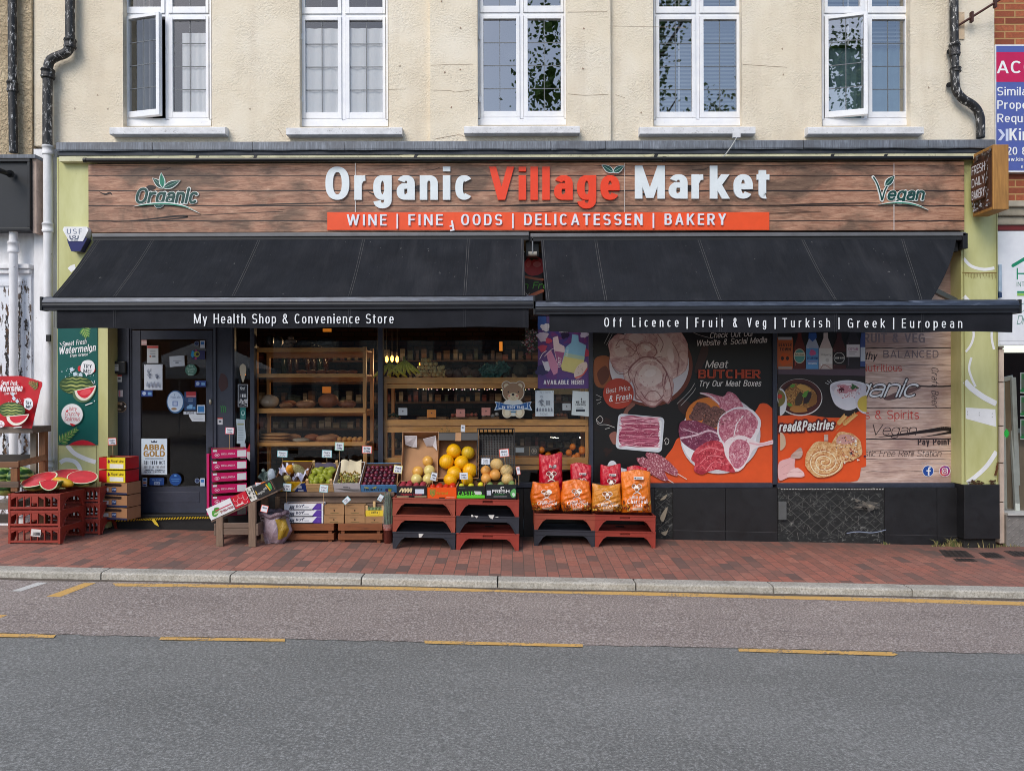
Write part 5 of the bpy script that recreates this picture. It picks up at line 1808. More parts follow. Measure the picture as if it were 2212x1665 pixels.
 for pts in([(1310,745),(1322,722)],[(1305,742),(1316,720)],[(1462,872),(1488,846),(1500,828)],[(1470,876),(1494,850),(1502,838)],[(1488,712),(1505,722),(1532,730)],[(1287,852),(1299,858)],[(1288,864),(1298,862)],[(1290,872),(1298,868)]):
  a.line(pts,.8,(205,200,196))
 a.ell2(1335.5,850,33,33,(178,62,42),n=40)
 a.text("Best Price",1309,850,11,CR,1361,w=.1,script=True,rot=-.14);a.text("& Fresh",1315,868,13.5,(235,232,228),1364,w=.13,script=True,rot=-.12);a.line([(1328,871),(1358,866)],.7,CR)
 a.rrect(1332,897,1432,973,9,(214,218,224),rot=5);a.rrect(1338,902,1427,968,8,(236,238,240),rot=5)
 mp=spline([(1340,903),(1360,897),(1385,900),(1415,902),(1424,918),(1421,938),(1424,952),(1412,964),(1390,966),(1362,964),(1340,958),(1336,940),(1344,922)],5,True)
 a.poly(mp,(150,54,84))
 for k in range(34):
  y=900+63*k/33
  x0=1340+3*sin(k*1.7);x1=1422+3*sin(k*2.3+1)
  w=q.uniform(1.0,1.9)
  a.line([(x0,y+1.5*sin(k)),(x0+20,y+2.5*sin(k*1.3)),(1380,y+3.2*sin(k*.9+2)),(x1-20,y+2.5*sin(k*1.9+1)),(x1,y+1.6)],w,q.choice([(222,142,162),(204,112,136),(236,176,188),(190,92,118)]))
 for pts,w in(([(1288,905),(1296,898),(1302,906),(1296,914),(1290,908)],1),([(1288,905),(1292,916),(1310,917),(1327,923)],1),([(1307,926),(1316,924)],1),([(1434,952),(1438,946),(1444,950),(1442,958),(1436,959),(1438,953)],1)):
  a.line(pts,w,(216,212,208))
 a.text("Check Out Our",1532,731,12.5,CR,1627,w=.11,script=True,rot=-.05);a.text("Website & Social Media",1503,748,13,CR,1655,w=.12,script=True,rot=-.05)
 a.text("Meat",1522,795,17,CR,1570,w=.13,script=True);a.text("Try Our Meat Boxes",1508,835,13.5,CR,1642,w=.13,script=True,rot=-.005)
 a.text("BUTCHER",1507,817.5,19.5,(206,78,44),1642,w=.24,sp=.1)
 for d in(.33,.66):
  a.text("BUTCHER",1507+2.4*d,817.5-2.2*d,19.5-4.4*d,(74,28,22),1642-2.4*d,w=.03,sp=.3)
 a.ell2(1555,940,87,82,(206,202,206),n=48,rot=-20);a.ell2(1552,938,82,77,(236,236,240),n=48,rot=-20)
 a.ell2(1530,900,50,42,(210,120,48),n=30)
 MT,BF,DC,BM,KF=m_meat(),m_beef(),m_dice(),m_brownmeat(),m_kofte()
 a.blob([(1510,848),(1530,849),(1560,856),(1572,846),(1590,855),(1606,884),(1586,890),(1560,900),(1552,876),(1530,858)],MT);a.line([(1512,849),(1534,856),(1552,872)],3,(232,214,216))
 for cx,cy,rx,ry,s in((1515,884,20,15,1),(1504,898,16,12,2),(1546,896,22,18,3),(1538,910,24,14,4)):
  a.ell2(cx,cy,rx,ry,BM,wob=.07,seed=s)
 a.blob([(1469,912),(1500,908),(1540,924),(1560,934),(1548,956),(1512,975),(1484,964),(1467,944)],BF);a.line([(1470,946),(1500,940),(1530,930),(1552,938)],4,(226,196,206));a.line([(1476,926),(1500,934),(1516,936)],2,(216,186,196))
 a.ell2(1594,923,49,43,(232,224,228),rot=-35,wob=.02,n=40);a.ell2(1592,922,44,38,MT,rot=-35,wob=.03,n=40)
 a.blob([(1582,930),(1594,900),(1618,898),(1630,920),(1616,946),(1592,950)],MT);a.line([(1584,944),(1590,916),(1604,898)],2.2,(240,230,232))
 a.blob([(1563,962),(1574,946),(1600,940),(1618,946),(1640,956),(1668,950),(1669,958),(1630,968),(1616,990),(1604,1010),(1586,1018),(1568,1000)],(238,222,224));a.blob([(1576,962),(1594,948),(1616,958),(1616,982),(1602,1006),(1586,1010),(1574,988)],MT)
 a.line([(1618,956),(1642,960),(1668,954)],3.2,(228,176,184))
 a.blob([(1492,990),(1504,968),(1532,952),(1558,956),(1566,984),(1582,1008),(1584,1020),(1550,1014),(1530,1018),(1514,1024),(1498,1016),(1500,1000)],DC)
 for pts in([(1506,978),(1530,966),(1556,972)],[(1512,1000),(1530,984),(1560,986)],[(1524,1016),(1540,998),(1570,1002)]):
  a.line(pts,1.3,(240,150,156))
 a.flecks(1594,923,40,34,120,[(240,222,226),(176,84,108),(214,140,156)],.6,2.6,3,.35);a.flecks(1596,980,20,24,60,[(240,222,226),(186,92,112)],.6,2.2,4,.35);a.flecks(1510,940,36,24,70,[(86,28,58),(168,96,124),(206,170,186)],.6,2.6,5,.3);a.flecks(1536,992,34,22,90,[(236,140,144),(160,30,48),(220,90,100)],.7,2.8,6,.4);a.flecks(1546,902,26,18,90,[(172,130,118),(60,36,34)],.5,1.5,7);a.flecks(1508,890,18,14,60,[(172,130,118),(60,36,34)],.5,1.5,8);a.flecks(1381,934,40,30,170,[(240,190,200),(140,46,76),(216,128,150)],.5,1.8,9,.3)
 for x0,y0,x1,y1 in((1378,988,1440,1034),(1396,978,1462,1022)):
  l=hypot(x1-x0,y1-y0)
  a.line([(x1,y1),(x1+20,y1+12)],1.6,(226,216,206),False)
  cx,cy=(x0+x1)/2,(y0+y1)/2
  a.ell2(cx,cy,l*.52,12,KF,rot=math.degrees(atan2(y1-y0,x1-x0)),wob=.06,seed=int(x0))
 a.ell2(1322,1010,11,16,(222,224,228));a.rrect(1326,1010,1356,1030,3,(214,216,222),rot=14)
poster_obj("window_poster","butcher window poster of raw chicken, mince and steaks lettered Meat Butcher","poster",meat,back=(1281.5,500,1669,1044.5),backc=(24,22,23))
def wood_poster(a):
 for y,w in((752,2.0),(789,1),(834,3.0),(881,1.6),(948,2.6),(973,1.2),(992,1),(1018,.8)):
  a.line([(1870+200*k/12,y+q.uniform(-.8,.8))for k in range(13)],w,(34,24,26),False,False)
 a.line([(1890,945),(1950,938),(2010,930),(2040,926),(2066,930),(2040,936),(1990,944)],9,(34,24,26),taper=True)
 a.blob([(1910,860),(1950,842),(1990,836),(1960,852),(1925,864)],(110,82,78))
 GY,RD,DKT=(120,106,112),(206,60,56),(58,46,48)
 a.text("FRUIT & VEG",1852,740,20,(140,124,126),1998,w=.2,sp=.12);a.text("Healthy",1833,777,17,DKT,1893,w=.13,script=True)
 a.text("BALANCED",1908,773,16.5,GY,2027,w=.12,sp=.2);a.text("Nutritious",1862,802,15.5,RD,1948,w=.09)
 a.text("Organic",1772,858,40,(240,240,240),1976,w=.1,script=True,slant=.42,outline=((64,52,54),2.0))
 a.text("Craft Beer",2012,793,15,(70,56,60),2012+86,w=.09,rot=pi/2,slant=.2)
 a.text("Beers & Spirits",1815,905,19,RD,1985,w=.09);a.text("Vegan",1880,940,24,(58,46,48),1978,w=.07,script=True,cond=1.3)
 a.text("Pay Point",1982,961,14.5,(52,42,46),2051,w=.2,sp=.1);a.text("Plastic Free Refill Station",1845,986,14,(58,46,50),2032,w=.07,script=True)
 a.text("@organicvillagemarket",1990,1002,4,(206,196,196),2054,w=.12)
 a.ell2(2004.6,1017,12.4,12.4,(226,226,230),n=32);a.ell2(2004.6,1017,11.2,11.2,(36,78,160),n=32)
 a.line([(2010,1009.5),(2006.5,1010),(2005.6,1014),(2005.6,1027)],3.2,WHITE,False,False);a.line([(2000.8,1016.5),(2010,1016.5)],2.8,WHITE,False,False)
 a.ell2(2040.5,1017,12.4,12.4,(232,226,230),n=32);a.ell2(2040.5,1017,11.2,11.2,(168,50,120),n=32);a.ell2(2037,1021,6.4,6,(206,88,84));a.ell2(2044,1012,5.6,5.6,(116,54,150))
 a.rrect(2034,1010.5,2047,1023.5,3,WHITE);a.rrect(2035.4,1011.9,2045.6,1022.1,2.2,(170,56,116));a.ell2(2040.5,1017,3.6,3.6,WHITE);a.ell2(2040.5,1017,2.3,2.3,(170,56,116));a.ell2(2044.3,1013.3,.8,.8,WHITE)
poster_obj("window_poster","grey wood plank window poster lettered Balanced, Nutritious and Pay Point","poster",wood_poster,back=(1679.5,500,2069,1043.3),backc=m_planks())
def food_poster(a):
 ORG=(228,86,36)
 a.poly([(1680,505),(1869,505),(1869.5,905),(1680,905)],(24,22,23))
 a.poly([(1680,795),(1868.5,795),(1868.5,812),(1680,808)],(92,74,86))
 a.poly([(1680,809),(1869,813),(1870,905),(1680,905)],(42,34,33))
 a.poly([(1680,898)]+spline([(1680,898),(1740,896),(1790,902),(1830,900),(1852,890),(1870,882)],5)+[(1871,1006),(1868,1008),(1860,1010),(1857,1030),(1852,1038),(1836,1041),(1680,1042)],ORG)
 a.rrect(1679,728,1713,798,5,(186,96,52));a.rect(1681,728,1711,734,(176,178,180));a.rect(1681,792,1711,797,(160,150,146));a.text("BEAVER",1682,748,7,(60,40,32),1710,w=.2);a.text("TOWN",1684,758,7,(60,40,32),1708,w=.2);a.ell2(1696,776,13,13,(206,92,36),wob=.08);a.ell2(1690,774,3.4,4.4,(54,38,34));a.ell2(1701,774,3.4,4.4,(54,38,34))
 def bottle(cx,w,top,c,lab,sh=742):
  a.poly([(cx-w*.16,top),(cx+w*.16,top),(cx+w*.17,sh-14),(cx+w*.5,sh+10),(cx+w*.5,797),(cx-w*.5,797),(cx-w*.5,sh+10),(cx-w*.17,sh-14)],c)
  a.rect(cx-w*.38,sh+12,cx-w*.30,790,tuple(min(255,int(k*1.5+14))for k in c))
  for(y0,y1,cc)in lab:
   a.rect(cx-w*.49,y0,cx+w*.49,y1,cc)
 bottle(1727,25,719,(96,36,32),[]);a.ell2(1727,769,12.4,16,(206,198,176));a.ell2(1727,769,11,14.4,(92,160,152));a.rect(1716,762,1738,769,(222,214,190));a.text("Bohemian",1717,768,4.5,(40,70,60),1737,w=.15)
 bottle(1754.5,27,719,(170,184,206),[(752,797,(96,158,214))],738);a.poly([(1747,719),(1763,719),(1764,730),(1755,738),(1746,730)],(48,88,156));a.ell2(1755,762,7,6.5,(206,96,148),wob=.1);a.text("DELIRIUM",1743,776,5,(34,58,128),1766,w=.2);a.rect(1743,780,1766,781,(220,90,90));a.text("TREMENS",1745,787,3.6,(226,230,240),1764,w=.2)
 bottle(1783.5,29,719,(206,192,186),[(752,786,(226,224,220))],744);a.text("Whispering",1772,768,4,(96,92,88),1795,w=.1,script=True);a.ell2(1787,778,4,4,(200,198,194));a.line([(1772,797),(1780,788),(1796,797)],1.6,(160,120,110))
 bottle(1812.5,29,719,(66,30,32),[(760,788,(30,26,28))],744);a.rrect(1802,762,1824,782,7,(36,32,34));a.ell2(1812.5,773,12,12,(206,204,200),n=16);a.ell2(1812.5,773,10.8,10.8,(34,30,32));a.text("GREEN GLOW",1803,775,3.8,(232,230,226),1822,w=.2)
 bottle(1842.5,29,719,(44,38,44),[(744,771,(226,222,224))],728);a.text("COYAM",1832.5,757,6.4,(172,116,150),1853,w=.13);a.rect(1834,760,1850,761,(150,140,150));a.rect(1834,764,1846,764.7,(150,140,150))
 a.poly([(1860,719),(1868.5,719),(1868.5,792),(1858,792),(1858,735)],(66,84,140));a.rect(1858.5,750,1868.5,780,(206,214,226))
 S=m_stew()
 a.ell2(1727,858,49,40,(222,216,212),rot=4,n=40);a.ell2(1727,857,47.5,38.5,(78,36,34),rot=4,n=40);a.ell2(1726,856,40,31,(58,26,26),rot=4);a.ell2(1727,857,37,28,S,rot=4,wob=.04)
 a.flecks(1727,857,36,27,150,[(206,160,90),(92,60,34),(118,140,62),(168,110,54)],.6,2.6,11,.5)
 for cx,cy,rx,ry,r,c in((1712,846,9,16,24,S),(1726,862,8,16,18,(74,56,40)),(1744,858,7,16,24,(52,38,40)),(1756,864,7,15,22,(138,94,48)),(1724,884,19,7,4,(176,120,60)),(1736,838,16,6,20,(196,150,78))):
  a.ell2(cx,cy,rx,ry,c,rot=r,wob=.06)
 for x0,y0,x1,y1 in((1732,856,1748,842),(1734,858,1744,850),(1706,836,1718,830),(1700,872,1712,876)):
  a.leaf(x0,y0,x1,y1,3.4,(88,142,54),(120,170,80))
 a.ell2(1684,868,15,30,(216,216,218),a0=-90,a1=90);a.ell2(1681,860,15,18,(122,112,58),a0=-90,a1=90);a.ell2(1684,856,5,5,(188,58,44))
 a.blob([(1792,836),(1800,826),(1830,821),(1862,826),(1869,834),(1868,856),(1850,880),(1828,886),(1806,876),(1796,858)],(222,220,226));a.ell2(1831,838,36,13,(206,198,206));a.ell2(1832,844,32,16,(232,222,224),wob=.05);a.ell2(1826,840,20,9,(202,140,148),wob=.2,seed=4)
 for k in range(20):
  a.ell2(q.uniform(1806,1856),q.uniform(834,860),1.4,1.2,(168,58,72))
 a.ell2(1817,842,6,5,(96,32,48));a.ell2(1844,836,8,5,(56,96,54),wob=.3)
 a.ell2(1870,862,24,32,(212,208,216),a0=90,a1=270);a.ell2(1871,872,20,18,(206,180,80),a0=90,a1=270)
 for pts in([(1782,827),(1789,830)],[(1786,822),(1792,827)],[(1792,820),(1795,825)]):
  a.line(pts,.8,WHITE)
 a.text("read&Pastries",1681,933,22,(240,238,234),1799,w=.15,script=True,rot=-.045,outline=((96,34,34),3.4))
 for x0,y0,x1,y1 in((1800,926,1824,898),(1806,930,1848,894)):
  a.line([(x0,y0),(x1,y1)],.9,(206,160,96),False)
  for k in range(7):
   t=.35+.65*k/7;bx,by=x0+(x1-x0)*t,y0+(y1-y0)*t
   a.leaf(bx,by,bx+8,by-1.5,2.2,(226,178,110));a.leaf(bx,by,bx+.5,by-8,2.2,(216,164,96))
 PS=m_pastry()
 a.ell2(1684,953,12,20,(206,178,150),a0=-90,a1=90,wob=.03)
 a.blob([(1681,1000),(1700,990),(1716,986),(1716,1010),(1736,1024),(1730,1030),(1704,1030),(1682,1036)],(228,178,176));a.blob([(1706,1016),(1722,1010),(1736,1022),(1728,1028),(1700,1028)],(236,200,196));a.line([(1690,1024),(1712,1018),(1732,1020)],.8,(196,134,134));a.line([(1686,1010),(1704,1000)],.8,(206,150,150))
 a.ell2(1826,966,34,33,PS,wob=.05,n=40);a.blob([(1806,956),(1812,940),(1830,938),(1850,948),(1834,958)],(206,156,148))
 for k in range(26):
  a.ell2(1826+q.gauss(8,15),972+q.gauss(4,15),q.uniform(1,3.6),q.uniform(1,3),q.choice([(240,236,228),(170,80,52),(44,36,62),(236,226,210),(196,110,78)]),wob=.2,seed=k)
 a.ell2(1778,992,41,39,PS,wob=.03,n=44)
 sp=[(1778+(36-k*.62)*cos(k*.34),995+(34-k*.62)*.92*sin(k*.34))for k in range(52)]
 a.line(sp,1.8,(176,102,54),n=3);a.line([(x+1.5,y+2.4)for x,y in sp],2.0,(242,226,190),n=3)
 a.flecks(1778,992,37,35,150,[(246,232,202),(176,104,54),(228,186,132)],.5,2.2,12,.5);a.flecks(1830,968,28,27,120,[(248,240,228),(166,84,50),(60,44,60),(222,170,120)],.5,2.0,13,.6);a.flecks(1832,844,28,13,60,[(250,240,240),(190,110,122)],.5,1.6,14)
 a.blob([(1706,986),(1716,974),(1728,966),(1732,980),(1724,990)],m_planks());a.rect(1778,938,1787,952,m_planks())
poster_obj("window_poster","food poster of bottles, bowls of food and pastries lettered Bread and Pastries","poster",food_poster,Y=YO-.004,back=None)
def vape(a):
 q=random.Random(8)
 PU=[(58,66,132),(84,62,126),(116,58,118),(98,54,120),(70,60,130)]
 a.rect(1161.7,683,1271.5,839,(92,62,126))
 for k in range(70):
  x,y=q.uniform(1164,1269),q.uniform(690,836)
  r=q.uniform(6,16)
  if 1163+r<x<1270-r and 685+r<y<838-r:
   a.ell2(x,y,r,r*q.uniform(.6,1),PU[0]if x<1190 and y<740 else q.choice(PU[1:]),rot=q.uniform(0,90),wob=.15,seed=k)
 a.rect(1161.7,683,1180,712,(48,84,152))
 for cx,cy,r,c in((1178,707,10,(206,206,216)),(1172,727,12,(196,186,206)),(1185,736,7,(190,70,96)),(1262,722,9,(196,190,212)),(1172,752,9,(186,66,96)),(1264,762,11,(176,54,84)),(1170,800,13,(48,42,88)),(1220,724,9,(36,26,60))):
  a.ell2(cx,cy,r,r*.85,c,wob=.14,seed=int(cx))
 a.poly([(1194,729),(1205,726),(1208,742),(1219,748),(1224,790),(1214,794),(1202,780),(1196,752)],(214,196,204));a.poly([(1198,758),(1222,762),(1224,790),(1214,794),(1204,784)],(150,84,132))
 a.text("LOST",1210,794,7,(236,230,238),1232,w=.17,rot=-pi/2+.15)
 a.poly([(1180,764),(1190,756),(1206,790),(1204,806),(1196,810),(1186,790)],(196,132,166));a.line([(1176,770),(1190,756),(1198,752)],1,(236,220,230));a.line([(1166,775),(1172,764),(1180,758)],1.4,(236,220,230))
 a.poly([(1236,722),(1249,724),(1250,738),(1266,746),(1260,786),(1255,810),(1214,800),(1212,790),(1222,750),(1234,740)],(130,182,214));a.poly([(1219,768),(1262,776),(1255,810),(1214,800),(1212,790)],(204,196,128));a.poly([(1220.5,762),(1263,770),(1262,778),(1219,770)],(164,190,172))
 a.text("MARY",1226,770,5,(206,224,232),1246,w=.12,rot=-pi/2+.2)
 a.blob([(1240,806),(1250,788),(1266,782),(1268,796),(1258,812),(1244,818)],(214,196,186));a.line([(1243,816),(1258,810),(1268,796)],3,(206,84,84));a.poly([(1170,778),(1176,782),(1184,780),(1188,796),(1186,802),(1178,800)],(206,202,216))
 for k in range(9):
  a.ell2(1248+q.uniform(0,14),796+q.uniform(-8,10),.7,.7,(90,60,60))
 a.text("BM600",1207.5,718.5,4.6,(206,206,220),1226.5,w=.2);a.text("AVAILABLE HERE!",1174,830.5,9.6,(232,228,236),1261.5,w=.2,sp=.12)
poster_obj("window_poster","purple vape poster lettered Available Here beside the window post","poster",vape,Y=YO-.002)
def tomato(a):
 a.rect(1128,545,1172,655,(46,44,46))
 a.ell2(1154,575,24,21,(196,62,66),wob=.03);a.ell2(1160,571,9,6,(222,130,130));a.ell2(1142,570,5,8,(214,104,104),rot=20);a.ell2(1152,558,8,4,(46,62,34),wob=.4)
 a.line([(1135,598),(1155,602),(1172,604)],5,(190,110,80));a.line([(1140,642),(1158,634),(1172,628)],7,(190,110,80))
 a.text("Farm Fresh",1088,624,15,(86,166,64),1206,w=.13,script=True)
 a.text("Daily",1110,638,7,(230,230,230),1144,w=.14,script=True)
poster_obj("window_poster","tomato poster with green script seen through the gap between the awnings","poster",tomato,Y=YO-.003)
def melon_art(a,ox,oy,k,bgc,leafc,n):
 def T(x,y):return(ox+(x-125)*k,oy+(y-710)*k)
 def pl(pts):return[T(*p)for p in pts]
 a.palm(*T(180,705),*T(188,727),8,leafc[0],leafc[1],17*k)
 a.text("Sweet Fresh",*T(135,749),11*k,WHITE,T(187,0)[0],w=.11,script=True,rot=-.12);a.text("Watermelon",*T(127,766),16*k,WHITE,T(207,0)[0],w=.13,script=True,rot=-.1);a.text("From Greece",*T(152,772),7*k,WHITE,T(190,0)[0],w=.12,script=True,rot=-.1)
 a.line(pl([(130,741),(133,745)]),1.6*k,WHITE,False);a.line(pl([(194,762),(199,758)]),1.8*k,WHITE,False)
 for kx in range(40):
  a.ell2(*T(168+n.gauss(0,18),808+n.gauss(0,5)),n.uniform(.5,1.6)*k,n.uniform(.4,1.2)*k,(210,226,232))
 for x,y in((156,798),(163,808),(175,810)):
  a.rrect(*T(x-4,y-4),*T(x+4,y+4),1*k,(196,216,226),rot=x)
 a.ell2(*T(166,832),37*k,20*k,(52,78,40),rot=2,n=36)
 for j,(dy,w)in enumerate(((-14,2.4),(-7,3.4),(1,4),(9,3.6),(15,2))):
  hw=35*math.sqrt(max(0,1-(dy/20)**2))
  a.line(pl([(166-hw+36*2*0+hw*2*t/6,832+dy+(1.2 if t%2 else-1.2))for t in range(7)]),w*k,(176,182,108)if j%2==0 else(142,158,84),taper=True)
 a.poly(pl([(158,845)]+spline([(158,845),(160,858),(172,868),(188,868),(200,858),(208,842),(208.5,832)],5)),(90,116,84))
 a.poly(pl([(162,844)]+spline([(162,844),(166,856),(176,864),(188,864),(200,854),(206,842),(208.5,832)],5)),(232,228,214))
 a.poly(pl([(167,844)]+spline([(167,844),(170,852),(179,859),(188,859),(197,851),(203,842),(206,835)],5)),(214,42,60));a.ell2(*T(186,847),12*k,6*k,(230,84,92),rot=-16)
 a.line(pl([(186,875),(200,870)]),2.2*k,WHITE,False);a.ell2(*T(205,866),1.3*k,1.6*k,WHITE);a.line(pl([(199,823),(203,829)]),1*k,WHITE);a.line(pl([(205,822),(206,828)]),1*k,WHITE)
 for s in(-1,1):
  a.ell2(*T(188+s*15,797+s),4*k,6*k,(206,40,48))
 a.blob(pl([(176,790),(182,780),(196,778),(205,786),(205,800),(198,808),(191,808),(188,813),(184,806),(176,802)]),(234,236,240));a.text("TRY",*T(181,794.5),8.5*k,(36,52,66),T(199,0)[0],w=.19,rot=.08);a.text("ME!",*T(181,805),8.5*k,(36,52,66),T(198,0)[0],w=.19,rot=.08)
def pil_poster(a):
 melon_art(a,125,710,1,(6,96,90),((62,132,66),(150,176,96)),random.Random(3))
 a.ell2(157,895,24.5,24.5,(60,110,100),n=36);a.ell2(157,895,23,23,(236,236,238),n=36)
 for w_,y in(("Juicy",887),("Crunchy",898),("Delicious",909)):
  a.text(w_,157,y,9,(196,52,70),w=.1,script=True,mid=True)
 a.blob([(143,888),(148,885),(147,890)],(206,40,56));a.blob([(152,914),(164,917),(158,920)],(206,40,56))
 a.palm(127,958,168,926,12,(72,140,70),(150,178,100),17)
 a.poly([(150,961)]+spline([(150,961),(162,954),(180,950),(197,954),(209,961)],5),(196,24,44))
poster_obj("wall_poster","green watermelon poster on the lime pilaster lettered Juicy Crunchy Delicious","poster",pil_poster,Y=YP-.004,back=(125,640,211,961),backc=(0,86,80))
def rmap(px,py,o):
 Yb=-.62
 p=P(px,py,Yb)
 u=max(0,(px-62)/44)
 bend=-.0013*(px-20)
 return Vector((p.x,p.y+bend-o,p.z))
a=Art(fmap=rmap,step=.0011)
RED=col((190,26,40),.4)
def edge_(v):
 return 106.5-27*v if v>.12 else 106.5-3*v
def rs(u,v):
 top=812+20*max(0,u-.55)**1.3*1.9
 x=-20+(edge_(v)+20)*u
 return rmap(x,top+(924.5-top)*v,0)
a.sheet(lambda u,v:rs(u,1-v),24,12,RED)
a.sheet(lambda u,v:rs(1-u,1-v)+Vector((0,.002,0)),24,12,col((214,210,206),.6))
a.off=.004
a.palm(98,837,76,826,8,(84,116,66),(150,140,84),14)
n_=random.Random(4)
a.text("Sweet Fresh",2,830+2,11,WHITE,44,w=.11,script=True,rot=.03);a.text("Watermelon",-4,846,14.5,WHITE,58,w=.13,script=True,rot=-.02);a.text("From Greece",12,852+1,6,WHITE,44,w=.12,script=True,rot=-.06)
for k in range(30):
 a.ell2(40+n_.gauss(0,14),868+n_.gauss(0,4.5),n_.uniform(.5,1.4),n_.uniform(.4,1.0),(226,226,230))
for x,y in((40,851),(43,860),(52,866)):
 a.rrect(x-4,y-3.6,x+4,y+3.6,1,(198,212,222),rot=x)
a.ell2(38,885,35,17,(58,86,42),rot=2,n=32)
for j,(dy,w)in enumerate(((-11,2.2),(-5,3),(1,3.4),(7,3.2),(12,2))):
 hw=33*math.sqrt(max(0,1-(dy/17)**2))
 a.line([(38-hw+hw*2*t/6,885+dy+(1 if t%2 else-1))for t in range(7)],w,(180,186,110)if j%2==0 else(146,160,86),taper=True)
a.poly([(25,898)]+spline([(25,898),(28,908),(42,917),(60,916),(76,906),(84.5,893)],5),(232,228,214));a.poly([(33,899)]+spline([(33,899),(36,906),(46,912),(60,911),(73,904),(82,895)],5),(206,40,60))
a.blob([(71,868),(76,860),(88,860),(94,868),(93,878),(86,884),(78,882),(72,878)],(234,236,240));a.text("TRY",75,871.5,6.8,(36,52,66),90,w=.19,rot=.14);a.text("ME!",76,880,6.8,(36,52,66),90,w=.19,rot=.14)
a.ell2(7,915,14,8,(236,236,238));a.text("Juicy",-2,914,5,(196,52,70),14,w=.1,script=True);a.text("Crunchy",-4,920,5,(196,52,70),18,w=.1,script=True);a.line([(46,922),(66,920)],1.6,WHITE,False)
tag(a.build("watermelon_banner"),"curling red watermelon poster propped on the wooden stand at the left edge","poster")

# stickers and notices
def paper(name,lab,cat,draw,Y=YO,group=None):
 a=Art(Y,step=.0003,off=.0004)
 draw(a)
 return tag(a.build(name),lab,cat,group)
def abba(a):
 a.rect(305.5,947,361,1025,(206,220,232))
 GO=(158,120,48)
 a.poly([(327,956),(326,951),(330,954),(333,950),(336,954),(340,951),(339,956)],(46,56,80))
 a.text("ABBA",310,972,12.5,GO,356.5,w=.26,sp=.08);a.text("GOLD",310,986,12.5,GO,356.5,w=.26,sp=.08)
 a.rect(313,988,353,988.8,(110,120,136));a.rect(313,991,353,991.8,(110,120,136))
 a.text("FRI 10TH OCT",311,1003,8,(44,50,66),356,w=.15,sp=.2);a.text("THE STAG THEATRE",311,1011,5.2,(120,122,128),356,w=.14,sp=.2);a.text("LONDON RD, SEVENOAKS",311,1016.5,3.2,(60,66,84),356,w=.2,sp=.14);a.text("BOX OFFICE",311,1020.5,3,(60,66,84),356,w=.2,sp=.14)
paper("notice","pale blue poster with gold Abba Gold lettering low on the glass door","poster",abba)
YD=YO
BL,LB=(34,62,130),(118,166,208)
def cardpair(x,y,flip=False):
 def f(a):
  a.rect(x,y,x+24,y+13.5,BL);a.ell2(x+6,y+6.5,4,4,(170,186,214));a.rect(x+14,y+4,x+22,y+10,LB)
 return f
paper("sticker","blue card payment sticker under the pinned drawing on the door","sticker",cardpair(305.5,843),YD)
paper("sticker","blue card payment sticker at the right edge of the door glass","sticker",cardpair(421,822),YD)
paper("sticker","round card scheme sticker at the top right of the door","sticker",lambda a:(a.ell2(425,742,5.2,5.2,(120,136,164)),a.ell2(425,742,4,4,(40,54,90))),YD)
paper("sticker","small white and blue card sticker at the top right corner of the door","sticker",lambda a:(a.rect(432.5,735.5,442.5,751.5,(196,206,218)),a.rect(434,738,441,744.5,(44,108,176))),YD)
def tcf(a):
 a.rect(414,757,442.5,776,(40,40,90));a.ell2(417,765,4.6,7,(40,150,206),wob=.15);a.ell2(425,765,6.4,6.4,(150,156,54));a.ell2(426.6,765,3.4,3.4,(30,26,44));a.ell2(423,774,2.4,2.6,(176,46,116));a.ell2(424,757,2.2,2,(176,46,116))
paper("sticker","colourful sticker with a blue and yellow C on the door glass","sticker",tcf,YD)
paper("notice","white notice with a red heading at the top left of the door","notice",lambda a:(a.rect(317.5,746.5,342,784,(190,194,198)),a.rect(318,747,342,752,(188,64,52)),a.rect(323,768,327,771.5,(160,90,60)),a.rect(329,768,336,771.5,(110,116,126)),[a.rect(324,757+3.5*k,336,758+3.5*k,(130,136,144))for k in range(3)]),YD)
paper("sticker","small faded red and white sticker in the top corner of the door","sticker",lambda a:(a.rect(305.5,734.5,317,745.5,(196,160,158)),a.rect(306,739,316.6,741,(216,206,206))),YD)
def draw1(a):
 a.rect(311.5,787,351,842,(206,212,222))
 for x in(314,348):a.ell2(x,789,.9,.9,(40,42,50))
 for k in range(26):
  a.ell2(323+q.gauss(0,2),808+q.gauss(0,6),1,1.2,(130,138,156),wob=.3,seed=k)
  a.ell2(339+q.gauss(0,2),812+q.gauss(0,3),.9,1.1,(120,128,148),wob=.3,seed=k)
 for x in(320,328,335,343):a.poly([(x-2.4,835),(x-2,828),(x,823),(x+2,828),(x+2.4,835)],(150,158,176))
paper("notice","white sheet with a faint pencil drawing pinned on the left of the door glass","notice",draw1,YD)
paper("notice","small landscape white note pinned at the top middle of the door","notice",lambda a:(a.poly([(366,770),(398,767.5),(399,790),(367,793)],(196,202,210)),a.rect(374,779,392,779.8,(130,136,146)),a.rect(379,782,386,784.5,(110,116,126))),YD)
paper("sticker","round green sticker reading Buy Organic Wines Here","sticker",lambda a:(a.ell2(412.5,799,12.6,12.6,(70,116,98),n=30),[a.text(w_,412.5,y,5,(160,192,176),w=.16,mid=True)for w_,y in(("Buy",793),("Organic",799),("Wines",805),("Here",811))]),YD)
def egg(a):
 a.ell2(379.5,868,19.5,25,(40,86,132),n=36);a.ell2(378.5,867.5,16.6,22.2,(190,206,224),n=36)
 a.text("Hubcafe",369,860.5,6,(96,120,160),390,w=.09);a.rrect(372.5,866,384.5,877,1,(120,140,186));a.rrect(375,868,382,875,1,(176,190,214));a.ell2(376,883,6,2.6,(150,120,84));a.text("+",376,854,4,(90,110,150))
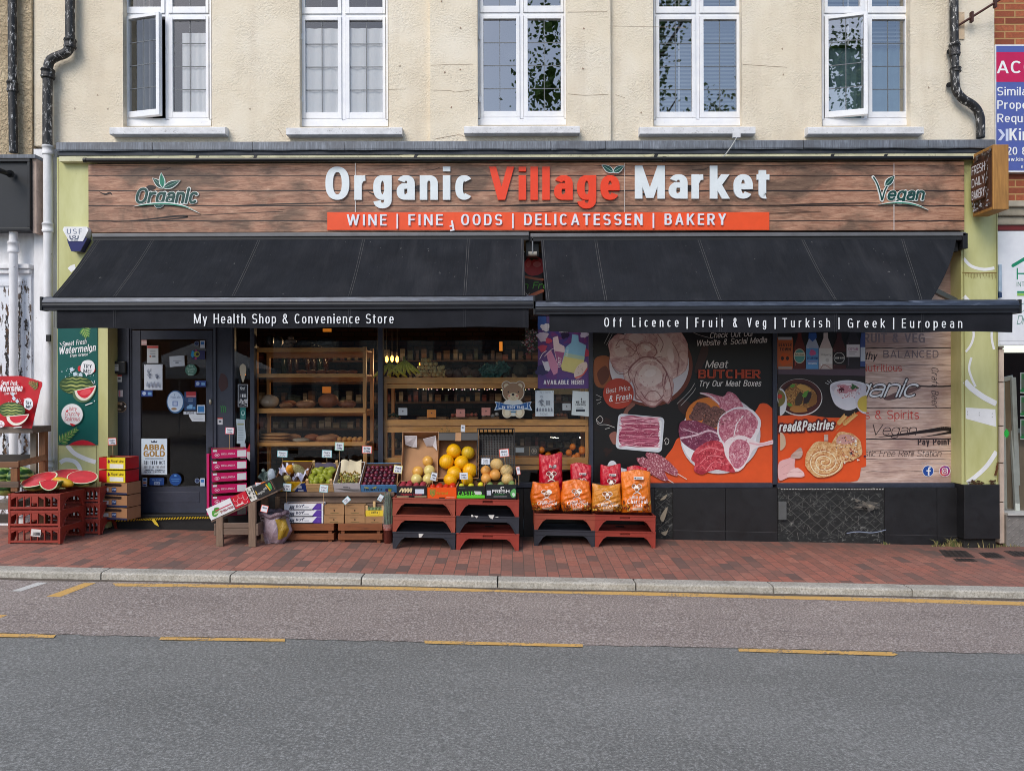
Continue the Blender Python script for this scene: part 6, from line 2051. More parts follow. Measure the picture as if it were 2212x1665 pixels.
paper("sticker","blue egg shaped sticker in the middle of the door glass","sticker",egg,YD)
def cav(a):
 a.rect(398.5,846.5,424,886,(30,62,104));a.rect(402.5,846,423.5,857.5,(172,44,52));a.rect(403,854,423,857.5,(196,120,124));a.rect(403.5,874,416,883,LB)
 a.poly([(397,862),(410,874),(397,882)],(20,44,82));a.rect(407,862,417,863,(170,186,206));a.rect(407,866,417,867,(170,186,206));a.ell2(419.6,881,2.6,2.6,(90,150,200))
paper("sticker","red and blue security sticker beside the egg sticker on the door","sticker",cav,YD)
paper("sticker","square light blue card sticker above the arrow note on the door","sticker",lambda a:(a.rect(425.5,874.5,443,892.5,(190,204,218)),a.rect(427.5,877,441,890,(52,122,182))),YD)
paper("sign","white label reading PUSH on the door glass","sign",lambda a:(a.rect(396.5,888.5,424.5,895,(196,202,210)),a.text("PUSH",402,894,4.8,(40,44,56),418.5,w=.17)),YD)
paper("notice","white arrow shaped note below the PUSH label","notice",lambda a:(a.poly([(408,895),(443,894.5),(443,910.5),(415,910),(408.5,899)],(204,210,214)),a.rect(416,901,436,901.7,(150,156,164)),a.rect(418,904.5,438,905.2,(150,156,164))),YD-.001)
paper("sticker","white and blue card sticker column at the bottom left of the door","sticker",lambda a:(a.rect(308,1031.5,318,1050,(186,200,216)),a.rect(309.5,1033,316.5,1038,(50,100,170)),a.rect(309.5,1041,316.5,1044,(190,110,60)),a.rect(309.5,1046,316.5,1049,(40,60,130))),YD)
paper("sticker","wide blue We accept Visa sticker at the bottom of the door","sticker",lambda a:(a.rrect(323,1031.5,354.5,1047.5,2,(28,66,130)),a.rect(333,1040.5,345,1047,(150,168,190)),a.text("VISA",334.5,1045.8,4,(30,50,120),343.5,w=.2),a.text("We Accept",329,1038,3.6,(120,150,190),349,w=.14)),YD)
paper("sticker","round blue review sticker at the bottom of the door","sticker",lambda a:(a.ell2(379,1035.5,13,13,(18,66,132),n=30),a.rect(370,1034,388,1035,(80,130,190)),a.rect(371,1038,387,1039,(80,130,190)),a.ell2(379,1027,3,2,(90,140,200))),YD)
paper("sticker","round card scheme sticker at the bottom right of the door","sticker",lambda a:(a.ell2(426,1038,5.2,5.2,(130,146,174)),a.ell2(426,1038,4,4,(40,54,90))),YD)
paper("sticker","small white and blue card sticker at the bottom right of the door","sticker",lambda a:(a.rect(432.5,1032.5,442.5,1049.5,(186,200,214)),a.rect(434,1035.5,441,1041.5,(44,108,176))),YD)
YF=YS-.002
def tagdraw(x,y,w,h,top=(196,70,60)):
 def f(a):
  a.rect(x,y,x+w,y+h,(208,208,212));a.rect(x,y,x+w,y+h*.18,top);a.rect(x+w*.25,y+h*.4,x+w*.75,y+h*.68,(90,92,100))
 return f
paper("sticker","small red topped label on the slate panel under the intercom","sticker",tagdraw(252.5,810,11,15),YF)
paper("sticker","narrow pink striped label on the slate panel left of the door","sticker",lambda a:(a.rect(256,842.5,265.5,857,(206,196,202)),a.rect(257,843,260,856.5,(196,120,136))),YF)
paper("sticker","round brown tasting sticker on the slate panel left of the door","sticker",lambda a:(a.ell2(261,878.5,12,12,(150,124,96),n=30),a.ell2(261,878.5,11.2,11.2,(40,30,28),n=30),a.rrect(253,869,260,874,1,(150,118,84)),a.ell2(262,872,2.5,3,(170,150,140)),a.ell2(258,884,4.5,2.4,(150,130,110),rot=15),a.ell2(270.5,877.5,1.8,1.8,(216,216,216))),YF)
paper("sticker","worn dark red oval sticker on the post right of the door","sticker",lambda a:a.ell2(482,826,10,19,(64,32,32),wob=.06),YF)
def claw(a):
 for k in range(3):
  x=476.5+4.2*k
  a.line([(x,877-(k%2)),(x+2.2,880),(x+2.4,886),(x+1.4,890.5)],1.5,(48,140,62))
paper("sticker","green three clawed energy drink sticker on the post right of the door","sticker",claw,YF)
paper("sticker","small red topped label on the post below the green claw sticker","sticker",tagdraw(470,902,11,15),YF)
paper("sticker","cream teardrop shaped sticker in the narrow side window","sticker",lambda a:a.poly(spline([(518,792),(524,786),(530.5,790),(531.5,802),(525,826),(518.5,804)],5,True),(196,184,160)),YD)
def refill(a):
 a.rect(514,830,535.5,878.5,(206,208,214));a.rect(515,831,534.5,877.5,(18,22,36))
 a.text("Yes!",517,842,7,WHITE,528,w=.09,script=True);a.text("I WILL",518.5,858,7,WHITE,532,w=.12);a.text("Refill",517,871,9,WHITE,533,w=.11,script=True);a.line([(520,874),(526,873),(532,875)],.8,WHITE)
paper("sticker","black sticker reading Yes I will refill in the side window","sticker",refill,YD)
paper("sticker","teal leaf emblem sticker below the refill sticker","sticker",lambda a:(a.rect(519,880,531,906,(8,104,100)),a.ell2(525,892,4,6,(170,206,200)),a.ell2(525,891,2.6,4,(8,104,100)),a.rect(521.5,901,528.5,902,(170,206,200))),YD-.001)
def longnote(a):
 a.poly([(510,904.5),(528.5,906),(529.5,925),(531.5,944),(528,958),(511.5,958),(512,930)],(176,190,198))
 for k in range(12):a.rect(514,910+3.6*k,526,910.8+3.6*k,(130,142,152))
 a.rect(513,915,527,917.4,(150,150,90))
paper("notice","long curled paper notice in the narrow side window","notice",longnote,YD-.002)
paper("notice","thin white receipt paper below the long notice in the side window","notice",lambda a:(a.rect(519.5,957,530.5,996,(170,184,194)),[a.rect(521.5,966+4*k,528,966.7+4*k,(130,142,152))for k in range(6)]),YD-.001)
paper("notice","red and white corner of a notice in the bottom of the side window","notice",lambda a:(a.poly([(531,976),(540,957),(540,976)],(196,40,46)),a.poly([(531,976),(540,976),(540,996),(534,990)],(210,208,210))),YD)
def teddy(a):
 OUT,BR,LT,BLU=(214,206,186),(148,116,88),(206,190,158),(30,86,148)
 for o in(1.6,0):
  c=OUT if o else BR
  a.ell2(1094,833,9+o,8.6+o,c);a.ell2(1123,833,9+o,8.6+o,c);a.ell2(1108.6,847,22.5+o,20+o,c,n=36)
  c2=OUT if o else LT
  a.ell2(1108.6,879,22+o,18+o,(206,210,206)if not o else OUT,n=36);a.ell2(1095.5,890,9.5+o,11+o,c2);a.ell2(1122,890,9.5+o,11+o,c2)
 a.ell2(1094,834,5.6,5.4,LT);a.ell2(1123,834,5.6,5.4,LT);a.ell2(1108.6,847,21,18,BR)
 a.ell2(1108.6,857,12.4,8.6,LT);a.ell2(1098,846.5,1.6,1.8,(40,30,28));a.ell2(1120,846.5,1.6,1.8,(40,30,28));a.ell2(1108.2,852,3.2,2.4,(30,24,24));a.line([(1108.3,853),(1108.3,858)],.7,(40,30,28));a.line([(1104.5,860),(1108.3,861),(1112,860)],.7,(40,30,28))
 a.ell2(1100,855,2.6,2.2,(206,130,112));a.ell2(1117,855,2.6,2.2,(206,130,112))
 a.ell2(1095.5,891,5.6,7.4,(222,212,186));a.ell2(1122,891,5.6,7.4,(222,212,186));a.rect(1103,888,1115,891,(70,120,150))
 for s in(-1,1):
  a.poly([(1108.6+s*24,870),(1108.6+s*40,867),(1108.6+s*36,875),(1108.6+s*41,886),(1108.6+s*24,884)],(196,212,226));a.poly([(1108.6+s*25,871),(1108.6+s*38,869),(1108.6+s*34.6,875.6),(1108.6+s*38,884),(1108.6+s*25,882)],BLU)
 a.poly([(1078,868),(1092,872.5),(1108.6,874),(1125,872.5),(1139,868),(1140,881),(1125,885),(1108.6,886.5),(1092,885),(1077,881)],(196,212,226));a.poly([(1079,869),(1092,873.3),(1108.6,875),(1125,873.3),(1138,869),(1139,880),(1125,884),(1108.6,885.5),(1092,884),(1078,880)],BLU)
 a.text("TN TEDDY TRAIL",1084,882.6,6,(226,232,238),1133,w=.17,sp=.14);a.rect(1095,876,1122,876.8,(140,170,206))
paper("window_sticker","teddy bear window sticker with a blue banner reading TN Teddy Trail","sticker",teddy,YD)
def draw2(a):
 a.rect(1156.5,843.5,1196,899,(206,216,222))
 for x in(1159,1193.5):a.ell2(x,845.5,.9,.9,(40,42,50))
 a.text("IN STORE",1166,849,4,(130,140,156),1190,w=.09)
 for k in range(30):
  a.ell2(1169.5+q.gauss(0,2.4),868+q.gauss(0,4.5),1,1.2,(120,128,140),wob=.3,seed=k)
 a.ell2(1169.5,856.5,2.3,2.3,(130,138,150));a.ell2(1169.5,856.5,1.4,1.4,(206,216,222))
 for x in(1181.5,1186.5):a.rect(x-2,865,x+1.4,875,(130,138,148))
 for k in range(6):
  x=1160.5+6.2*k;a.poly([(x-1.8,888),(x-1.7,883.5),(x,879.5),(x+1.7,883.5),(x+1.8,888)],(50,60,90)if k==0 else(130,138,150))
 a.text("NOW",1167,896,4.5,(120,130,146),1183,w=.09)
paper("notice","white sheet with a pencil drawing under the purple vape poster","notice",draw2,YD)
def hiring(a):
 a.poly([(1237,844),(1272,846),(1272,899.5),(1234.5,896)],(204,214,216))
 a.text("WE ARE",1243.5,871,5.2,(40,44,50),1265,w=.2);a.text("HIRING",1243.5,876.5,5.2,(40,44,50),1265,w=.2);a.rect(1245,881,1260,882.6,(110,116,124));a.rect(1244,884,1263.5,889,(44,50,62));a.line([(1256,862),(1256,866)],1,(60,64,70));a.ell2(1256,861,1.4,1.4,(60,64,70))
paper("notice","white We Are Hiring notice in the corner of the vegetable window","notice",hiring,YD)
t=thing("intercom","black intercom box on the slate panel left of the door","intercom",tuple(P(257,880,YS)))
b=MB()
xa_,xb_,z0,z1=box_at(244,780,270,807,YS-.06)
b.box(xa_,xb_,YS-.06,YS,z0,z1,col((26,27,32),.4));b.build("casing",t,bevel=.01)
a=Art(YS-.0605,step=.0004);a.rect(247,786.5,256,801,(176,180,186));a.rect(248,790,255,791,(90,92,98));a.build("label_plate",t)
t=thing("wall_lamp","small grey and black lamp on the return beside the door","lamp",tuple(P(232,780,-.02)))
b=MB();p=P(232,769,-.03);b.tube([p+Vector((0,0,-.05)),p+Vector((0,0,.035))],.036,col((104,108,112),.4),16);b.build("lens",t)
b=MB();b.tube([p+Vector((0,0,.036)),p+Vector((0,0,.08))],[.04,.03],col((26,26,30),.4),16);b.build("cap",t)
t=thing("barrier_tape","yellow and black hazard tape strung across the door step","tape",tuple(P(330,1122,-.05)))
b=MB()
pts=spline([(216,1126),(250,1124.5),(300,1122),(328,1121),(370,1119.5),(420,1118),(458,1117.5)],8)
yl,bk=col((206,176,40),.4),col((26,26,26),.4)
for k in range(len(pts)-1):
 (x0,y0),(x1,y1)=pts[k],pts[k+1]
 h=2.3
 for f in(0,1):
  xa_,xb_=x0+(x1-x0)*f*.55,x0+(x1-x0)*(.55 if f==0 else 1)
  ya_,yb_=y0+(y1-y0)*f*.55,y0+(y1-y0)*(.55 if f==0 else 1)
  b.add([P(xa_-1.5,ya_+h,-.05),P(xb_-1.5,yb_+h,-.05),P(xb_+1.5,yb_-h,-.055),P(xa_+1.5,ya_-h,-.055)],[(0,1,2,3)],yl if f==0 else bk)
b.build("strip",t)
b=MB();b.add([P(327,1122,-.06),P(333,1120,-.06),P(341,1131,-.07),P(343,1137,-.075),P(334,1132,-.07)],[(4,3,2,1,0)],yl);b.build("loose_end",t)

# inside the windows: shelves, bread, vegetables
PINE=m_wood((212,154,84),"pale pine shelf wood",axis='x',dark=.25)
PINEZ=m_wood((208,150,82),"pale pine post wood",axis='z',dark=.25)
def shelf(lab,posts,rails,Y0,depth,px0,px1,lipy):
 t=thing("wooden_rack",lab,"shelving",tuple(P((px0+px1)/2,1040,Y0)))
 for x0,x1 in posts:
  xa,xb,_,zt=box_at(x0,rails[0][0]-2,x1,1060,Y0)
  zb=P(CX,1075,Y0).z
  for y in(Y0,Y0+depth):
   b=MB();b.box(xa,xb,y,y+.05,zb,zt,PINEZ);b.build("post",t)
 for y0,y1 in rails:
  xa,xb,z0,z1=box_at(px0,y0,px1,y1,Y0)
  b=MB()
  b.box(xa,xb,Y0-.012,Y0+.012,z0,z1,PINE)
  b.box(xa,xb,Y0+.0125,Y0+depth,z0+.01,z0+.028,PINE)
  b.box(xa,xb,Y0+depth+.001,Y0+depth+.02,z0-.05,z1-.02,PINE)
  b.build("shelf",t,bevel=.003)
 return t
shelf("pine bread rack with four shelves in the window beside the door",((549.5,556),(784,791)),((751,760.5),(807,815),(881.5,892),(954.5,963)),.20,.42,551,789,0)
shelf("long pine vegetable rack filling the window between the bread and the meat poster",((830,836),(1264,1271)),((815,828),(906,919.5),(988,1003)),.18,.5,832,1270,0)
b=MB()
for y0,y1 in((829,838.5),(921.5,933.5),(1005,1015)):
 xa,xb,z0,z1=box_at(836,y0,1266,y1,.175)
 b.box(xa,xb,.175,.195,z0,z1,PINE)
tag(b.build("fascia_board",bevel=.003),"second row of pine boards just below the vegetable rack shelves","board")
BRD=m_wood((168,108,60),"brown crust",axis='x',dark=.35)
def loaf(px0,px1,py0,py1,lab,m,Y=.34,lump=.04,cat="bread",name="bread_loaf",group=None,dp=.09):
 xa,xb,z0,z1=box_at(px0,py0,px1,py1,Y)
 b=MB()
 T=None
 n=20
 c=((xa+xb)/2,Y,(z0+z1)/2)
 b.ell(c,((xb-xa)/2,dp,(z1-z0)/2),m,lump=lump,seed=int(px0))
 return tag(b.build(name),lab,cat,group)
loaf(560,603,852,882,"round white loaf in a clear bag, leftmost on the bread shelf",m_film((206,186,160),.9,"bagged loaf wrap"),lump=.08)
crust=[m_wood((170,118,76),"seeded crust",axis='y',dark=.4),m_wood((150,84,44),"dark crust",axis='y',dark=.4)]
loaf(605,631,869,882,"small flat brown roll next to the bagged loaf",crust[0])
loaf(640,681,864,882,"long seeded brown loaf in the middle of the bread shelf",m_film((178,122,82),1.0,"glazed seeded crust"),lump=.06)
loaf(687,731,850,880,"tall round dark crusted loaf on the bread shelf",crust[1])
loaf(734,771,864,881,"wrapped dark loaf at the right end of the bread shelf",m_film((150,92,62),1.0,"wrapped dark crust"))
for k,(x0,x1,y0,y1)in enumerate(((559,622,948,955),(560,629,941,949),(563,628,934.5,942))):
 loaf(x0,x1,y0,y1,("bottom","middle","top")[k]+" oval flatbread of the pile on the lower bread shelf",m_wood((200,150,96),"flatbread crust",dark=.35),dp=.12,name="flatbread",group="flatbreads piled on the lower shelf")
loaf(631,671,945,955,"flat clear bag of bread next to the flatbreads",m_film((190,178,156),.8,"bread bag film"),lump=.1,name="bread_bag")
loaf(682,727,939,955,"square pale sourdough loaf on the lower bread shelf",crust[0],lump=.02)
for k in range(5):
 loaf(728+k*11,740+k*11,943,955,"small golden roll in the row on the lower bread shelf",m_wood((196,140,70),"golden crust",dark=.3),group="rolls on the lower shelf",name="bread_roll",dp=.05)
for k in range(6):
 loaf(640+k*22,662+k*22,799,807,"low dark bread roll in the row on the second shelf",crust[1],group="dark rolls on the second shelf",name="bread_roll",dp=.07)
for k,(x0,x1,y0,y1,lab)in enumerate(((575,592,723,751,"tall dark plastic bag at the left of the top bread shelf"),(594,610,725,751,"second tall dark bag on the top bread shelf"),(641,681,733,751,"wide dark wrapped pack on the top bread shelf"),(684,727,729,751,"bulky dark wrapped pack at the right of the top bread shelf"))):
 loaf(x0,x1,y0,y1,lab,m_film((60,64,66),1.0,"dark plastic wrap"),lump=.1,name="plastic_bag",cat="bag")
for k,(x,y)in enumerate(((617,747),(628,746),(622,738),(634,737),(628,730))):
 loaf(x-6.5,x+6.5,y-4.5,y+4.5,"pale onion in the little heap on the top bread shelf",col((150,128,112),.5),name="onion",cat="onion",group="onions on the top shelf",dp=.03)
for k in range(9):
 x0=566+(k%5)*41+9*(k//5)
 y1=(881,954)[k//5]
 loaf(x0,x0+34,y1-17,y1-1,"brown loaf in the second row of the bread shelves, half hidden",crust[k%2],Y=.5,name="bread_loaf",group="loaves at the back of the bread shelves")
gro={}
for r_,py in enumerate((778,826,868,925,968)):
 for k in range(44):
  px=566+k*16+q.uniform(-3,3)
  w_,h_=q.uniform(6,14),q.uniform(10,25)
  c=q.choice(((92,66,44),(52,60,50),(110,96,70),(60,44,40),(92,40,34),(120,112,98)))
  Y=2.7
  p=P(px,py,Y);sz=(D+Y)/K
  if c not in gro:
   b=MB();b.box(-.5,.5,-.5,.5,0,1,col(c,.5,.3,3));b.box(-.5,.5,-.52,-.501,.2,.62,col(tuple(min(255,int(v*1.3+14))for v in c),.5))
   gro[c]=tag(b.build("grocery_pack",origin=(0,0,0)),"dim packet standing on the far shelves inside the shop","grocery","groceries on the far shelves");o=gro[c]
  else:
   o=dup(gro[c])
  o.location=p;o.scale=(w_*sz,.12,h_*sz)
t=thing("wooden_rack","dim wooden shelving against the back wall inside the shop","shelving",tuple(P(900,1000,2.8)))
b=MB()
for py in(780,828,870,927,970):
 xa,xb,z0,z1=box_at(560,py-2,1275,py+1,2.6);b.box(xa,xb,2.6,2.9,z0,z1,col((92,62,38),.7,.3,6))
b.build("shelves",t)
YV=.32
def veg(name,lab,cat,px,py,r,m,grp=None,sq=1.0,lump=.05,seed=0,Y=YV):
 p=P(px,py,Y);s=(D+Y)/K
 b=MB();b.ell(p,(r*s,r*s,r*s*sq),m,lump=lump,seed=seed,nu=14,nv=9)
 return tag(b.build(name),lab,cat,grp)
for k,(cx,lab)in enumerate(((843,"small hand of green bananas at the left end of the vegetable rack"),(874,"larger hand of green bananas with upright stalks on the rack"))):
 t=thing("banana_hand",lab,"bananas",tuple(P(cx,814,YV)))
 n=5 if k==0 else 7
 for j in range(n):
  f=j/(n-1)-.5
  s=(D+YV)/K
  b=MB()
  top=P(cx+f*8,786-6*k,YV);
  pts=[top+Vector((f*.06*i,-.035*sin(i*.55),-.027*i))for i in range(7)]
  b.tube(pts,[.006,.012,.017,.019,.018,.013,.005],col((196,200,70),.45,.15),8)
  b.build("banana",t)
 b=MB();b.tube([P(cx,787-6*k,YV),P(cx-2,776-6*k,YV)],[.02,.012],col((128,140,56),.5),8);b.build("stalk",t)
q=random.Random(12)
on=col((208,190,130),.5,.2)
first=None
for row,n in enumerate((11,10,9,6,3)):
 for k in range(n):
  px,py=902+row*3+k*6.4+q.uniform(-1,1),810-row*8+q.uniform(-1,1)
  if first is None:
   first=veg("onion","small pale onion in the big heap on the vegetable rack","onion",px,py,4.6,on,"onions heaped beside the bananas",seed=3)
  else:
   p=P(px,py,YV+q.uniform(-.02,.06));c=dup(first,(p.x,p.y,p.z-.022))
   c.rotation_euler=(q.uniform(-.5,.5),q.uniform(-.5,.5),q.uniform(0,6))
for x,y,r,c,nm,lab in((972,806,12,(88,66,52),"celeriac","brown knobbly root next to the onions"),(989,808,13,(92,68,56),"celeriac","wide brown root overhanging the shelf edge"),(1006,802,11,(102,74,56),"celeriac","reddish brown root in front of the dark wall"),(1026,806,10,(88,64,50),"celeriac","small brown root beside the cabbages"),(1124,800,17,(66,58,44),"celeriac","large dark root at the end by the purple poster")):
 veg(nm,lab,"root vegetable",x,y,r,col(c,.8,.3,20),sq=.9,lump=.09,seed=int(x))
def cabbage(px,py,r,lab,sd):
 qq=random.Random(sd);p=P(px,py,YV);s=(D+YV)/K
 t=thing("cabbage",lab,"cabbage",tuple(p))
 b=MB();b.ell(p,(r*s*.8,)*3,col((60,104,92),.55,.25,20),lump=.06,seed=sd);b.build("heart",t)
 b=MB();lm=col((64,112,100),.55,.3,24)
 for k in range(9):
  a,e=qq.uniform(0,6.28),qq.uniform(-.7,.9)
  d=Vector((cos(a)*cos(e),-abs(sin(a))*cos(e),sin(e)))
  u=d.orthogonal().normalized();w=d.cross(u)
  b.sheet(lambda x,y:p+d*(r*s*(.86+.16*((x-.5)**2+(y-.5)**2)*3+.03*sin(x*14+k)))+(u*(x-.5)+w*(y-.5))*r*s*1.5,7,7,lm)
 b.build("leaves",t)
cabbage(1053,804,14,"blue green cabbage at the left of the pair on the rack",1);cabbage(1082,800,15,"blue green cabbage with loose leaves at the right of the pair",2);cabbage(1070,812,9,"small cabbage low between the two big ones",3)
for px,py,w,h,c,lab in((860.7,881,19,15.6,(206,210,214),"white price card clipped in front of the middle shelf"),(922.3,884.5,19.6,17.3,(226,138,48),"orange price card clipped in front of the middle shelf"),(985,883.5,19.4,17,(230,152,136),"salmon pink price card nearer the orange one"),(1040.3,880.3,19,17.2,(230,152,136),"salmon pink price card beside the teddy sticker"),(1214.9,871,18,15,(206,212,214),"white price card between the two white notices")):
 a=Art(.165,step=.0006);a.rect(px,py,px+w,py+h,c);a.ell2(px+w/2,py+h*.45,1.6,1.4,(70,66,66),wob=.3)
 tag(a.build("price_card"),lab,"price card","cards along the middle shelf")
for x0,x1,c,lab in((838,862,(44,64,40),"dark green produce heap at the left of the middle shelf"),(902,964,(150,116,84),"flat cardboard tray on the middle shelf"),(974,1032,(150,70,50),"low heap of red peppers on the middle shelf"),(1041,1078,(196,194,188),"heap of white garlic on the middle shelf"),(1150,1226,(132,72,40),"heap of reddish tomatoes on the middle shelf")):
 b=MB();qq=random.Random(int(x0));m=col(c,.5,.25,20)
 t=thing("produce_tray",lab,"produce",tuple(P((x0+x1)/2,906,.28)))
 xa,xb=P(x0,900,.28).x,P(x1,900,.28).x
 zz=P(CX,904.5,.28).z
 b.box(xa,xb,.22,.42,zz,zz+.02,col((120,92,62),.8));b.build("tray",t)
 if x0!=902:
  n=int((x1-x0)/8)
  for k in range(n):
   b=MB();b.ell((xa+(xb-xa)*(k+.5)/n,.25+qq.uniform(0,.05),zz+.035+qq.uniform(0,.02)),(.024,.024,.021),m,lump=.06,seed=k,nu=12,nv=8);b.build("vegetable",t)
ora=None
for px,py in((1170,972),(1183,974),(1208,974),(1224,973),(1223,966),(1238,965),(1252,962),(1257,974),(1240,977),(1228,984),(1241,984),(1252,984),(1264,970),(1247,970)):
 if ora is None:
  ora=veg("orange","ripe orange in the heap on the lowest rack shelf","orange",px,py,7.2,col((224,124,30),.42,.1,40),"oranges in the lower window",lump=.01,Y=.25)
 else:
  p=P(px,py,.25+.02*(px%3));dup(ora,(p.x,p.y,p.z-7.2*(D+.25)/K),(px,0,py))
a=Art(.2,step=.0006)
xa,xb,z0,z1=box_at(1110.5,964,1164,984.5,.2)
a.box(xa,xb,.2,.34,z0,z1,col((72,66,58),.6));a.rect(1114,967,1132,977,(176,186,192));a.rect(1143.6,964.5,1144.6,984,(176,150,110));a.ell2(1154,974,6,6,(176,166,150));a.ell2(1154,974,4.8,4.8,(60,54,48));a.ell2(1154,974,3,2.4,(170,160,144),wob=.2)
tag(a.build("carton"),"dark brown printed carton lying left of the oranges","carton")
AMB=m_emit((255,170,70),5,"glowing amber filament")
for k,(px,py)in enumerate(((835.5,776),(847,774.5),(858,776))):
 t=thing("hanging_bulb",("leftmost","middle","rightmost")[k]+" of three glowing bulbs above the bananas","lamp",tuple(P(px,py,1.2)),"glowing bulbs above the bananas")
 p=P(px,py,1.2)
 b=MB();b.ell(p,(.02,.02,.042),AMB,nu=10,nv=8);b.build("bulb",t)
 b=MB();b.tube([p+Vector((0,0,.04)),p+Vector((0,0,.09))],.016,col((40,36,32),.5),8);b.tube([p+Vector((0,0,.09)),p+Vector((0,0,.8))],.004,col((40,36,32),.5),6);b.build("cord",t)
for nm,lab,px,py,w,h,Y,e in(("wall_lamp","orange lit lamp at the back right of the vegetable window",1084-2,748,7,20,2.5,.35),("wall_lamp","orange strip light seen through the narrow side window",524,809,10,2.5,1.2,1.5),("drinks_fridge","amber lit shelf glowing behind the bread rack",705,846-4,18,14,2.4,.1),("wall_lamp","amber light high behind the bread rack",706,713,18,7,2.6,.2),("hanging_bulb","single dim orange lamp over the bananas",906,787,2,7,1.0,3)):
 b=MB();xa,xb,z0,z1=box_at(px-w/2,py-h/2,px+w/2,py+h/2,Y)
 b.box(xa,xb,Y,Y+.04,z0,z1,m_emit((255,150,50),e,"amber lamp %s"%e));tag(b.build(nm,bevel=.004),lab,"lamp")
t=thing("fairy_lights","string of tiny white and pink fairy lights under the upper shelf of the rack","fairy lights",tuple(P(1000,840,.17)))
ems=[m_emit(c,5,"fairy light %d"%c[2])for c in((255,214,150),(255,180,190),(255,240,220))]
fl=[MB(),MB(),MB()]
for k in range(46):
 x=902+k*6.0+q.uniform(-1,1)
 if x<1155 and q.random()<.8:
  fl[k%3].ell(P(x,841+q.uniform(-.6,.8),.16),(.0035,)*3,ems[k%3],nu=6,nv=4)
for k in range(12):
 fl[2].ell(P(1190+k*2.6 if k<7 else 1248+k*.5,945+q.uniform(-.8,.8),.16),(.004,)*3,ems[2],nu=6,nv=4)
for m_ in fl:o=m_.build("bulbs",t)
for px,py,Y,e in((847,776,1.15,7),(690,735,1.6,4),(1090,740,1.6,4)):
 l=bpy.data.lights.new("bulb_fill_light",'POINT');l.energy=e;l.color=(1,.66,.34);l.shadow_soft_size=.06
 o=bpy.data.objects.new("bulb_fill_light",l);COL.objects.link(o);o.location=P(px,py,Y)+Vector((0,-.05,-.08))
for k in range(9):
 if k in(0,4):continue
 x=600+k*13
 b=MB();p=P(x,806,2.2)
 b.lathe([(.0,0),(.04,0),(.04,.2),(.015,.26),(.015,.33),(0,.33)],col(((52,26,18),(30,44,28),(64,34,20))[k%3],.15,spec=.8),p,10)
 tag(b.build("bottle"),"dark wine bottle standing on the far shelf behind the bread","bottle","wine bottles behind the bread")
t=thing("flower_basket","hanging basket of pink and white flowers behind the purple poster edge","flowers",tuple(P(1150,740,.5)))
b=MB()
ms=[col((226,206,210),.6),col((176,50,84),.6),col((52,82,44),.6)]
for k in range(150):
 p=P(1146+q.gauss(0,8),738+q.gauss(0,12),.5+q.uniform(-.06,.06))
 b.ell(p,(.012,.008,.010),ms[k%3],nu=6,nv=4)
b.build("blooms",t)

# things standing on the pavement
TILT=R(1.347)
RC,DKC,BRC=col((146,56,44),.5,.12,5),col((46,48,56),.5,.12,5),col((150,72,54),.5,.12,5)
def tray(W,L,H,m,handle,lab,loc,rz=0,group="plastic bread trays",cells=(7,6)):
 t=thing("bread_tray",lab,"bread tray",(0,0,0),group)
 b0=H-.058
 for y in(0,L-.02):
  b=MB()
  for s in(-1,1):
   pts=[(s*W/2,0),(s*(W/2-.032),0),(s*(W/2-.045),.03),(s*(W/2-.085),b0-.02),(s*(W/2-.1),b0),(s*W/2,b0)]
   ring=[Vector((x,y,z))for x,z in pts]
   if s>0:ring.reverse()
   b.prism(list(reversed(ring)),(0,.02,0),m)
   pr=[Vector((s*(W/2-.032),y-.004,0)),Vector((s*(W/2-.045),y-.004,.03)),Vector((s*(W/2-.085),y-.004,b0-.02)),Vector((s*(W/2-.12),y-.004,b0+.004))]
   for p0,p1 in zip(pr,pr[1:]):b.bar(p0,p1,.009,.012,m,up=(0,1,0))
  if handle:
   h=.05;b.box(-W/2,-h,y,y+.02,b0+.0005,H-.002,m);b.box(h,W/2,y,y+.02,b0+.0005,H-.002,m)
   b.box(-h,h,y,y+.02,b0+.0005,b0+.018,m);b.box(-h,h,y,y+.02,b0+.044,H-.002,m)
  else:
   b.box(-W/2,W/2,y,y+.02,b0+.0005,H-.002,m)
  b.box(-W/2-.003,W/2+.003,y-.005,y+.024,H-.014,H-.001,m)
  b.box(-W/2+.12,W/2-.12,y-.004,y,b0+.001,b0+.008,m)
  b.build("end_panel",t,bevel=.003)
 for s in(-1,1):
  b=MB();x0,x1=(s*W/2-.016,s*W/2)if s>0 else(s*W/2,s*W/2+.016)
  ya,yb=.0205,L-.0205
  b.box(x0,x1,ya,yb,H-.03,H-.002,m);b.box(x0,x1,ya,yb,.012,.034,m)
  n=cells[0]
  for k in range(n+1):
   y=ya+(yb-ya)*k/n
   b.box(x0-.003,x1+.003,max(ya,y-.005),min(yb,y+.005),.0345,H-.0305,m)
  mid=ya+(yb-ya)*3/n;mid2=ya+(yb-ya)*4/n
  b.box(x0+.002,x1-.002,mid+.0055,mid2-.0055,.07,H-.031,m)
  for k in range(n):
   if k==3:continue
   y0=ya+(yb-ya)*k/n+.0055;y1=ya+(yb-ya)*(k+1)/n-.0055
   b.prism([Vector((x0+.002,y0,H-.031)),Vector((x0+.002,y1,H-.031)),Vector((x0+.002,(y0 if k<3 else y1),H-.062))],(.012,0,0),m)
  b.build("side_panel",t,bevel=.002)
 b=MB()
 n=8
 zb=H-.03
 for k in range(n+1):
  y=.021+(L-.045)*k/n
  b.box(-W/2+.018,W/2-.018,y,y+.022,zb-.012,zb,m)
 for k in range(1,n):
  x=-W/2+W*k/n
  b.box(x-.012,x+.012,.022,L-.022,zb-.02,zb-.0125,m)
 b.build("base_grid",t)
 t.location=loc;t.rotation_euler=(0,TILT,rz)
 return t
